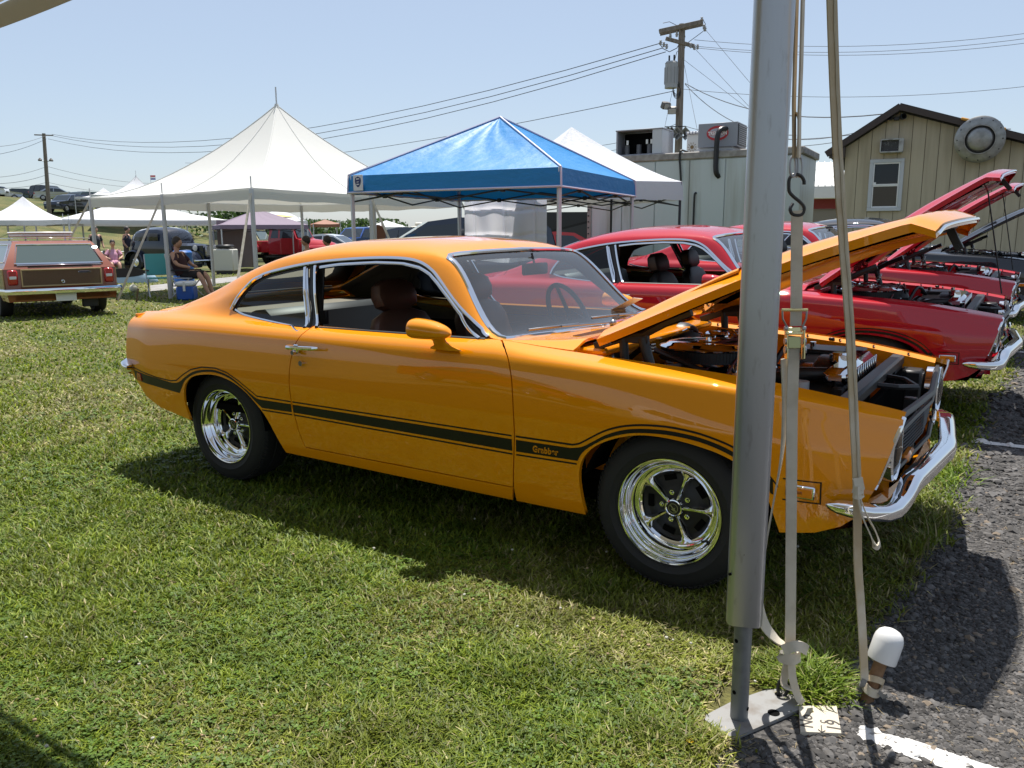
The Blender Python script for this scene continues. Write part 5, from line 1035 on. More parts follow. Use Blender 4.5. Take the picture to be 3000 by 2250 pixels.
def thirties():
    p = at(380, 570, 32.5); c = thing('antique_sedan', 'dark blue-black 1930s sedan with rounded roof and separate fenders', 'antique car', (p.x, p.y, gzf(p.x, p.y)), head(-116))
    NV = paint('midnight_paint', (.012, .018, .035))
    def loft(secs, name, m):                              # (x, [ (y,z) half section ])
        mb = MB(); n = len(secs[0][1]); V = []
        for x, s_ in secs: V += [(x, -y, z) for y, z in s_]+[(x, y, z) for y, z in s_[::-1]]
        k = 2*n; mb.add(V, [(i*k+j, i*k+j+1, (i+1)*k+j+1, (i+1)*k+j) for i in range(len(secs)-1) for j in range(k-1)]); mb.add(V[:k], [tuple(range(k))[::-1]], True); mb.add(V[-k:], [tuple(range(k))], True); return mb.build(name, m, c)
    def cab(w_, zt, zb=.45, r=.25): return [(w_*.93, zb), (w_, zb+.25), (w_, zb+.5), (w_*.93, zt-r), (w_*.82, zt-.10), (w_*.5, zt-.02), (0, zt)]
    loft([(-2.05, cab(.35, .95)), (-1.95, cab(.52, 1.15)), (-1.7, cab(.64, 1.45)), (-1.35, cab(.70, 1.65)), (-.8, cab(.74, 1.72)), (-.2, cab(.74, 1.72)), (.15, cab(.72, 1.66)), (.32, cab(.70, 1.55)), (.55, cab(.64, 1.15))], 'body', NV)
    loft([(.45, cab(.62, 1.13, .5, .1)), (1.0, cab(.48, 1.10, .5, .1)), (1.6, cab(.32, 1.06, .5, .1)), (1.78, cab(.24, 1.02, .5, .1))], 'hood', NV)
    MB().box((1.80, 0, .80), (.08, .36, .46), ch=.06).build('grille', DARKCH, c)
    for s in (-1, 1):
        for x0, x1, w_ in ((-1.35, -.75, 0), (-.62, -.02, 0)):
            g = MB(); P = [Vector((x, s*.752, z)) for x, z in ((x0, 1.2), (x1, 1.2), (x1, 1.48), (x0+(.12 if x0 < -1 else 0), 1.48))]; g.add(P if s < 0 else P[::-1], [(0, 1, 2, 3)], True); g.build('side_window', glassmat('pale_window', (.55, .55, .55), 1.7), c)
        for cx, r_ in ((1.35, .52), (-1.35, .50)):
            f = MB(); V = []
            for a in np.linspace(-.35, PI+.25, 16):
                for y, k in ((.42, .92), (.60, 1.0), (.74, 1.0), (.86, .95), (.89, .86)): V.append((cx+r_*k*math.cos(a)*1.12, s*y, .36+r_*k*math.sin(a)))
            f.add(V, [(i*5+j, i*5+j+1, (i+1)*5+j+1, (i+1)*5+j) for i in range(15) for j in range(4)]); f.build('fender', NV, c)
        MB().box((0, s*.74, .36), (1.7, .24, .04)).build('running_board', BLACK, c)
        h = MB(); h.lathe([(.02, -.18), (.10, -.08), (.125, 0), (.115, .015)], 18, Matrix.Translation((1.62, s*.50, .92)) @ Matrix.Rotation(PI/2, 4, 'Y')); ho = h.build('headlamp', NV, c); MB().lathe([(.118, .012), (.07, .03), (0, .036)], 18, Matrix.Translation((1.62, s*.50, .92)) @ Matrix.Rotation(PI/2, 4, 'Y')).build('lens', mat('lens_clear', (.7, .7, .7), .2), ho)
    ws = MB(); ws.quad((.37, -.56, 1.2), (.37, .56, 1.2), (.28, .54, 1.50), (.28, -.54, 1.50)); ws.xf(Matrix.Translation((.16, 0, 0))).build('windshield', glassmat('pale_window', (.55, .55, .55), 1.7), c)
    MB().tube([(1.95, -.86, .45), (2.02, -.5, .45), (2.05, 0, .45), (2.02, .5, .45), (1.95, .86, .45)], .04, 8).build('front_bumper', CHROME, c); MB().tube([(-2.25, -.8, .45), (-2.32, 0, .45), (-2.25, .8, .45)], .04, 8).build('rear_bumper', CHROME, c)
    wheels(c, (-1.35, 1.35), .36, .16, .76, CHROME, .5)
thirties()
def old_pickup():
    p = at(628, 560, 37); c = thing('old_pickup', 'red 1950s pickup truck with rounded hood parked beyond the white tent', 'truck', (p.x, p.y, gzf(p.x, p.y)), head(-108))
    RD = paint('pickup_red', (.42, .022, .03))
    wf = lambda z, x: (.74 if z < 1.2 else .74-(z-1.2)/.62*.12)*(1-.10*max(0, (x-1.6)/.8)**2)
    b = MB(); extr(b, [(.95, .55), (.95, 1.18), (.80, 1.24), (.58, 1.70), (.35, 1.80), (-.35, 1.80), (-.55, 1.70), (-.62, 1.2), (-.62, .55)], wf); b.build('cab', RD, c)
    m = MB(); V = []
    secs = [(.9, .66, 1.22), (1.4, .62, 1.20), (1.9, .56, 1.14), (2.2, .48, 1.05), (2.32, .38, .92)]
    for x, w_, z in secs: V += [(x, -w_*math.cos(a)*1.0, .62+(z-.62)*math.sin(a)**.7 if a > 0 and a < PI else .62) for a in np.linspace(0, PI, 11)]
    m.add(V, [(i*11+j, (i+1)*11+j, (i+1)*11+j+1, i*11+j+1) for i in range(4) for j in range(10)]); m.add(V[-11:], [tuple(range(11))]); m.build('hood', RD, c)
    for s in (-1, 1):
        f = MB()
        f.box((1.75, s*.74, .78), (1.25, .34, .34), ch=.13); f.build('front_fender', RD, c); f = MB(); f.box((-1.6, s*.82, .80), (1.1, .26, .42), ch=.12); f.build('rear_fender', RD, c)
        MB().box((-1.7, s*.70, .88), (2.1, .06, .50), ch=.02).build('bed_side', RD, c); MB().box((.05, s*.80, .45), (1.6, .22, .05), ch=.01).build('running_board', BLACK, c)
        g = MB(); P = [Vector((x, s*(wf(z, x)+.006), z)) for x, z in ((.72, 1.25), (.52, 1.64), (-.02, 1.66), (-.02, 1.25))]; g.add(P if s < 0 else P[::-1], [(0, 1, 2, 3)], True)
        g.build('side_window', WINB, c); g = MB(); P = [Vector((x, s*(wf(z, x)+.006), z)) for x, z in ((-.12, 1.25), (-.12, 1.64), (-.42, 1.62), (-.50, 1.25))]; g.add(P if s < 0 else P[::-1], [(0, 1, 2, 3)], True); g.build('vent_window', WINB, c)
        h = MB(); h.cyl((2.28, s*.66, .86), (2.37, s*.66, .86), .11, n=16); h.build('headlamp', mat('lens_clear', (.7, .7, .7), .2), c); MB().cyl((2.33, s*.66, .86), (2.36, s*.66, .86), .125, n=16).build('headlamp_ring', CHROME, c)
    ws = MB(); ws.quad((.80, -.60, 1.27), (.80, .60, 1.27), (.60, .54, 1.66), (.60, -.54, 1.66)); ws.xf(Matrix.Translation((.03, 0, .01))).build('windshield', WINB, c)
    MB().box((-2.72, 0, .88), (.05, 1.36, .48), ch=.01).build('tailgate', RD, c); MB().box((-1.7, 0, .66), (2.0, 1.36, .05)).build('bed_floor', BLACK, c); MB().box((0, 0, .45), (4.6, .9, .16)).build('chassis', BLACK, c)
    MB().box((2.42, 0, .55), (.08, 1.7, .14), ch=.03).build('front_bumper', CHROME, c); MB().box((2.34, 0, .80), (.08, .8, .22), ch=.03).build('grille', CHROME, c)
    wheels(c, (-1.6, 1.75), .36, .2, .86, CHROME, .5)
    p = at(545, 560, 44); c = thing('boxy_suv', 'cream boxy off-road SUV with white roof parked behind the red pickup', 'SUV', (p.x, p.y, gzf(p.x, p.y)), head(-95)); CRM = paint('cream_paint'); 
    wf = lambda z, x: .86 if z < 1.1 else .86-(z-1.1)*.12
    b = MB(); extr(b, [(2.0, .5), (2.0, 1.08), (.75, 1.12), (.45, 1.68), (-1.85, 1.70), (-1.95, 1.1), (-1.95, .5)]+arch_poly((-1.2, 1.2), .40, -1.95, 2.0, .42), wf); b.build('body', CRM, c); MB().box((-.7, 0, 1.73), (2.5, 1.55, .08), ch=.03).build('roof', WHITEP, c)
    for s in (-1, 1):
        for w_ in ([(.62, 1.15), (.40, 1.60), (-.2, 1.60), (-.2, 1.15)], [(-.3, 1.15), (-.3, 1.60), (-1.75, 1.60), (-1.8, 1.15)]): g = MB(); pane(g, w_, wf, s); g.build('side_window', GLASSB, c)
    g = MB(); g.quad((.76, -.72, 1.15), (.76, .72, 1.15), (.50, .68, 1.62), (.50, -.68, 1.62)); g.xf(Matrix.Translation((.02, 0, .01))).build('windshield', GLASSB, c); MB().box((2.02, 0, .9), (.05, 1.4, .3)).build('grille', BLACK, c); wheels(c, (-1.2, 1.2), .38, .2, .85, DARKCH)
old_pickup()

# ------------------------------------------------------------------ tents
CLOTH = fabricmat('tent_vinyl', (.66, .66, .63), .22, (30, .12, .01)); CLOTH2 = fabricmat('white_polyester', (.66, .67, .70), .14, (14, .35, .02)); BLUE = fabricmat('blue_polyester', (.003, .195, .49), .10, (3.2, .32, .06, (1, 1, 2.6)), rough=.5)
POSTM = mat('tent_post', (.52, .53, .55), .45, metal=.3); POSTD = mat('dark_post', (.02, .022, .03), .5)
def cwv(X, d, z=0.): x, y = cw(X, d); return Vector((x, y, z+gzf(x, y)))
def pole_tent(name, label, corners, peak, eave, posts, spike=0., drop=.28, cl=CLOTH, sag=.55, post=.045, pm=POSTM, group=None, n=14):
    """high-peak tent: corners (world xy), concave roof up to one peak"""
    C = [Vector((c[0], c[1], 0)) for c in corners]; ctr = sum(C, Vector())/len(C); g0 = gzf(ctr.x, ctr.y)
    t = thing(name, label, 'tent', (ctr.x, ctr.y, g0), 0, group); C = [c-ctr for c in C]; k = len(C)
    m = MB(); ring = []
    for i in range(k):
        for j in range(n): ring.append(C[i].lerp(C[(i+1) % k], j/n))
    q = len(ring); rows = 12; V = []
    for r_ in range(rows+1):
        u = r_/rows
        for j, p in enumerate(ring):
            f = abs(((j % n)/n)-.5)*2; s_ = sag+.12*(1-f); h = eave+(peak-eave)*(u**(1+s_*1.6)); h += -.03*(1-f*f)*(1-u) + .012*math.sin(j*2.1+r_*1.3)*(1-u)
            V.append(Vector((p.x*(1-u)+ .0, p.y*(1-u), h)))
    F = [(r_*q+j, r_*q+(j+1) % q, (r_+1)*q+(j+1) % q, (r_+1)*q+j) for r_ in range(rows) for j in range(q)]
    m.add(V, F); m.build('roof_cloth', cl, t)
    if spike:
        for j in range(0, q, n//2): MB().tube([V[r_*q+j]+Vector((0, 0, .006)) for r_ in range(rows+1)], .011, 5).build('roof_seam', mat('seam_grey', (.60, .60, .57), .8), t)
    v = MB(); V = [Vector((p.x*1.004, p.y*1.004, eave-.03*(1-(abs(((j % n)/n)-.5)*2)**2)+.004)) for j, p in enumerate(ring)]; V += [Vector((a.x, a.y, a.z-drop+.015*math.sin(j*1.9))) for j, a in enumerate(V)]
    v.add(V, [(q+j, q+(j+1) % q, (j+1) % q, j) for j in range(q)]); v.build('valance', cl, t)
    for c in posts:
        p = Vector((c[0]-ctr.x, c[1]-ctr.y, 0)); z0 = gzf(c[0], c[1])-g0; pp = MB(); pp.cyl((p.x, p.y, z0), (p.x, p.y, eave-.02), post, n=12); pp.cyl((p.x, p.y, eave), (p.x, p.y, eave+.22), .012, n=6); pp.build('post', pm, t)
    if spike: MB().cyl((0, 0, eave), (0, 0, peak), .05, n=10).build('centre_pole', pm, t); MB().cyl((0, 0, peak-.1), (0, 0, peak+spike), .018, n=6).build('spike', pm, t); MB().lathe([(.16, -.28), (.07, -.06), (.04, .03)], 12, Matrix.Translation((0, 0, peak))).build('peak_collar', cl, t)
    return t
def big_tent():
    N, Rr, B, L_ = cw(-5.04, 16.2), cw(-1.32, 21.5), cw(-6.38, 25.3), cw(-10.1, 20.0); mid = lambda a, b: ((a[0]+b[0])/2, (a[1]+b[1])/2)
    t = pole_tent('pole_tent', 'large white high-peak tent with a spike, standing behind the orange coupe', [N, Rr, B, L_], 4.5, 2.28, [N, Rr, B, L_, mid(N, Rr), mid(Rr, B), mid(B, L_), mid(L_, N)], spike=.42, drop=.22, sag=.38)
    # guy straps down to stakes
    for nm, a, out in (('guy', N, (-.10, -1.2)), ('guy', mid(N, Rr), (1.0, -.6)), ('guy', mid(L_, N), (-.9, -.6)), ('guy', L_, (-1.3, -.2)), ('guy', Rr, (1.2, -.1))):
        base = Vector((a[0], a[1], 0)); o = Vector((*(RT*out[0]+FH*out[1]), 0)); tl = Vector(t.location); m = MB(); strap(m, [base+Vector((0, 0, 2.25))-tl, base+o-tl], Vector((*RT, 0)), .05, .002); m.build('guy_strap', WEB, t)
        s_ = MB(); s_.cyl(base+o-tl, base+o+Vector((0, 0, .35))-tl+o*.06, .015); s_.build('stake', WOOD, t)
    # blue folding canopy
big_tent()
def popup(name, label, N, th, side, eave, valtop, peak, cl, pm, seam=None, logo=False, truss=POSTD, leg=.022, cone=0., group=None):
    e1 = np.array([math.cos(R(th)), math.sin(R(th))]); e2 = np.array([-e1[1], e1[0]]); NX = np.array(N); crn = [NX, NX+e1*side, NX+(e1+e2)*side, NX+e2*side]; W = [cw(*c) for c in crn]
    ctr = Vector((sum(w_[0] for w_ in W)/4, sum(w_[1] for w_ in W)/4, 0)); g0 = gzf(ctr.x, ctr.y); t = thing(name, label, 'canopy', (ctr.x, ctr.y, g0), 0, group); C = [Vector((w_[0], w_[1], 0))-ctr for w_ in W]
    n = 16; rows = 16; rd = random.Random(len(label))
    for i in range(4):
        a, b = C[i], C[(i+1) % 4]; m = MB(); V = []
        for r_ in range(rows+1):
            u = r_/rows
            for j in range(n+1):
                p = a.lerp(b, j/n)*(1-u); f = 1-(2*j/n-1)**2; w_ = u*(1-u)*4
                V.append(Vector((p.x, p.y, valtop+(peak-valtop)*(u**(1+cone))-.05*f*w_ + .012*math.sin(j*1.7+u*9+i)*w_*f)))
        m.add(V, [(r_*(n+1)+j, r_*(n+1)+j+1, (r_+1)*(n+1)+j+1, (r_+1)*(n+1)+j) for r_ in range(rows) for j in range(n)]); m.build('roof_panel', cl, t)
        v = MB(); V = []
        for z, o in ((valtop, 1.0), ((valtop+eave)/2, 1.008), (eave, 1.012)): V += [Vector(((a.lerp(b, j/n)).x*o, (a.lerp(b, j/n)).y*o, z+(.01*math.sin(j*2.3+i) if z == eave else 0))) for j in range(n+1)]
        v.add(V, [((r_+1)*(n+1)+j, (r_+1)*(n+1)+j+1, r_*(n+1)+j+1, r_*(n+1)+j) for r_ in range(2) for j in range(n)]); v.build('valance', cl, t)
        if seam:
            s_ = MB(); s_.tube([Vector((p.x*1.015, p.y*1.015, eave+.012)) for p in (a.lerp(b, j/n) for j in range(n+1))], .014, 5); s_.build('hem', seam, t)
            s_ = MB(); s_.tube([Vector((a.x*1.014, a.y*1.014, eave)), Vector((a.x*1.006, a.y*1.006, valtop+.005))]+[Vector((a.x*(1-u), a.y*(1-u), valtop+(peak-valtop)*u**(1+cone)+.01)) for u in (.25, .5, .75, 1.)], .013, 5); s_.build('ridge_piping', seam, t)
        z0 = gzf(W[i][0], W[i][1])-g0; l = MB(); l.box((a.x*.985, a.y*.985, (z0+valtop)/2), (leg*2, leg*2, valtop-z0), rz=R(th), ch=.004); l.build('leg', pm, t)
        sc = MB(); k = 2
        for h in range(k):
            p, q = a.lerp(b, h/k)*.975, a.lerp(b, (h+1)/k)*.975; sc.cyl((p.x, p.y, eave+.10), (q.x, q.y, eave-.10), .012, n=6); sc.cyl((p.x, p.y, eave-.10), (q.x, q.y, eave+.10), .012, n=6); sc.box(((p.x+q.x)/2, (p.y+q.y)/2, eave), (.05, .05, .06))
        sc.build('truss', truss, t)
    if logo:
        a, b = C[3], C[0]; e = (b-a).normalized(); o = Vector((e.y, -e.x, 0)); o = o if o.dot(a) > 0 else -o; c0 = a+e*.17+o*.045; zc_ = eave+.135
        q = MB(); q.box((0, 0, 0), (.15, .006, .20), ch=.002); Mq = Matrix((e, o, Vector((0, 0, 1)))).transposed().to_4x4(); lb = q.xf(Matrix.Translation(c0+Vector((0, 0, zc_))) @ Mq).build('label_patch', mat('label_grey', (.62, .63, .68), .5), t)
        INKB = mat('emblem_navy', (.02, .03, .12), .5); m = MB()
        pts = [(-.048, .02), (-.042, .06), (0, .078), (.042, .06), (.048, .02), (.036, -.025), (.012, -.055), (-.012, -.055), (-.036, -.025)]
        m.add([Vector((x, .005, z)) for x, z in pts], [tuple(range(9))], True); m.xf(Matrix.Translation(c0+Vector((0, 0, zc_))) @ Mq).build('emblem', INKB, lb)
        m = MB(); 
        for z, w_, h_ in ((.046, .05, .018), (.008, .034, .012), (-.022, .045, .016)): m.add([Vector((-w_/2, .0065, z-h_/2)), Vector((w_/2, .0065, z-h_/2+.006)), Vector((w_/2, .0065, z+h_/2)), Vector((-w_/2, .0065, z+h_/2))], [(0, 1, 2, 3)], True)
        m.xf(Matrix.Translation(c0+Vector((0, 0, zc_))) @ Mq).build('emblem_bar', mat('label_grey'), lb)
    return t
LILAC = mat('pale_piping', (.55, .55, .68), .6)
popup('blue_canopy', 'blue pop-up canopy with pale piping and a small emblem label', (.575, 9.7), 65, 2.97, 1.78, 2.01, 2.83, BLUE, POSTM, LILAC, True)
popup('white_canopy', 'white pop-up canopy on black legs, peak showing behind the blue canopy', (.13, 13.95), 17, 3.05, 1.83, 2.15, 3.22, CLOTH2, POSTD, None, False, cone=.25)
def tarp():
    a = at(1003, 430, 13.9); b = at(1181, 432, 13.95); t = thing('tarp', 'creased white tarp hung as a side wall between two canopy legs', 'tarp', ((a.x+b.x)/2, (a.y+b.y)/2, 0)); o = Vector(t.location); m = MB(); n, r_ = 90, 60; V = []; e = (b-a).normalized(); nr = Vector((e.y, -e.x, 0)); rd = random.Random(5)
    for j in range(r_+1):
        for i in range(n+1):
            u, v = i/n, j/r_; p = a.lerp(b, u); p.z = (1.98 if True else 0)*(1-v)+.75*v+.16; p.z += .02*math.sin(u*PI*3)*v
            f = .06*math.sin((u*9+v*2.2))*math.exp(-u*1.0)*(1-.5*v)+.04*math.sin(u*23-v*5)*math.exp(-u*2.2)+.02*math.sin(u*14+v*9)*v
            cr = -.03*sum(math.exp(-((u-c)/.012)**2) for c in (.12, .49, .86))-.035*sum(math.exp(-((v-c-.012*math.sin(u*12))/.022)**2) for c in (.30, .64))
            V.append(p+nr*(f+cr+.03*math.sin(v*PI)*u)-o)
    m.add(V, [(j*(n+1)+i, j*(n+1)+i+1, (j+1)*(n+1)+i+1, (j+1)*(n+1)+i) for j in range(r_) for i in range(n)]); m.build('sheet', fabricmat('tarp_white', (.76, .76, .82), .42), t)
tarp()
def far_tents():
    def sq(X, d, s, th=20): e1 = np.array([math.cos(R(th)), math.sin(R(th))])*s/2; e2 = np.array([-e1[1], e1[0]]); c = np.array([X, d]); return [cw(*(c-e1-e2)), cw(*(c+e1-e2)), cw(*(c+e1+e2)), cw(*(c-e1+e2))]
    def Xp(px, d): return (px-1106)/1755*d
    def tent(nm, lab, px, d, s, eave, peak, cl=CLOTH2, th=20, sag=.5, group=None, spike=0., drop=.2, n=8): c = sq(Xp(px, d), d, s, th); x_, y_ = cw(Xp(px, d), d); g_ = gzf(x_, y_); eave = max(1.6, at(px, eave, d).z-g_); peak = at(px, peak, d).z-g_; return pole_tent(nm, lab, c, peak, eave, c, spike, drop, cl, sag, .04, POSTM, group, n)
    tent('white_tent', 'small white peaked tent beyond the station wagon', 78, 36, 3.9, 476, 424, sag=.7)
    tent('white_tent', 'white tent cut off at the edge behind the wagon roof', -35, 37, 3.4, 477, 438, sag=.7)
    tent('white_tent', 'long white tent roof between the wagon and the antique sedan', 305, 40, 7.2, 477, 428, sag=.25, th=38)
    tent('white_tent', 'tall white tent far off, flag flying above its peak', 320, 78, 7, 425, 380, sag=.9, spike=.5)
    tent('white_tent', 'distant white tent with a small pointed top beside the flagged tent', 250, 80, 4.5, 428, 405, sag=.9)
    tent('canopy_tent', 'yellow topped white canopy behind the red pickup', 614, 48, 2.9, 478, 450, sag=.0)
    t = tent('canopy_tent', 'brown canopy roof near the far bush', 712, 60, 1.9, 484, 474, fabricmat('brown_cloth', (.30, .13, .08), .1), sag=0)
    tent('canopy_tent', 'white canopy top behind the navy SUV', 842, 66, 2.6, 490, 476, sag=0)
    p = Xp(612, 48); x, y = cw(p, 48); yb = thing('canopy_band', 'yellow patch draped on top of the white canopy', 'canopy band', (x, y, at(612, 470, 48).z)); m = MB(); V = []
    for r_, z in ((1.02, 0.02), (.25, .30)): V += [(r_*math.cos(R(33+20+45+90*k))*1.4, r_*math.sin(R(33+20+45+90*k))*1.4, z) for k in range(4)]
    m.add(V, [(k, (k+1) % 4, 4+(k+1) % 4, 4+k) for k in range(4)], True); m.build('cloth', fabricmat('yellow_cloth', (.70, .48, .16), .1), yb)
    popup('purple_canopy', 'faded purple pop-up canopy with a dark hem beside the antique sedan', (Xp(490, 31.5), 31.5), 25, 3.3, 1.62, 1.78, 2.42, fabricmat('purple_cloth', (.20, .15, .21), .12), POSTM)
    a, b = at(470, 520, 33.5), at(548, 520, 35.5); w_ = thing('canopy_wall', 'grey-brown cloth side wall hung under the purple canopy', 'side wall', (a.x, a.y, 0)); m = MB(); V = []
    for j in range(2):
        for i in range(13): q = a.lerp(b, i/12); V.append((q.x-a.x+.04*math.sin(i*2), q.y-a.y, 2.0-1.95*j))
    m.add(V, [(i, i+1, 13+i+1, 13+i) for i in range(12)]); m.build('cloth', fabricmat('taupe_cloth', (.20, .17, .18), .1), w_)
    f = thing('flag', 'small red, white and blue flag on a pole above a far tent', 'flag', (0, 0, 0)); q = at(325, 384, 77); f.location = q; f.scale = (.6,)*3; MB().cyl((0, 0, -1.2), (0, 0, .4), .03).build('staff', POSTM, f); s_ = RT
    for k, (nm, col) in enumerate((('red_stripe', (.5, .03, .04)), ('white_stripe', (.75, .75, .75)), ('blue_field', (.04, .07, .3)))): m = MB(); m.box((s_[0]*.4, s_[1]*.4, .25-.22*k), (.75, .02, .22), rz=YAW, ch=0); m.build(nm, mat('flag_'+nm, col, .8), f)
far_tents()

# ------------------------------------------------------------------ trailer with roof units, sign, shed, barn, utility poles
def trailer():
    A, B = np.array([2.58, 27.1]), np.array([8.3, 23.9]); L = float(np.hypot(*(B-A))); a = cw(*A); b = cw(*B); ang = math.atan2(b[1]-a[1], b[0]-a[0])
    z0 = gzf(*a); t = thing('storage_trailer', 'long pale green-white refrigerated trailer box behind the canopies', 'trailer', (a[0], a[1], z0), ang); H = 3.62
    TM = mat('trailer_panel', (.52, .57, .56), .45, noise=(1.6, (.33, .33, .27), .52, .78, (1.6, 1, .12)), bump=(2.5, .2, .02))
    MB().box((L/2, 1.3, H/2+.3), (L-.06, 2.5, H-.6), ch=.01).build('box_core', TM, t)
    n = 6
    for k in range(n): MB().box((L*(k+.5)/n, .028, (H+.6)/2), (L/n-.025, .03, H-.75), ch=.008).build('side_panel', TM, t)
    MB().box((L/2, 1.3, H+.06), (L+.1, 2.65, .22), ch=.03).build('roof_rim', mat('roof_rim_grey', (.25, .23, .21), .7, noise=(6, (.38, .36, .33), .4, .7)), t)
    MB().box((-.02, .06, (H+.6)/2), (.14, .18, H-.55), ch=.01).build('corner_post', mat('corner_grey', (.28, .28, .25), .6), t)
    for k in range(16): MB().cyl((-.04, -.035, .8+.19*k), (-.04, -.05, .8+.19*k), .025, n=8).build('bolt', BLACK, t)
    MB().box((L/2, 1.3, .45), (L, 2.4, .12)).build('chassis', BLACK, t)
    for x in (L-1.2, L-2.2): MB().cyl((x, .1, .5), (x, .4, .5), .48, n=24).build('wheel', RUBBER, t)
    Mi = Matrix.Rotation(-ang, 4, 'Z') @ Matrix.Translation((-a[0], -a[1], -z0))
    def loc(px, py, d): return Mi @ at(px, py, d)
    def hose(P, r_, nm, lab): h = thing(nm, lab, 'hose', t.matrix_basis @ Vector(P[0]), 0); o = Vector(h.location); m = MB(); m.tube([Vector(p)+Vector((0, 0, 0)) for p in crv([t.matrix_basis @ Vector(p)-o for p in P], 5)], r_, 8); m.build('tube', BLACK, h)
    fx = lambda px: (lambda s_: s_*L)(np.clip((((px-1106)/1755*A[1]-A[0]))/((B[0]-A[0])-(px-1106)/1755*(B[1]-A[1])), 0, 1))
    hose([(fx(1561), .5, H+.75), (fx(1545), .1, H+.8), (fx(1538), -.06, H+.6), (fx(1536), -.05, H), (fx(1537), -.05, H-.45), (fx(1542), .05, H-.6)], .075, 'drain_hose', 'thick black drain hose looping down the trailer under the red oval badge')
    hose([(fx(1469), .3, H+.2), (fx(1462), -.03, H+.22), (fx(1460), -.04, H), (fx(1463), -.04, H-.5), (fx(1463), 0, H-.7)], .03, 'drain_hose', 'thin black hose down the trailer wall, left of the thick one')
    hose([(fx(1496), .05, H-1.05), (fx(1494), -.05, H-1.1), (fx(1493), -.04, H-1.6), (fx(1493), -.04, H-2.6)], .03, 'drain_pipe', 'black pipe running down the trailer wall below the sign')
    UG = mat('unit_grey', (.28, .29, .33), .5); UW = mat('unit_white', (.55, .57, .60), .5)
    # open condensing unit
    x0, x1 = fx(1322), fx(1418); w_ = x1-x0; u = thing('condenser_unit', 'open fronted condenser unit with dark innards, on the trailer roof', 'condenser', t.matrix_basis @ Vector(((x0+x1)/2, .65, H+.17)), ang)
    def bx(nm, c, d, m, par, ch=.008): return MB().box(c, d, ch=ch).build(nm, m, par)
    bx('cabinet_back', (0, .35, .38), (w_, .5, .76), UG, u); bx('cabinet_end', (w_/2-.16, 0, .38), (.32, 1.0, .76), UW, u); bx('cabinet_side', (-w_/2+.03, 0, .38), (.06, 1.0, .76), UG, u); bx('cabinet_top', (0, 0, .775), (w_+.04, 1.04, .04), UG, u); bx('cabinet_base', (0, 0, .02), (w_, 1., .04), UG, u); bx('dark_cavity', (-.13, .09, .38), (w_-.4, .02, .70), VOID, u)
    for k, x in enumerate((-.5, -.1, .25)): MB().cyl((x, -.2, .05), (x, -.2, .35), .08, n=12).build('compressor', mat('compressor_grey', (.12, .12, .13), .5), u)
    for x in (-.45, .2, .35): bx('gauge', (x, -.3, .42), (.07, .04, .14), WHITEP, u)
    # closed unit with oval badge
    x0, x1 = fx(1492), fx(1574); w_ = x1-x0; u = thing('cooling_unit', 'grey rooftop cooling unit with a red oval TRENTON badge', 'cooling unit', t.matrix_basis @ Vector(((x0+x1)/2, .75, H+.22)), ang)
    bx('cabinet', (0, 0, .42), (w_, 1.1, .70), UG, u); bx('plinth', (-.1, 0, .03), (w_*.9, .9, .10), UW, u); ev = bx('grille_frame', (w_/2+.01, 0, .42), (.03, 1.0, .62), BLACK, u)
    for k in range(10): bx('grille_slat', (w_/2+.03, 0, .16+.058*k), (.02, .96, .02), UG, ev)
    od = Matrix.Translation((-.0, -.556, .47)) @ Matrix.Rotation(PI/2, 4, 'X'); b = MB().lathe([(0, .004), (1, .004), (1, 0)], 36, od @ Matrix.Diagonal((.33, .215, 1, 1))).build('badge', mat('badge_red', (.45, .02, .03), .5), u); MB().lathe([(0, .006), (1, .006)], 36, od @ Matrix.Diagonal((.27, .145, 1, 1))).build('badge_centre', mat('badge_grey', (.42, .42, .48), .5), b)
    text_obj('lettering', 'TRENTON', .145, mat('badge_white', (.8, .8, .8), .5), b, Matrix.Translation((0, -.5635, .42)) @ Matrix.Rotation(PI/2, 4, 'X'), .001, 'CENTER', .006, 0, .84)
    text_obj('lettering_outline', 'TRENTON', .145, mat('badge_red'), b, Matrix.Translation((0, -.5625, .42)) @ Matrix.Rotation(PI/2, 4, 'X'), .001, 'CENTER', .016, 0, .84)
    # sign behind
    x0, x1 = fx(1434), fx(1530); w_ = x1-x0; s = thing('roof_sign', 'white Sunrise Con sign with a sun drawing, partly hidden by the cooling unit', 'sign', t.matrix_basis @ Vector((x0+w_/2, 1.9, H+.16)), ang)
    bx('board', (0, 0, .38), (w_, .05, .72), mat('sign_white', (.66, .67, .64), .5), s); bx('lamp_rail', (0, -.03, .78), (w_+.04, .14, .09), UG, s)
    for k in range(14): MB().sphere((-w_/2+.06+k*w_/14, -.12, .78), .035, 8, 6).build('bulb', WHITEP, s)
    SI = mat('sign_ink', (.03, .05, .09), .5); text_obj('lettering', 'Sunrise Con', .34, SI, s, Matrix.Translation((-w_/2+.40, -.031, .40)) @ Matrix.Rotation(PI/2, 4, 'X'), .001, 'LEFT', .004, 0, .60)
    sn = MB(); cx, cz = -w_/2+.18, .34
    sn.cyl((cx, -.028, cz), (cx, -.034, cz), .06, n=14)
    for k in range(10): a_ = 2*PI*k/10; sn.cyl((cx+.09*math.cos(a_), -.031, cz+.09*math.sin(a_)), (cx+.15*math.cos(a_), -.031, cz+.15*math.sin(a_)), .008, n=5)
    sn.build('sun_emblem', mat('sun_ink', (.20, .13, .05), .5), s); sw = MB(); sw.tube([(cx+.1, -.031, .12), (cx+.25, -.031, .22), (cx+.4, -.031, .15), (cx+.62, -.031, .22)], .010, 5); sw.tube([(cx-.1, -.031, .08), (cx+.1, -.031, .16), (cx+.2, -.031, .10)], .008, 5); sw.build('swirl', SI, s)
trailer()
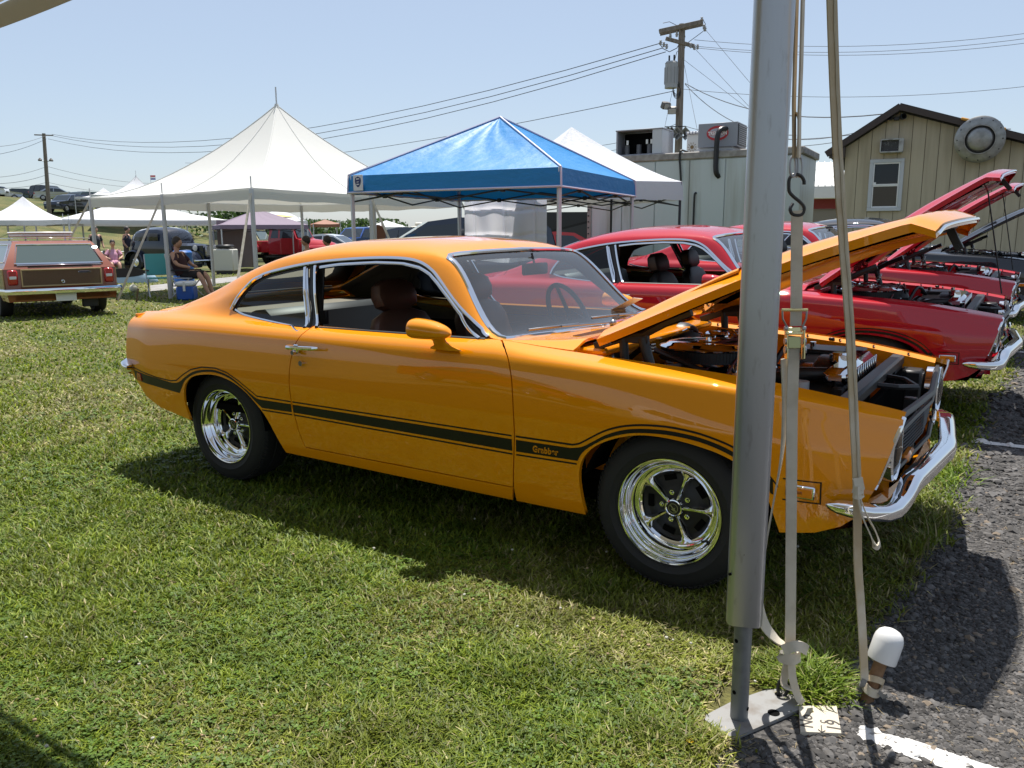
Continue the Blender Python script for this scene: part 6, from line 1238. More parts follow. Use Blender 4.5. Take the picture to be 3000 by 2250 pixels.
def shed():
    d = 20.; P0 = at(1940, 500, d); SY = YAW-R(26); Nn = np.array([-math.sin(SY), math.cos(SY)]); t = thing('shed', 'tan panel-sided shed with dark gable roof and a white sash window', 'shed', (P0.x, P0.y, 0), SY)
    def q(px, py):                                        # point of the gable wall behind a photo pixel, in shed coordinates
        k = 3000/2212; v = CD + (px*k-1500)/FPX*CR - (py*k-1125)/FPX*CU; s_ = ((P0.x-CAM[0])*Nn[0]+(P0.y-CAM[1])*Nn[1])/(v[0]*Nn[0]+v[1]*Nn[1]); return Matrix.Rotation(-SY, 4, 'Z') @ (Vector(CAM+v*s_)-Vector((P0.x, P0.y, 0)))
    eL, rg, eR = q(1790, 341), q(1945, 241), q(2330, 339); xl = q(1822, 400).x; xr = eR.x-.1
    SD = mat('tan_siding', (.47, .405, .285), .65, noise=(2.2, (.36, .305, .21), .4, .75, (3, 3, .25)), bump=(40, .12, .004, (4, 4, .2))); BR = mat('brown_fascia', (.045, .03, .024), .6)
    zr = lambda x: eL.z+(rg.z-eL.z)*(x-eL.x)/(rg.x-eL.x) if x < rg.x else rg.z+(eR.z-rg.z)*(x-rg.x)/(eR.x-rg.x)
    bw = .29; x = xl
    wx0, wx1, wz0, wz1 = q(1876, 400).x, q(1950, 400).x, q(1910, 456).z, q(1910, 344).z
    while x < xr:
        x2 = min(x+bw-.012, xr); m = MB(); 
        def board(za, zb_l, zb_r): m.prism([(x, 0, za), (x2, 0, za), (x2, 0, zb_r), (x, 0, zb_l)], (0, .03, 0))
        pk = max(zr(x), zr(x2)); board(0, zr(x)-.02, zr(x2)-.02); m.build('siding_board', SD, t); x += bw
    MB().prism([(xl, .03, 0), (xr, .03, 0), (xr, .03, zr(xr)-.06), (rg.x, .03, rg.z-.06), (xl, .03, zr(xl)-.06)], (0, .05, 0)).build('wall_backing', mat('siding_groove', (.17, .145, .10), .9), t)
    MB().box(((xl+xr)/2, 3, 1.4), (xr-xl-.1, 5.8, 2.8), ch=.01).build('wall', SD, t)
    for nm, a, b in (('left', eL, rg), ('right', rg, eR)):
        dv = (b-a).normalized(); up = Vector((-dv.z, 0, dv.x)); a, b = (a, b+dv*.05) if nm == 'left' else (a-dv*.05+Vector((0, -.004, 0)), b); yo = -.004 if nm == 'right' else 0
        MB().prism([Vector((a.x, -.30+yo, a.z)), Vector((b.x, -.30+yo, b.z)), Vector((b.x, -.30+yo, b.z))+up*.13, Vector((a.x, -.30+yo, a.z))+up*.13], (0, .05, 0)).build('bargeboard', BR, t)
        MB().prism([Vector((a.x, -.28, a.z))+up*.09, Vector((b.x, -.28, b.z))+up*.09, Vector((b.x, -.28, b.z))+up*.15, Vector((a.x, -.28, a.z))+up*.15], (0, 6.2, 0)).build('roof', mat('shingle_dark', (.035, .032, .034), .9, bump=(30, .5, .01)), t)
    MB().prism([(eL.x+.02, -.28, eL.z-.02), (xl, -.28, eL.z-.02), (xl, -.28, zr(xl)-.02)], (0, .26, 0)).build('soffit_return', BR, t)
    # window
    w_ = wx1-wx0; h = wz1-wz0; cx, cz = (wx0+wx1)/2, (wz0+wz1)/2; wd = MB(); f = .085
    for c, dd in (((cx, -.03, wz1-f/2), (w_, .06, f)), ((cx, -.03, wz0+f/2), (w_, .06, f)), ((wx0+f/2, -.03, cz), (f, .06, h-2*f)), ((wx1-f/2, -.03, cz), (f, .06, h-2*f))): wd.box(c, dd, ch=.006)
    wo = wd.build('window_casing', mat('grey_white_trim', (.50, .52, .54), .5), t)
    for z0, z1, y in ((wz0+f, cz, -.02), (cz, wz1-f, -.028)):
        s_ = MB(); g = .03; a, b = wx0+f, wx1-f
        for c, dd in ((((a+b)/2, y, z1-g/2), (b-a, .03, g)), (((a+b)/2, y, z0+g/2), (b-a, .03, g)), ((a+g/2, y, (z0+z1)/2), (g, .03, z1-z0-2*g)), ((b-g/2, y, (z0+z1)/2), (g, .03, z1-z0-2*g))): s_.box(c, dd, ch=.004)
        s_.build('sash', WHITEP, wo); MB().box(((a+b)/2, y+.005, (z0+z1)/2), (b-a-2*g, .004, z1-z0-2*g), ch=0).build('pane', mat('dark_pane', (.012, .016, .022), .03, spec=.35), wo)
    ns = MB().box((wx0+.14, -.037, cz+.05), (.05, .003, .05), ch=0).build('paper_notice', WHITEP, wo)
    # air conditioner
    a0, a1 = q(1902, 331), q(1952, 302); ac = thing('window_air_conditioner', 'old air conditioner set through the shed wall above the window', 'air conditioner', (P0.x, P0.y, 0), SY); c = ((a0.x+a1.x)/2, -.12, (a0.z+a1.z)/2); dx, dz = a1.x-a0.x, a1.z-a0.z
    m = MB(); 
    for cc, dd in (((c[0], c[1], c[2]+dz/2), (dx, .3, .03)), ((c[0], c[1], c[2]-dz/2), (dx, .3, .03)), ((c[0]-dx/2, c[1], c[2]), (.03, .3, dz)), ((c[0]+dx/2-.04, c[1], c[2]), (.10, .3, dz))): m.box(cc, dd, ch=.005)
    m.build('casing', mat('ac_grey', (.40, .40, .38), .6, noise=(9, (.22, .21, .2), .45, .7)), ac); MB().box((c[0], -.2, c[2]), (dx-.06, .02, dz-.04), ch=0).build('coil', mat('coil_black', (.03, .03, .03), .6, noise=(40, (.22, .22, .22), .6, .66)), ac)
    # exhaust fan
    fc = q(2114, 304); r_ = 44/1755*d; fn = thing('exhaust_fan', 'round galvanised exhaust fan hood under the shed eave', 'exhaust fan', (P0.x, P0.y, 0), SY); Mf = Matrix.Translation((fc.x, -.31, fc.z)) @ Matrix.Rotation(PI/2, 4, 'X') @ Matrix.Rotation(R(5), 4, 'X') @ Matrix.Diagonal((1, 1, .6, 1))
    MB().cyl((fc.x, -.31, fc.z), (fc.x, 0, fc.z), r_*.7, n=24).build('duct', STEEL, fn); FM = mat('fan_metal', (.33, .33, .32), .42, metal=.6, noise=(7, (.22, .215, .205), .4, .7))
    MB().lathe([(r_, 0), (r_*1.02, .06), (r_*.97, .10), (r_*.84, .14), (r_*.66, .17), (r_*.64, .20), (r_*.60, .20)], 48, Mf).build('flange', FM, fn); MB().lathe([(r_*.60, .19), (r_*.56, .12), (r_*.50, .12)], 40, Mf).build('gap', BLACK, fn); MB().lathe([(r_*.52, .12), (r_*.50, .20), (r_*.46, .24), (r_*.3, .27), (0, .285)], 40, Mf).build('dome', FM, fn)
    for k in range(12): a = 2*PI*k/12; MB().sphere(tuple(Mf @ Vector((r_*.9*math.cos(a), r_*.9*math.sin(a), .125))), .015, 6, 4).build('bolt', BLACK, fn)
    pk = mat('orange_foam', (.55, .27, .05), .9); z_ = q(2085, 262); MB().box((z_.x, -.34, z_.z), (.22, .06, .06), M=Matrix.Rotation(.3, 4, 'Y'), ch=.02).build('foam_patch', pk, t); z_ = q(2162, 283); MB().box((z_.x, -.34, z_.z), (.14, .06, .10), M=Matrix.Rotation(.3, 4, 'Y'), ch=.02).build('foam_patch', pk, t)
    lp = q(1937, 257); sl_ = thing('floodlight', 'small black twin floodlight under the gable peak', 'light', (P0.x, P0.y, 0), SY); m = MB(); m.box((lp.x, -.05, lp.z), (.12, .10, .08)); m.build('mount', BLACK, sl_)
    for s in (-1, 1): MB().lathe([(.03, 0), (.065, .09), (.07, .16), (.06, .16)], 14, Matrix.Translation((lp.x+.08*s, -.10, lp.z)) @ Matrix.Rotation(R(70*s), 4, 'Y') @ Matrix.Rotation(R(60), 4, 'X')).build('lamp_head', BLACK, sl_)
    for px, py, h_, nm in ((1866, 285, .8, 'grey metal vent pipe standing behind the shed roof'), (2158, 262, .5, 'short pipe mast with crossbar above the shed eave')):
        z_ = at(px, py, d+2.2 if px < 1900 else d+.3); v = thing('vent_pipe', nm, 'pipe', (z_.x, z_.y, z_.z-h_)); MB().cyl((0, 0, 0), (0, 0, h_), .055 if px < 1900 else .035, n=12).build('pipe', STEEL, v)
        if px > 1900: MB().cyl((-.25*RT[0], -.25*RT[1], h_-.18), (.3*RT[0], .3*RT[1], h_-.18), .012).build('crossbar', STEEL, v)
shed()
def barn():
    d = 30.; a, b = at(1690, 430, d), at(1835, 430, d-.5); ang = math.atan2(b.y-a.y, b.x-a.x); L = (b-a).length; t = thing('metal_roof_building', 'low white building with ribbed metal roof and red trim band', 'building', (a.x, a.y, 0), ang); z = lambda py: at(1750, py, d).z
    MB().box((L/2, 1.5, z(452)/2), (L, 3, z(452)), ch=.01).build('wall', mat('grey_wall', (.26, .24, .22), .8), t); MB().box((L/2, -.05, (z(430)+z(452))/2), (L, .08, z(430)-z(452)), ch=.005).build('red_band', mat('band_red', (.22, .03, .03), .7), t); MB().box((L/2, -.25, (z(406)+z(431))/2), (L+.2, .5, z(406)-z(431)), ch=.02).build('fascia', WHITEP, t)
    z0, z1 = z(407), z(338); y1 = 3.4; n = 10; wp = mat('white_metal_roof', (.70, .70, .68), .35, metal=.2)
    for k in range(n): x0 = L*k/n; x1 = L*(k+1)/n-.02; MB().prism([(x0, -.5, z0), (x1, -.5, z0), (x1+.0, y1, z1), (x0, y1, z1)], (0, 0, .03)).build('roof_panel', wp, t); MB().prism([(x1, -.5, z0+.03), (x1+.03, -.5, z0+.03), (x1+.03, y1, z1+.03), (x1, y1, z1+.03)], (0, 0, .05)).build('roof_rib', wp, t)
    # dark shade tent end beyond the canopies
    p = at(1228, 530, 36); t = thing('dark_tent', 'black and grey shade tent seen between the tarp and the trailer', 'tent', (p.x, p.y, 0), YAW); k = at(1228, 458, 36).z; w_ = 3.9
    m = MB(); m.prism([(-w_, 0, 0), (w_*.7, 0, 0), (w_*.7, 0, k), (-w_, 0, k)], (0, 3, 0)); m.build('body', mat('tent_black', (.018, .018, .02), .8), t); m = MB(); m.add([(-w_*.2, -.01, k*.62), (w_*.7, -.01, k), (w_*.7, -.01, k*.35)], [(0, 2, 1)], True); m.build('flap', mat('tent_charcoal', (.05, .05, .055), .8), t); m = MB(); m.add([(-w_, -.01, k), (w_*.6, -.01, k), (-w_*.2, -.01, k*.66)], [(0, 2, 1)], True); m.build('upper_flap', mat('tent_slate', (.035, .035, .04), .8), t)
barn()
CABLE = mat('cable_grey', (.075, .078, .085), .7)
def wire(P, name='wire', r_=.012, parent=None, m=BLACK, sag=0.): 
    a, b = P; r_ *= .72; m = CABLE; mb = MB(); mb.tube([Vector(a).lerp(Vector(b), i/14)-Vector((0, 0, 4*sag*(i/14)*(1-i/14))) for i in range(15)], r_, 5); return mb.build(name, m, parent)
def poles():
    d = 33.; p = at(1466, 300, d); g = gzf(p.x, p.y); t = thing('utility_pole', 'weathered utility pole with crossarms, transformer and floodlights behind the trailer', 'utility pole', (p.x, p.y, g)); o = Vector(t.location); A = lambda px, py, dd=d: at(px, py, dd)-o; ztop = A(1468, 52).z
    MB().cyl((0, 0, 0), (0, 0, ztop), .17, .12, 16).build('pole_shaft', POLEWOOD, t)
    c1 = [A(1428, 93-22, d-.5), A(1520, 50, d-.9)]
    def arm(a, b, w_, nm='crossarm'): a = Vector(a); b = Vector(b); q = (b-a).to_track_quat('X', 'Z').to_matrix().to_4x4(); return MB().box((0, 0, 0), ((b-a).length, w_, w_*1.2), ch=.01).xf(Matrix.Translation((a+b)/2) @ q).build(nm, POLEWOOD, t)
    arm(A(1424, 68, d-.2), A(1518, 47, d-.2), .13); arm(A(1426, 73, d+.2), A(1518, 52, d+.2), .12); arm(A(1438, 83, d-.1), A(1500, 100, d-.1), .11)
    for px, py in ((1427, 92), (1434, 96), (1440, 100), (1500, 102), (1507, 101), (1492, 98), (1448, 78), (1462, 74), (1516, 42), (1521, 58), (1523, 62)):
        c = A(px, py, d-.15); MB().lathe([(.02, -.10), (.06, -.06), (.035, -.03), (.07, .0), (.035, .03), (.05, .07), (.0, .10)], 12, Matrix.Translation(c)).build('insulator', mat('insulator_grey', (.35, .36, .38), .3), t)
    m = MB(); m.tube([A(1424, 93), A(1432, 105), A(1446, 112), A(1462, 104), A(1470, 90), A(1480, 80), A(1478, 70)], .015, 5); m.tube([A(1432, 50), A(1446, 47), A(1462, 55), A(1470, 80)], .012, 5); m.tube([A(1518, 42), A(1524, 52), A(1521, 66), A(1505, 78), A(1482, 95), A(1470, 130)], .012, 5); m.tube([A(1455, 140), A(1462, 112), A(1470, 108)], .012, 5); m.build('jumper_wire', BLACK, t)
    c = A(1450, 164, d-.3); k = MB(); k.cyl(c+Vector((0, 0, -.45)), c+Vector((0, 0, .45)), .24, n=24); k.cyl(c+Vector((0, 0, .45)), c+Vector((0, 0, .52)), .25, .2, 24)
    for a in range(10): k.box(c+Vector((.245*math.cos(a*.63), .245*math.sin(a*.63), 0)), (.05, .02, .6), rz=a*.63, ch=0)
    tr = k.build('transformer', mat('transformer_grey', (.33, .34, .35), .5), t)
    for s in (-1, 1): MB().cyl(c+Vector((.1*s, 0, .5)), c+Vector((.1*s, 0, .75)), .035, n=8).build('bushing', BLACK, tr)
    for px, py, yw in ((1438, 228, .5), (1452, 238, -.2)):
        q = A(px, py, d-.2); h = MB().box((0, 0, 0), (.34, .22, .26), ch=.03).xf(Matrix.Translation(q) @ Matrix.Rotation(YAW+yw, 4, 'Z') @ Matrix.Rotation(.5, 4, 'X')).build('floodlight', mat('flood_bronze', (.12, .11, .10), .5), t)
        MB().box((0, -.13, 0), (.28, .02, .20), ch=.005).xf(Matrix.Translation(q) @ Matrix.Rotation(YAW+yw, 4, 'Z') @ Matrix.Rotation(.5, 4, 'X')).build('lens', mat('flood_lens', (.4, .4, .4), .15), h)
    arm(A(1450, 245, d-.1), A(1470, 243, d-.1), .06, 'bracket')
    for px in (1441, 1448, 1460, 1478):
        q = A(px, 290, d-.5); MB().lathe([(.06, -.3), (.08, -.1), (.16, .1), (.26, .22), (.24, .22)], 4, Matrix.Translation(q) @ Matrix.Rotation(YAW, 4, 'Z') @ Matrix.Rotation(PI/2, 4, 'X')).build('horn_speaker', mat('horn_grey', (.30, .30, .29), .6), t)
    MB().tube([A(1436, 284, d-.4), A(1436, 274, d-.4), A(1482, 273, d-.4), A(1482, 283, d-.4)], .02, 6).build('speaker_bracket', BLACK, t)
    m = MB()
    for dd in range(4): m.tube([A(1462+8*math.cos(a), 190+14*math.sin(a)+dd*3, d-.2) for a in np.linspace(0, 5.6, 12)], .014, 5)
    m.build('cable_coil', BLACK, t)
    # spans
    W = lambda lab, a, b, sag=.0, r_=.012, grp=None: (lambda th_: wire((Vector(a)-Vector(a), Vector(b)-Vector(a)), 'cable', r_, th_, BLACK, sag))(thing('overhead_wire', lab, 'wire', a, 0, grp))
    q = at(100, 296, 76)
    for k, (p0, p1, s_, lab) in enumerate((((1424, 94), (112, 290), 1.9, 'upper power line from the big utility pole towards the left-hand pole'), ((1430, 104), (116, 294), 2.1, 'middle power line of three between the two utility poles'), ((1438, 112), (104, 300), 2.3, 'lowest power line of three between the two utility poles'))):
        W(lab, at(*p0, d), at(*p1, 76), s_, .022, 'power lines left of the big pole')
    W('thin telephone line sloping left from the big pole past the blue canopy peak', at(1458, 196, d), at(400, 352, 80), .8, .02, 'power lines left of the big pole')
    for k, (a, b, lab) in enumerate((((1500, 86), (2240, 69), 'top power line crossing the sky right of the utility pole'), ((1504, 100), (2240, 80), 'second power line right of the utility pole'), ((1508, 104), (2240, 90), 'third power line right of the utility pole'), ((1470, 192), (2240, 184), 'single thin line below the three power lines at right'))): W(lab, at(*a, d), at(*b, 30), .35, .012, 'power lines right of the big pole')
    W('thick service cable drooping from the pole to the shed gable', at(1480, 180, d), at(1912, 246, 21), .5, .02, 'service cables to the shed')
    W('service cable dropping behind the tent pole towards the trailer roof', at(1480, 182, d), at(1720, 292, 26), .5, .018, 'service cables to the shed')
    W('lower cable from the pole towards the shed eave', at(1478, 272, d), at(1850, 290, 24), .3, .014, 'service cables to the shed')
    W('lowest cable passing behind the shed corner', at(1478, 288, d), at(1800, 308, 26), .3, .014, 'service cables to the shed')
    W('cable sloping up to the pipe behind the shed', at(1700, 300, 28), at(1866, 282, 22), .1, .012, 'service cables to the shed')
    for a, b, lab in (((1522, 62), (1680, 250), 'steep guy wire from the top crossarm down to the right'), ((1500, 104), (1660, 275), 'steep guy wire from the lower crossarm'), ((1476, 128), (1655, 265), 'guy wire from below the crossarms down past the cooling unit'), ((1474, 120), (1510, 300), 'near vertical guy wire beside the pole')): W(lab, at(*a, d), at(*b, d-4), 0, .010, 'guy wires of the big pole')
    W('guy wire slanting left from the pole down to the trailer roof', at(1456, 180, d), at(1422, 340, d-3), 0, .010, 'guy wires of the big pole')
    W('loose pair of cables from the pole passing over the open condenser', at(1460, 268, d), at(1250, 318, d+6), .2, .014, 'power lines left of the big pole'); W('second cable over the open condenser, just lower', at(1460, 276, d), at(1280, 330, d+6), .2, .014, 'power lines left of the big pole')
    # left pole
    d2 = 76; p = at(104, 440, d2); z0 = gzf(p.x, p.y); t = thing('utility_pole', 'distant utility pole on the grassy hill with two lamps', 'utility pole', (p.x, p.y, z0)); zt = at(102, 288, d2).z-z0; tp = at(101, 288, d2); t.rotation_euler = Vector((tp.x-p.x, tp.y-p.y, zt)).to_track_quat('Z', 'Y').to_euler(); t.rotation_euler = (Matrix(((1, 0, (tp.x-p.x)/zt), (0, 1, (tp.y-p.y)/zt), (0, 0, 1))).to_quaternion()).to_euler(); MB().cyl((0, 0, 0), (0, 0, zt), .19, .14, 12).build('pole_shaft', POLEWOOD, t)
    for s in (-1, 1): MB().cyl((0, 0, zt-2.5), (RT[0]*.45*s, RT[1]*.45*s, zt-2.35), .03).build('lamp_arm', STEEL, t); MB().lathe([(.05, .15), (.18, -.02), (.16, -.12)], 10, Matrix.Translation((RT[0]*.5*s, RT[1]*.5*s, zt-2.3))).build('lamp_head', mat('flood_bronze'), t)
    MB().box((0, 0, zt-.15), (1.7, .1, .1), rz=YAW, ch=.01).build('crossarm', POLEWOOD, t)
    for k, (y0, y1, lab) in enumerate(((293, 318, 'highest wire running off left from the distant pole'), (300, 340, 'second wire leaving the distant pole to the left'), (360, 384, 'third, lower wire left of the distant pole'), (378, 396, 'fourth wire left of the distant pole'), (394, 402, 'lowest wire left of the distant pole'))): W(lab, at(100, y0, d2), at(-60, y1, 60), .3, .022, 'wires left of the distant pole')
    for k, (y0, y1, lab) in enumerate(((360, 392, 'middle wire from the distant pole to behind the big tent'), (374, 400, 'lower wire from the distant pole to behind the big tent'), (394, 412, 'lowest wire from the distant pole to behind the big tent'))): W(lab, at(104, y0, d2), at(430, y1, 84), .7, .02, 'wires right of the distant pole')
poles()

# ------------------------------------------------------------------ people and small things on the field
def human(name, label, loc, rot, pose, shirt, trousers, hat=None, skirt=False):
    t = thing(name, label, 'person', loc, rot)
    if pose == 'sit':
        J = dict(pel=(0, 0, .50), ch=(-.10, 0, .80), nk=(-.13, 0, 1.04), hd=(-.10, 0, 1.22), kl=(.45, .12, .50), kr=(.45, -.12, .50), al=(.62, .12, .10), ar=(.68, -.16, .10), tl=(.80, .12, .06), tr=(.86, -.16, .06), sl=(-.12, .2, .98), sr=(-.12, -.2, .98), el=(.02, .27, .74), er=(.02, -.27, .74), hl=(.26, .14, .66), hr=(.26, -.14, .66))
    else:
        J = dict(pel=(0, 0, .95), ch=(.02, 0, 1.25), nk=(.03, 0, 1.46), hd=(.06, 0, 1.63), kl=(.03, .10, .50), kr=(.0, -.10, .50), al=(-.02, .11, .08), ar=(-.05, -.11, .08), tl=(.14, .11, .04), tr=(.11, -.11, .04), sl=(.02, .2, 1.42), sr=(.02, -.2, 1.42), el=(.0, .28, 1.14), er=(.0, -.28, 1.14), hl=(.14, .25, .92), hr=(.14, -.25, .92))
    m = MB(); lerp = lambda a, b, u: Vector(a).lerp(Vector(b), u)
    def limb(parts, radii, mm, n=10): mm.tube(crv([J[p] if isinstance(p, str) else p for p in parts], 4), list(np.interp(np.linspace(0, 1, 4*(len(parts)-1)+1), np.linspace(0, 1, len(parts)), radii)), n)
    limb(['pel', 'ch', 'nk', 'hd'], [.14, .155, .055, .05], m, 14)
    for s in 'lr': limb(['pel', 'k'+s, 'a'+s, 't'+s], [.095, .065, .042, .03], m); limb(['s'+s, 'e'+s, 'h'+s], [.055, .042, .03], m); limb(['ch', 's'+s], [.12, .06], m)
    h = Vector(J['hd']); m.sphere(h, .105, 14, 10, (1, .82, 1.18)); m.sphere(h+Vector((.10, 0, -.01)), .022, 6, 5); body = m.build('body', SKIN, t)
    sh = MB(); limb2 = lambda parts, radii, n=12: sh.tube(crv([J[p] if isinstance(p, str) else p for p in parts], 4), list(np.interp(np.linspace(0, 1, 4*(len(parts)-1)+1), np.linspace(0, 1, len(parts)), radii)), n)
    limb2(['pel', 'ch', tuple(lerp(J['ch'], J['nk'], .8))], [.16, .175, .09], 14)
    for s in 'lr': limb2([tuple(lerp(J['s'+s], J['ch'], .2)), tuple(lerp(J['s'+s], J['e'+s], .75))], [.075, .062])
    sh.build('shirt', mat('cloth_'+label[:12], shirt, .85), t)
    tr = MB()
    for s in 'lr': tr.tube(crv([J['pel'], tuple(lerp(J['pel'], J['k'+s], .5)), J['k'+s]]+([] if pose == 'sit' else [J['a'+s]]), 4), [.125]*4+[.10]*4+([.085] if pose == 'sit' else [.085]*4+[.06]), 12)
    tr.build('trousers', mat('trousers_'+label[:12], trousers, .85), t)
    hr = MB(); hr.sphere(h+Vector((-.015, 0, .025)), .112, 14, 8, (1, .86, 1.1)); hr.build('hair', HAIR, t)
    if hat: hb = MB(); hb.lathe([(.24, 0), (.22, .012), (.115, .02), (.11, .10), (.08, .125), (0, .13)], 22, Matrix.Translation(h+Vector((0, 0, .06)))); hb.build('hat', mat('straw_hat', hat, .8), t)
    return t
def fold_chair(label, loc, rot, fab):
    t = thing('folding_chair', label, 'chair', loc, rot); m = MB()
    fr = lambda a, b: MB().cyl(a, b, .013, n=6).build('frame_leg', POSTM, t)
    for y in (-.26, .26): fr((-.2, y, 0), (.25, y, .42)); fr((.25, y, 0), (-.2, y, .42)); fr((-.2, y, .42), (-.32, y, .95)); MB().box((.02, y, .60), (.45, .05, .03), ch=.01).build('armrest', BLACK, t)
    MB().box((.02, 0, .42), (.48, .52, .02), ch=.006).build('seat', fab, t); MB().box((-.28, 0, .72), (.03, .52, .50), M=Matrix.Rotation(-.22, 4, 'Y'), ch=.01).build('backrest', fab, t)
    return t
def field_things():
    def G(px, py, zz=0.): p = at(px, py, 10); return p
    def gp(px, py):                                        # ground point under a pixel
        k = 3000/2212; v = CD + (px*k-1500)/FPX*CR - (py*k-1125)/FPX*CU; s_ = -CAM[2]/v[2]; return Vector((CAM[0]+v[0]*s_, CAM[1]+v[1]*s_, 0))
    p = gp(405, 634); seat = Vector(cw((372-1106)/1755*18.6, 18.6)+(0,))
    fold_chair('white webbed folding chair with the seated person, beside the tent post', Vector(cw((408-1106)/1755*18.9, 18.9)+(0,)), head(-100), fabricmat('chair_white', (.62, .64, .68), .1))
    human('person', 'seated person in dark clothes, legs stretched out, next to the tent post', Vector(cw((404-1106)/1755*18.9, 18.9)+(0,)), head(-100), 'sit', (.05, .02, .025), (.02, .018, .02))
    fold_chair('turquoise folding chair standing left of the seated person', Vector(cw((352-1106)/1755*18.9, 18.9)+(0,)), head(-150), fabricmat('chair_teal', (.10, .42, .42), .1))
    co = thing('cooler', 'blue cooler with a white lid at the foot of the tent post', 'cooler', Vector(cw((408-1106)/1755*17.8, 17.8)+(0,)), head(-80)); MB().box((0, 0, .15), (.36, .45, .30), ch=.03).build('tub', mat('cooler_blue', (.02, .10, .42), .4), co); MB().box((0, 0, .35), (.38, .47, .10), ch=.03).build('lid', WHITEP, co); MB().box((0, -.25, .30), (.05, .03, .2)).build('handle', WHITEP, co)
    ba = thing('barrel', 'upright blue plastic barrel behind the seated person', 'barrel', Vector(cw((404-1106)/1755*23, 23)+(0,)), 0); MB().lathe([(.22, 0), (.27, .05), (.28, .3), (.265, .32), (.28, .34), (.28, .62), (.265, .64), (.28, .66), (.27, .92), (.22, .97), (0, .97)], 24).build('drum', mat('barrel_blue', (.02, .13, .45), .4), ba); ba.location.z = .0
    tb = thing('plastic_tub', 'glossy pale blue shell lying upturned on the grass by the wagon', 'tub', gp(272, 610)+Vector((0, 0, 0)), head(-85)); m = MB(); V = []; 
    for j in range(7):
        u = j/6
        for i in range(24): a = 2*PI*i/24; V.append(((.95-.25*u*u)*math.cos(a), (.45-.14*u*u)*math.sin(a), .02+.30*u))
    m.add(V, [(j*24+i, j*24+(i+1) % 24, (j+1)*24+(i+1) % 24, (j+1)*24+i) for j in range(6) for i in range(24)]); m.add([(x*.92, y*.92, z-.08) for x, y, z in V[-24:]], [tuple(range(24))], True); m.xf(Matrix.Rotation(R(24), 4, 'X')).build('shell', mat('pale_blue_gelcoat', (.30, .42, .50), .15, coat=1), tb); MB().lathe([(0, .0), (.80, .0)], 24, Matrix.Rotation(R(24), 4, 'X') @ Matrix.Translation((0, 0, .325)) @ Matrix.Diagonal((.80, .38, 1, 1))).build('dark_opening', VOID, tb)
    bl = thing('ball', 'small off-white ball lying in the grass', 'ball', gp(289, 631)+Vector((0, 0, .09))); MB().sphere((0, 0, 0), .10, 16, 10).build('ball_skin', mat('ball_cream', (.62, .60, .50), .6), bl)
    sk = thing('tent_stake', 'thin wooden peg driven into grass near the ball', 'stake', gp(298, 652)); MB().box((0, 0, .14), (.03, .03, .32), M=Matrix.Rotation(.35, 4, 'Y'), ch=.004).build('peg', WOOD, sk)
    bxp = Vector(cw((497-1106)/1755*30, 30)+(0,)); bx = thing('white_cabinet', 'square off-white cabinet with a black lid beside the antique sedan', 'cabinet', bxp, YAW); MB().box((0, 0, .5), (.72, .6, .78), ch=.03).build('cabinet_body', mat('cabinet_cream', (.55, .54, .48), .6), bx); MB().box((0, 0, .98), (.55, .5, .14), ch=.05).build('lid', BLACK, bx); MB().box((0, 0, .06), (.6, .5, .12)).build('plinth', BLACK, bx)
    human('person', 'person in a white brimmed hat and dark jacket by the minivan', gpos(911, 24, -.10), head(90), 'stand', (.02, .02, .025), (.03, .03, .04), (.65, .62, .55))
    fold_chair('dark folding chair under the big tent, nearer the red pickup', Vector(cw((668-1106)/1755*21, 21)+(0,)), head(100), mat('chair_navy', (.02, .025, .05), .8)); human('person', 'dark haired person sitting sideways in the dark folding chair', Vector(cw((660-1106)/1755*21, 21)+(0,)), head(100), 'sit', (.10, .03, .02), (.03, .03, .04))
    human('person', 'brown haired person seated under the tent in front of the red pickup', Vector(cw((706-1106)/1755*21.5, 21.5)+(0,)), head(80), 'sit', (.20, .05, .04), (.03, .03, .04)); fold_chair('brown folding chair holding the brown haired person', Vector(cw((712-1106)/1755*21.5, 21.5)+(0,)), head(80), mat('chair_brown', (.10, .05, .03), .8))
    human('person', 'person in pink sitting on the grass side of the long white tent', Vector(cw((258-1106)/1755*30, 30)+(-.1,)), head(-150), 'sit', (.55, .28, .38), (.4, .2, .28)); fold_chair('low chair under the person in pink', Vector(cw((254-1106)/1755*30, 30)+(-.1,)), head(-150), mat('chair_navy'))
    human('person', 'person in dark shirt standing under the long white tent', Vector(cw((222-1106)/1755*33, 33)+(0,)), head(-120), 'stand', (.04, .04, .05), (.05, .05, .07)); human('person', 'second dark clothed person further along under the long tent', Vector(cw((288-1106)/1755*34, 34)+(0,)), head(-90), 'stand', (.03, .03, .05), (.08, .06, .05))
    # wooden easel with a guitar-like board
    e = thing('wooden_easel', 'tan wooden easel with brown boards leaning on it beyond the coupe roof', 'easel', Vector(cw((822-1106)/1755*24, 24)+(0,)), YAW)
    for x in (-.25, .25): MB().box((x, 0, .85), (.05, .04, 1.75), M=Matrix.Rotation(-x*.5, 4, 'Y'), ch=.005).build('easel_leg', mat('easel_tan', (.45, .28, .15), .7), e)
    MB().box((0, .25, .8), (.05, .04, 1.6), M=Matrix.Rotation(-.25, 4, 'X')).build('rear_leg', WOOD, e); MB().box((0, -.03, 1.05), (.6, .05, .05)).build('ledge', mat('easel_tan'), e); MB().lathe([(0, 0), (.22, 0), (.22, .05), (0, .05)], 24, Matrix.Translation((.03, -.05, 1.35)) @ Matrix.Rotation(PI/2, 4, 'X') @ Matrix.Diagonal((1, 1.4, 1, 1))).build('round_board', mat('easel_brown', (.16, .06, .03), .5), e); MB().box((.16, -.06, 1.15), (.10, .03, 1.0), M=Matrix.Rotation(-.3, 4, 'Y')).build('leaning_board', mat('easel_brown'), e)
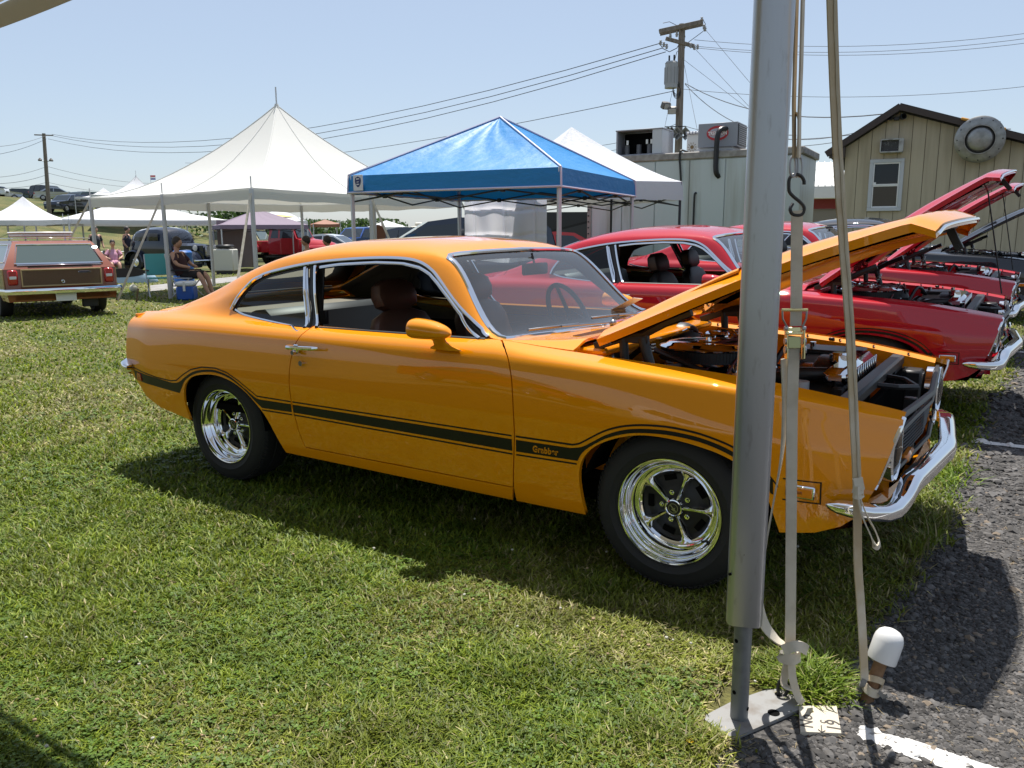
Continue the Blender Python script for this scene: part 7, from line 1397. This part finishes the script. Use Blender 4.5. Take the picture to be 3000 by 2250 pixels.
    # table under the long tent
    for px, d, lab in ((236, 34, 'folding table with goods under the long white tent'), (100, 34, 'folding table with blue bins under the small white tent')):
        tb = thing('folding_table', lab, 'table', Vector(cw((px-1106)/1755*d, d)+(0,)), YAW+.4); MB().box((0, 0, .74), (1.8, .75, .04), ch=.01).build('tabletop', WHITEP, tb)
        for x in (-.8, .8):
            for y in (-.3, .3): MB().cyl((x, y, 0), (x, y, .73), .015, n=6).build('leg', POSTM, tb)
    for k, (dx, c_) in enumerate(((-.5, (.03, .25, .45)), (.1, (.04, .28, .5)), (.6, (.35, .38, .4)))):
        q = Vector(cw((100-1106)/1755*34+dx, 34)+(.76,)); b = thing('storage_bin', ['blue bin at the near end of the table', 'blue bin in the middle of the table', 'grey bin at the far end of the table'][k]+' under the small tent', 'bin', q, YAW+.4); MB().box((0, 0, .15), (.42, .35, .30), ch=.03).build('bin_body', mat('bin_%d' % k, c_, .5), b); MB().box((0, 0, .31), (.45, .38, .03), ch=.01).build('lid', WHITEP, b)
field_things()

# ------------------------------------------------------------------ trees
def leafmat(name, c1, c2):
    m = mat(name, c1, .6, noise=(1.4, c2, .35, .65)); n = m.node_tree; b = n.nodes['Principled BSDF']; o = n.nodes['Material Output']; t = n.nodes.new('ShaderNodeBsdfTranslucent'); t.inputs[0].default_value = (c2[0]*1.3, c2[1]*1.4, c2[2], 1); mx = n.nodes.new('ShaderNodeMixShader'); mx.inputs[0].default_value = .3; n.links.new(b.outputs[0], mx.inputs[1]); n.links.new(t.outputs[0], mx.inputs[2]); n.links.new(mx.outputs[0], o.inputs[0]); return m
LEAF = leafmat('leaf_green', (.028, .058, .018), (.06, .105, .03)); BARK = mat('bark', (.07, .05, .035), .9)
def tree(label, px, d, top_py, wid, seed, n=1400):
    p = at(px, 500, d); g = gzf(p.x, p.y); H = max(1.5, at(px, top_py, d).z-g); rg = np.random.default_rng(seed); t = thing('tree', label, 'tree', (p.x, p.y, g)); tr = MB(); tr.cyl((0, 0, 0), (0, 0, H*.55), wid*.035, wid*.02, 8)
    cl = [(rg.normal(0, wid*.26), rg.normal(0, wid*.26), H*(.38+.5*rg.random()), wid*(.14+.12*rg.random())) for _ in range(16)]
    for c in cl[:6]: tr.tube([(0, 0, H*.3), (c[0]*.5, c[1]*.5, H*.3+(c[2]-H*.3)*.6), c[:3]], [wid*.015, wid*.010, wid*.005], 5)
    tr.build('trunk', BARK, t); V = []; F = []
    for i in range(n):
        c = cl[rg.integers(len(cl))]; v = rg.normal(0, 1, 3); v /= np.linalg.norm(v); q = np.array(c[:3])+v*c[3]*rg.random()**.4; q[2] = min(q[2], H)
        a = rg.normal(0, 1, 3); a /= np.linalg.norm(a); b = np.cross(a, rg.normal(0, 1, 3)); b /= np.linalg.norm(b); s_ = wid*.030*(.6+.8*rg.random()); k = len(V); V += [q-a*s_, q+b*s_*.6, q+a*s_, q-b*s_*.6]; F.append((k, k+1, k+2, k+3))
    mesh_obj('crown', V, F, LEAF, t, False)
tree('rounded green tree behind the purple canopy', 490, 80, 448, 7, 1); tree('bushy green tree between the brown canopy and the tent post', 792, 75, 474, 6.0, 2); tree('green tree at the far edge of the hilltop', -5, 125, 404, 9, 3); tree('low bush on the hill above the blue SUV', 235, 120, 422, 7, 4); tree('leafy bush behind the hilltop cars near the pole', 150, 130, 428, 9, 5); tree('hedge-like tree behind the far canopies', 680, 100, 478, 9, 6); tree('distant tree beyond the white canopy', 560, 110, 466, 10, 7); tree('low tree line bush beyond the navy SUV', 845, 140, 492, 10, 8)
def treeline():
    rg = np.random.default_rng(5); V = []; F = []
    for i in range(5200):
        px = -500+3300*rg.random(); d = 230+60*rg.random(); X = (px-1106)/1755*d; x, y = cw(X, d); hh = (2.6+1.8*math.sin(px*.013)+1.1*math.sin(px*.05+2))*(.9 if px > 420 else 1.6); z = rg.random()**.7*max(.8, hh); q = np.array([x, y, gzf(x, y)+z]); a = rg.normal(0, 1, 3); a /= np.linalg.norm(a); b = np.cross(a, rg.normal(0, 1, 3)); b /= np.linalg.norm(b); s_ = .9+.6*rg.random(); k = len(V); V += [q-a*s_, q+b*s_*.7, q+a*s_, q-b*s_*.7]; F.append((k, k+1, k+2, k+3))
    tag(mesh_obj('far_treeline', V, F, LEAF, None, False), 'hazy line of distant trees along the horizon', 'trees', kind='stuff')
treeline()
# ------------------------------------------------------------------ ground, asphalt, markings, grass, gravel
def vcol(o, cols, per):                                   # per-face colours spread to corners
    me = o.data; at_ = me.color_attributes.new('Col', 'FLOAT_COLOR', 'CORNER'); c = np.repeat(np.asarray(cols, np.float32), per, axis=0); c = np.concatenate([c, np.ones((len(c), 1), np.float32)], 1); at_.data.foreach_set('color', c.ravel())
def attrmat(name, rough, trans=0., spec=.3):
    m = bpy.data.materials.new(name); m.use_nodes = True; n = m.node_tree; b = n.nodes['Principled BSDF']; a = n.nodes.new('ShaderNodeVertexColor'); a.layer_name = 'Col'; b.inputs['Roughness'].default_value = rough; b.inputs['Specular IOR Level'].default_value = spec; n.links.new(a.outputs[0], b.inputs['Base Color'])
    if trans: o = n.nodes['Material Output']; t = n.nodes.new('ShaderNodeBsdfTranslucent'); n.links.new(a.outputs[0], t.inputs[0]); mx = n.nodes.new('ShaderNodeMixShader'); mx.inputs[0].default_value = trans; n.links.new(b.outputs[0], mx.inputs[1]); n.links.new(t.outputs[0], mx.inputs[2]); n.links.new(mx.outputs[0], o.inputs[0])
    return m
def rawmesh(name, V, F, m, smooth=False):                 # V (n,3), F (k,q) arrays
    me = bpy.data.meshes.new(name); k, q = F.shape; me.vertices.add(len(V)); me.vertices.foreach_set('co', np.asarray(V, np.float32).ravel()); me.loops.add(k*q); me.loops.foreach_set('vertex_index', F.astype(np.int32).ravel()); me.polygons.add(k); me.polygons.foreach_set('loop_start', np.arange(0, k*q, q, dtype=np.int32)); me.polygons.foreach_set('loop_total', np.full(k, q, np.int32)); me.update(calc_edges=True); me.materials.append(m); me.polygons.foreach_set('use_smooth', [smooth]*k); return link(bpy.data.objects.new(name, me))
def vnoise(x, y, s, seed=0):                              # cheap value noise
    x = np.asarray(x)*s+seed*17.3; y = np.asarray(y)*s+seed*31.7; xi, yi = np.floor(x).astype(int), np.floor(y).astype(int); fx, fy = x-xi, y-yi; fx = fx*fx*(3-2*fx); fy = fy*fy*(3-2*fy)
    h = lambda a, b: np.modf(np.abs(np.sin(a*127.1+b*311.7+seed)*43758.5453))[0]
    return (h(xi, yi)*(1-fx)+h(xi+1, yi)*fx)*(1-fy)+(h(xi, yi+1)*(1-fx)+h(xi+1, yi+1)*fx)*fy
def edge_x(y):                                            # grass/asphalt boundary
    y = np.asarray(y, float); e = np.interp(y, [-9, -2.2, -1.72, -1.45, -1.2, -.7, 0, 1.2, 2.6, 5, 9, 40], [.30, .42, .50, .60, .70, .70, .80, .82, .84, .95, 1.0, 2.2]); return e+.09*(vnoise(y, y*0, 3., 3)-.5)+.06*(vnoise(y, y*0, 9., 4)-.5)
GRASSG = mat('turf_soil', (.060, .075, .020), .95)
def turf_material():
    n = GRASSG.node_tree; b = n.nodes['Principled BSDF']; tc = n.nodes.new('ShaderNodeTexCoord'); mix = None
    def nz(s, d=5): t = n.nodes.new('ShaderNodeTexNoise'); t.inputs['Scale'].default_value = s; t.inputs['Detail'].default_value = d; n.links.new(tc.outputs['Object'], t.inputs[0]); return t
    r1 = n.nodes.new('ShaderNodeValToRGB'); e = r1.color_ramp.elements; e[0].position = .33; e[1].position = .68; e[0].color = (.050, .085, .012, 1); e[1].color = (.19, .165, .055, 1); n.links.new(nz(.55).outputs['Fac'], r1.inputs[0])
    r2 = n.nodes.new('ShaderNodeValToRGB'); e = r2.color_ramp.elements; e[0].position = .38; e[1].position = .66; e[0].color = (.45, .45, .40, 1); e[1].color = (1.25, 1.2, 1.1, 1); n.links.new(nz(28, 8).outputs['Fac'], r2.inputs[0])
    mx = n.nodes.new('ShaderNodeMixRGB'); mx.blend_type = 'MULTIPLY'; mx.inputs[0].default_value = 1; n.links.new(r1.outputs[0], mx.inputs[1]); n.links.new(r2.outputs[0], mx.inputs[2]); n.links.new(mx.outputs[0], b.inputs['Base Color'])
    bp = n.nodes.new('ShaderNodeBump'); bp.inputs['Strength'].default_value = .8; bp.inputs['Distance'].default_value = .04; n.links.new(nz(40, 6).outputs['Fac'], bp.inputs['Height']); n.links.new(bp.outputs[0], b.inputs['Normal'])
turf_material()
def ground():
    rr = np.concatenate([[0.], np.geomspace(.5, 2600, 90)]); na = 144; V = []; 
    for r_ in rr:
        for k in range(na): a = 2*PI*k/na; V.append((CAM[0]+r_*math.cos(a), CAM[1]+r_*math.sin(a)))
    V = np.array(V); Z = gz(V[:, 0], V[:, 1])-.0; V = np.c_[V, Z]
    F = np.array([(i*na+k, i*na+(k+1) % na, (i+1)*na+(k+1) % na, (i+1)*na+k) for i in range(len(rr)-1) for k in range(na)])[:, ::-1]
    tag(rawmesh('ground', V, F[:, ::-1], GRASSG, True), kind='structure')
    # asphalt
    am = mat('asphalt', (.060, .056, .053), .9); n = am.node_tree; b = n.nodes['Principled BSDF']; tc = n.nodes.new('ShaderNodeTexCoord')
    vo = n.nodes.new('ShaderNodeTexVoronoi'); vo.inputs['Scale'].default_value = 75; n.links.new(tc.outputs['Object'], vo.inputs[0]); rp = n.nodes.new('ShaderNodeValToRGB'); e = rp.color_ramp.elements; e[0].position = .0; e[1].position = 1.; e[0].color = (.035, .033, .032, 1); e[1].color = (.16, .15, .14, 1); n.links.new(vo.outputs['Color'], rp.inputs[0])
    n2 = n.nodes.new('ShaderNodeTexNoise'); n2.inputs['Scale'].default_value = 1.2; n.links.new(tc.outputs['Object'], n2.inputs[0]); mx = n.nodes.new('ShaderNodeMixRGB'); mx.blend_type = 'MULTIPLY'; mx.inputs[0].default_value = .5; n.links.new(rp.outputs[0], mx.inputs[1]); n.links.new(n2.outputs['Fac'], mx.inputs[2]); n.links.new(mx.outputs[0], b.inputs['Base Color'])
    bp = n.nodes.new('ShaderNodeBump'); bp.inputs['Strength'].default_value = 1.; bp.inputs['Distance'].default_value = .012; n.links.new(vo.outputs['Distance'], bp.inputs['Height']); n.links.new(bp.outputs[0], b.inputs['Normal'])
    ys = np.concatenate([np.arange(-9, 12, .03), np.linspace(12, 45, 60)]); ex = edge_x(ys); m_ = len(ys); xs = [0, .4, 1.2, 3, 8, 20, 60]; V = np.array([(ex[i]+x, ys[i], 0) for i in range(m_) for x in xs]); V[:, 2] = gz(V[:, 0], V[:, 1])+.004; q = len(xs)
    F = np.array([(i*q+j, i*q+j+1, (i+1)*q+j+1, (i+1)*q+j) for i in range(m_-1) for j in range(q-1)]); tag(rawmesh('asphalt_road', V, F, am, True), kind='structure')
    # painted stall lines: broken edges
    lm = mat('road_paint', (.60, .59, .57), .8, noise=(38, (.25, .24, .23), .60, .68), bump=(70, .8, .008))
    for y0, y1, w_, s_ in ((-1.405, -1.395, .075, 1), (2.16, 2.19, .08, 2), (6.1, 6.15, .09, 3)):
        k = 160; x = np.linspace(.80 if y0 < 0 else .83, 6.5, k); yc = np.interp(x, [.8, 6.5], [y0, y1]); a = w_/2*(1+.5*(vnoise(x, x*0, 30, s_)-.5)); b_ = w_/2*(1+.5*(vnoise(x, x*0, 30, s_+9)-.5)); V = np.concatenate([np.c_[x, yc-a, gz(x, yc)+.008], np.c_[x, yc+b_, gz(x, yc)+.008]]); F = np.array([(i, i+1, k+i+1, k+i) for i in range(k-1)]); tag(rawmesh('stall_line', V, F, lm), kind='structure')
    # pale path across the field
    A = [cw((x-1106)/1755*d, d) for x, d in ((330, 20.5), (420, 22.5), (520, 25), (620, 27.5), (760, 31), (980, 38))]; B = [cw((x-1106)/1755*d, d) for x, d in ((330, 23), (420, 25.2), (520, 28), (620, 31), (760, 35), (980, 43))]
    V = np.array([(p[0], p[1], gzf(*p)+.006) for p in A+B]); F = np.array([(i, i+1, 6+i+1, 6+i) for i in range(5)]); tag(rawmesh('path', V, F, mat('pale_tarmac', (.30, .29, .28), .9, noise=(3, (.22, .21, .20), .4, .6))), kind='structure')
ground()
def screen_ground(n, pad=.24, y0=.0):                     # ground points, evenly dense as the visitor sees them, wider than the view
    f = FPX/3000; u = (RNG.random(n)*(1+2*pad)-.5-pad); v = RNG.random(n)*(.66)-.375-.12
    D = CD[None]+(u/f)[:, None]*CR+(v/f)[:, None]*CU; ok = D[:, 2] < -.030; D = D[ok]; t = -CAM[2]/D[:, 2]; P = CAM[None, :2]+D[:, :2]*t[:, None]; return P, t
def grass():
    P, d = screen_ground(590000); k = d < 32; P, d = P[k], d[k]
    x, y = P[:, 0], P[:, 1]; e = edge_x(y); keep = (x < e-.01+.10*RNG.random(len(x))**3); bare = (np.hypot((x-.42)/.12, (y+1.42)/.16) < 1) & (RNG.random(len(x)) < .85); plate = (x > .41) & (x < .64) & (y < -1.31) & (y > -1.63); path = np.zeros(len(x), bool)
    near = ((np.abs(x-.0) < .33) | (np.abs(x+2.616) < .33)) & (np.abs(np.abs(y)-.72) < .14)
    bX = (x-CAM[0])*FH[0]+(y-CAM[1])*FH[1]; lat = (x-CAM[0])*RT[0]+(y-CAM[1])*RT[1]; pxp = 1106+lat/np.maximum(bX, .1)*1755; lo = np.interp(pxp, [330, 420, 520, 620, 760, 980], [20.5, 22.5, 25, 27.5, 31, 38]); hi = np.interp(pxp, [330, 420, 520, 620, 760, 980], [23, 25.2, 28, 31, 35, 43]); path = (bX > lo) & (bX < hi) & (pxp > 330)
    plate &= ~((x-.418)*(.09)-(y+1.56)*.0 < -1)
    keep &= ~bare & ~plate & ~path; x, y, d = x[keep], y[keep], d[keep]; n = len(x); z = gz(x, y)
    n1 = .5+1.45*(vnoise(x, y, .9, 1)*.55+vnoise(x, y, 2.7, 2)*.45-.5); n2 = vnoise(x, y, 4.5, 5); n3 = vnoise(x, y, 12., 7)
    dry = np.clip((n1-.40)*3.2, 0, 1)*.8+np.clip((n2-.62)*3, 0, 1)*.3; straw = RNG.random(n) < (.05+.36*dry)
    tall = 1.0*np.exp(-(((x-.63)/.11)**2+((y+1.19)/.13)**2))+.9*np.exp(-(((x-.86)/.10)**2+((y-1.32)/.35)**2))+.8*np.exp(-(((x-.80)/.09)**2+((y-.25)/.3)**2))+.3*np.exp(-(((x-.33)/.13)**2+((y+1.72)/.10)**2))
    h = (.012+.024*RNG.random(n))*(.75+.5*n2)*(1+.012*d)*(1+1.6*tall); lod = np.clip(d/3.2, 1, 6); wd = (.0024+.0020*RNG.random(n))*lod*.92
    flat = straw & (RNG.random(n) < .6); h = np.where(flat, h*.35+.004, h); lean = np.where(flat, 2.2+1.5*RNG.random(n), .45+1.2*RNG.random(n)); ph = RNG.random(n)*2*PI; L = (.018+.03*RNG.random(n))*(1+.01*d)*(1+1.0*tall); L = np.where(flat, .035+.035*RNG.random(n), L)*np.minimum(lean, 1.4)
    dx, dy = np.cos(ph)*L, np.sin(ph)*L; wa = ph+PI/2+.6*(RNG.random(n)-.5); wx, wy = np.cos(wa)*wd, np.sin(wa)*wd
    b0 = np.c_[x-wx, y-wy, z]; b1 = np.c_[x+wx, y+wy, z]; m0 = np.c_[x+dx*.45-wx*.8, y+dy*.45-wy*.8, z+h*.68]; m1 = np.c_[x+dx*.45+wx*.8, y+dy*.45+wy*.8, z+h*.68]; t0 = np.c_[x+dx-wx*.15, y+dy-wy*.15, z+h]; t1 = np.c_[x+dx+wx*.15, y+dy+wy*.15, z+h]
    V = np.stack([b0, b1, m1, m0, t1, t0], 1).reshape(-1, 3); i = np.arange(n)*6; F = np.stack([np.stack([i, i+1, i+2, i+3], 1), np.stack([i+3, i+2, i+4, i+5], 1)], 1).reshape(-1, 4)
    g1 = np.array([.055, .115, .008]); g2 = np.array([.245, .300, .026]); g3 = np.array([.42, .37, .18]); r = RNG.random(n)[:, None]; lush = np.clip(tall, 0, 1)[:, None]
    c = g1*(1-r)+g2*r; c = c*(1-.45*dry[:, None])+np.array([.27, .25, .055])*.45*dry[:, None]; c = c*(1-.5*lush)+np.array([.13, .24, .02])*.5*lush; c = np.where(straw[:, None], g3*(.55+.75*RNG.random(n)[:, None]), c); c *= (.7+.6*n3[:, None])*(.65+.7*RNG.random(n)[:, None])
    o = rawmesh('grass', V, F, attrmat('grass_blade', .55, .38, .35)); vcol(o, np.repeat(c, 2, 0), 4); tag(o, 'short mown green and straw coloured grass across the field', 'grass', kind='stuff')
    print('grass blades', n)
grass()
def clover():
    P, d = screen_ground(115000); k = (d < 7) & (P[:, 0] < edge_x(P[:, 1])-.03); P, d = P[k], d[k]; nz = vnoise(P[:, 0], P[:, 1], 1.6, 21); k = (nz > .55) & (RNG.random(len(d)) < .34); plate = (P[:, 0] > .40) & (P[:, 0] < .66) & (P[:, 1] < -1.29) & (P[:, 1] > -1.65); k &= ~plate; P, d = P[k], d[k]; n = len(d); z = gz(P[:, 0], P[:, 1])+.012+.022*RNG.random(n); V = []; ph = RNG.random(n)*2*PI; s_ = (.0045+.003*RNG.random(n))*np.clip(d/3, 1, 2)
    Vs = []; Fs = []
    for j in range(3):
        a = ph+j*2*PI/3; ca, sa = np.cos(a), np.sin(a); tz = (RNG.random(n)-.3)*.5
        q = [np.c_[P[:, 0], P[:, 1], z], np.c_[P[:, 0]+ca*s_*1.2-sa*s_*.8, P[:, 1]+sa*s_*1.2+ca*s_*.8, z+tz*s_], np.c_[P[:, 0]+ca*s_*2.1, P[:, 1]+sa*s_*2.1, z+tz*s_*1.6], np.c_[P[:, 0]+ca*s_*1.2+sa*s_*.8, P[:, 1]+sa*s_*1.2-ca*s_*.8, z+tz*s_]]; Vs.append(np.stack(q, 1).reshape(-1, 3)); Fs.append(np.arange(n*4).reshape(-1, 4)+j*n*4)
    o = rawmesh('clover_leaves', np.concatenate(Vs), np.concatenate(Fs)[:, ::-1], attrmat('clover_leaf', .5, .3, .4)); c = np.array([.075, .135, .010])*(.7+.9*RNG.random((n, 1))); vcol(o, np.tile(c, (3, 1)), 4); tag(o, 'patches of three-lobed clover leaves in the lawn', 'clover', kind='stuff')
    # blossoms
    P, d = screen_ground(5200); k = (d < 9) & (P[:, 0] < edge_x(P[:, 1])-.05) & (vnoise(P[:, 0], P[:, 1], 1.1, 33) > .45); P, d = P[k][:150], d[k][:150]; ico = bmesh.new(); bmesh.ops.create_icosphere(ico, subdivisions=1, radius=1); iv = np.array([v.co for v in ico.verts]); if_ = np.array([[v.index for v in f.verts] for f in ico.faces]); ico.free(); n = len(P); sz = .0045+.003*RNG.random(n)
    V = iv[None]*(sz[:, None, None]*np.array([1, 1, .85]))*(1+.3*(RNG.random((n, len(iv), 1))-.5))+np.c_[P, gz(P[:, 0], P[:, 1])+.030+.03*RNG.random(n)][:, None]; F = (if_[None]+(np.arange(n)*len(iv))[:, None, None]).reshape(-1, 3); o = rawmesh('clover_blossoms', V.reshape(-1, 3), F, attrmat('clover_white', .7, .2)); c = np.where(RNG.random((n, 1)) < .75, np.array([[.55, .54, .46]]), np.array([[.42, .30, .18]])); vcol(o, np.repeat(c, len(if_), 0), 3); tag(o, 'scattered small white clover blossoms in the lawn', 'clover', kind='stuff')
    fl = thing('dandelion', 'single yellow flower at the grass edge below the foot plate', 'flower', (.40, -1.76, 0)); fl.location = (.432, -1.725, 0); m = MB(); m.cyl((0, 0, 0), (0, 0, .03), .0012, n=5); m.build('stem', LEAF, fl); m = MB()
    for k in range(14): a = k*2.4; m.add([(0, 0, .03), (.006*math.cos(a-.3), .006*math.sin(a-.3), .033), (.011*math.cos(a), .011*math.sin(a), .035), (.006*math.cos(a+.3), .006*math.sin(a+.3), .033)], [(0, 1, 2, 3)], True)
    m.build('petals', mat('yellow_petal', (.80, .50, .02), .6), fl)
clover()
def gravel():
    P, d = screen_ground(235000); x, y = P[:, 0], P[:, 1]; e = edge_x(y); k = (d < 9) & (x > e-.06) & ((x > e+.01) | (RNG.random(len(x)) < .3)) & (x < 5); P, d = P[k], d[k]; x, y = P[:, 0], P[:, 1]; plate = (x > .42) & (x < .635) & (y < -1.31) & (y > -1.60); k = ~plate; P, d = P[k], d[k]; n = len(d); x, y = P[:, 0], P[:, 1]
    big = RNG.random(n) < .16*np.exp(-((x-edge_x(y))/.45)**2)+.015; s_ = (.0030+.0042*RNG.random(n)**2)*np.clip(d/2.6, 1, 2.4)*np.where(big, 2.3, 1); ov = np.array([(1, 0, 0), (0, 1, 0), (-1, 0, 0), (0, -1, 0), (.0, 0, 1), (.5, .55, .6), (-.55, .5, .65), (-.5, -.55, .55), (.55, -.5, .6)]); of = np.array([(0, 1, 5), (1, 2, 6), (2, 3, 7), (3, 0, 8), (0, 5, 8), (1, 6, 5), (2, 7, 6), (3, 8, 7), (4, 8, 5), (4, 5, 6), (4, 6, 7), (4, 7, 8)])
    j = 1+.45*(RNG.random((n, 9, 3))-.5); V = ov[None]*j*s_[:, None, None]; V[:, :, 2] *= (.45+.5*RNG.random(n))[:, None]; st = 1+.6*RNG.random(n); V[:, :, 0] *= st[:, None]; a = RNG.random(n)*2*PI; ca, sa = np.cos(a)[:, None], np.sin(a)[:, None]; V = np.stack([V[:, :, 0]*ca-V[:, :, 1]*sa, V[:, :, 0]*sa+V[:, :, 1]*ca, V[:, :, 2]], -1); V += np.c_[P, gz(x, y)+.0035][:, None]
    F = (of[None]+(np.arange(n)*9)[:, None, None]).reshape(-1, 3); g = .040+.105*RNG.random(n)**1.7; c = np.c_[g*1.04, g*.99, g*.95]; tan = RNG.random(n) < .05; c[tan] = np.array([.20, .16, .12]); line = (np.abs(y-(-1.40)) < .034*(1+.9*(vnoise(x, y, 40, 2)-.5))) & (x > .80); line |= (np.abs(y-2.17) < .04) & (x > .83); line |= (np.abs(y-6.12) < .04) & (x > .9); c[line & (RNG.random(n) < .92)] = np.array([.58, .57, .55])
    o = rawmesh('gravel', V.reshape(-1, 3), F, attrmat('gravel_stone', .85, 0, .35)); vcol(o, np.repeat(c, 12, 0), 3); tag(o, 'loose dark gravel over worn asphalt along the lot edge', 'gravel', kind='stuff'); print('stones', n)
    # straw bits on the gravel
    P, d = screen_ground(6500); x, y = P[:, 0], P[:, 1]; k = (x > edge_x(y)) & (d < 5) & (RNG.random(len(d)) < .5*np.exp(-(x-edge_x(y))/.5)+.12); P = P[k]; n = len(P); a = RNG.random(n)*2*PI; L = .006+.016*RNG.random(n)**1.5; w_ = .0008; z = gz(P[:, 0], P[:, 1])+.010; dx, dy = np.cos(a)*L, np.sin(a)*L; wx, wy = -np.sin(a)*w_, np.cos(a)*w_; V = np.stack([np.c_[P[:, 0]-dx-wx, P[:, 1]-dy-wy, z], np.c_[P[:, 0]+dx-wx, P[:, 1]+dy-wy, z+.004], np.c_[P[:, 0]+dx+wx, P[:, 1]+dy+wy, z+.004], np.c_[P[:, 0]-dx+wx, P[:, 1]-dy+wy, z]], 1).reshape(-1, 3); o = rawmesh('dry_straw', V, np.arange(n*4).reshape(-1, 4), attrmat('straw', .8, .1)); vcol(o, np.array([.30, .24, .13])*(.5+.7*RNG.random((n, 1))), 4); tag(o, 'bits of dry straw scattered over the gravel', 'straw', kind='stuff')
gravel()
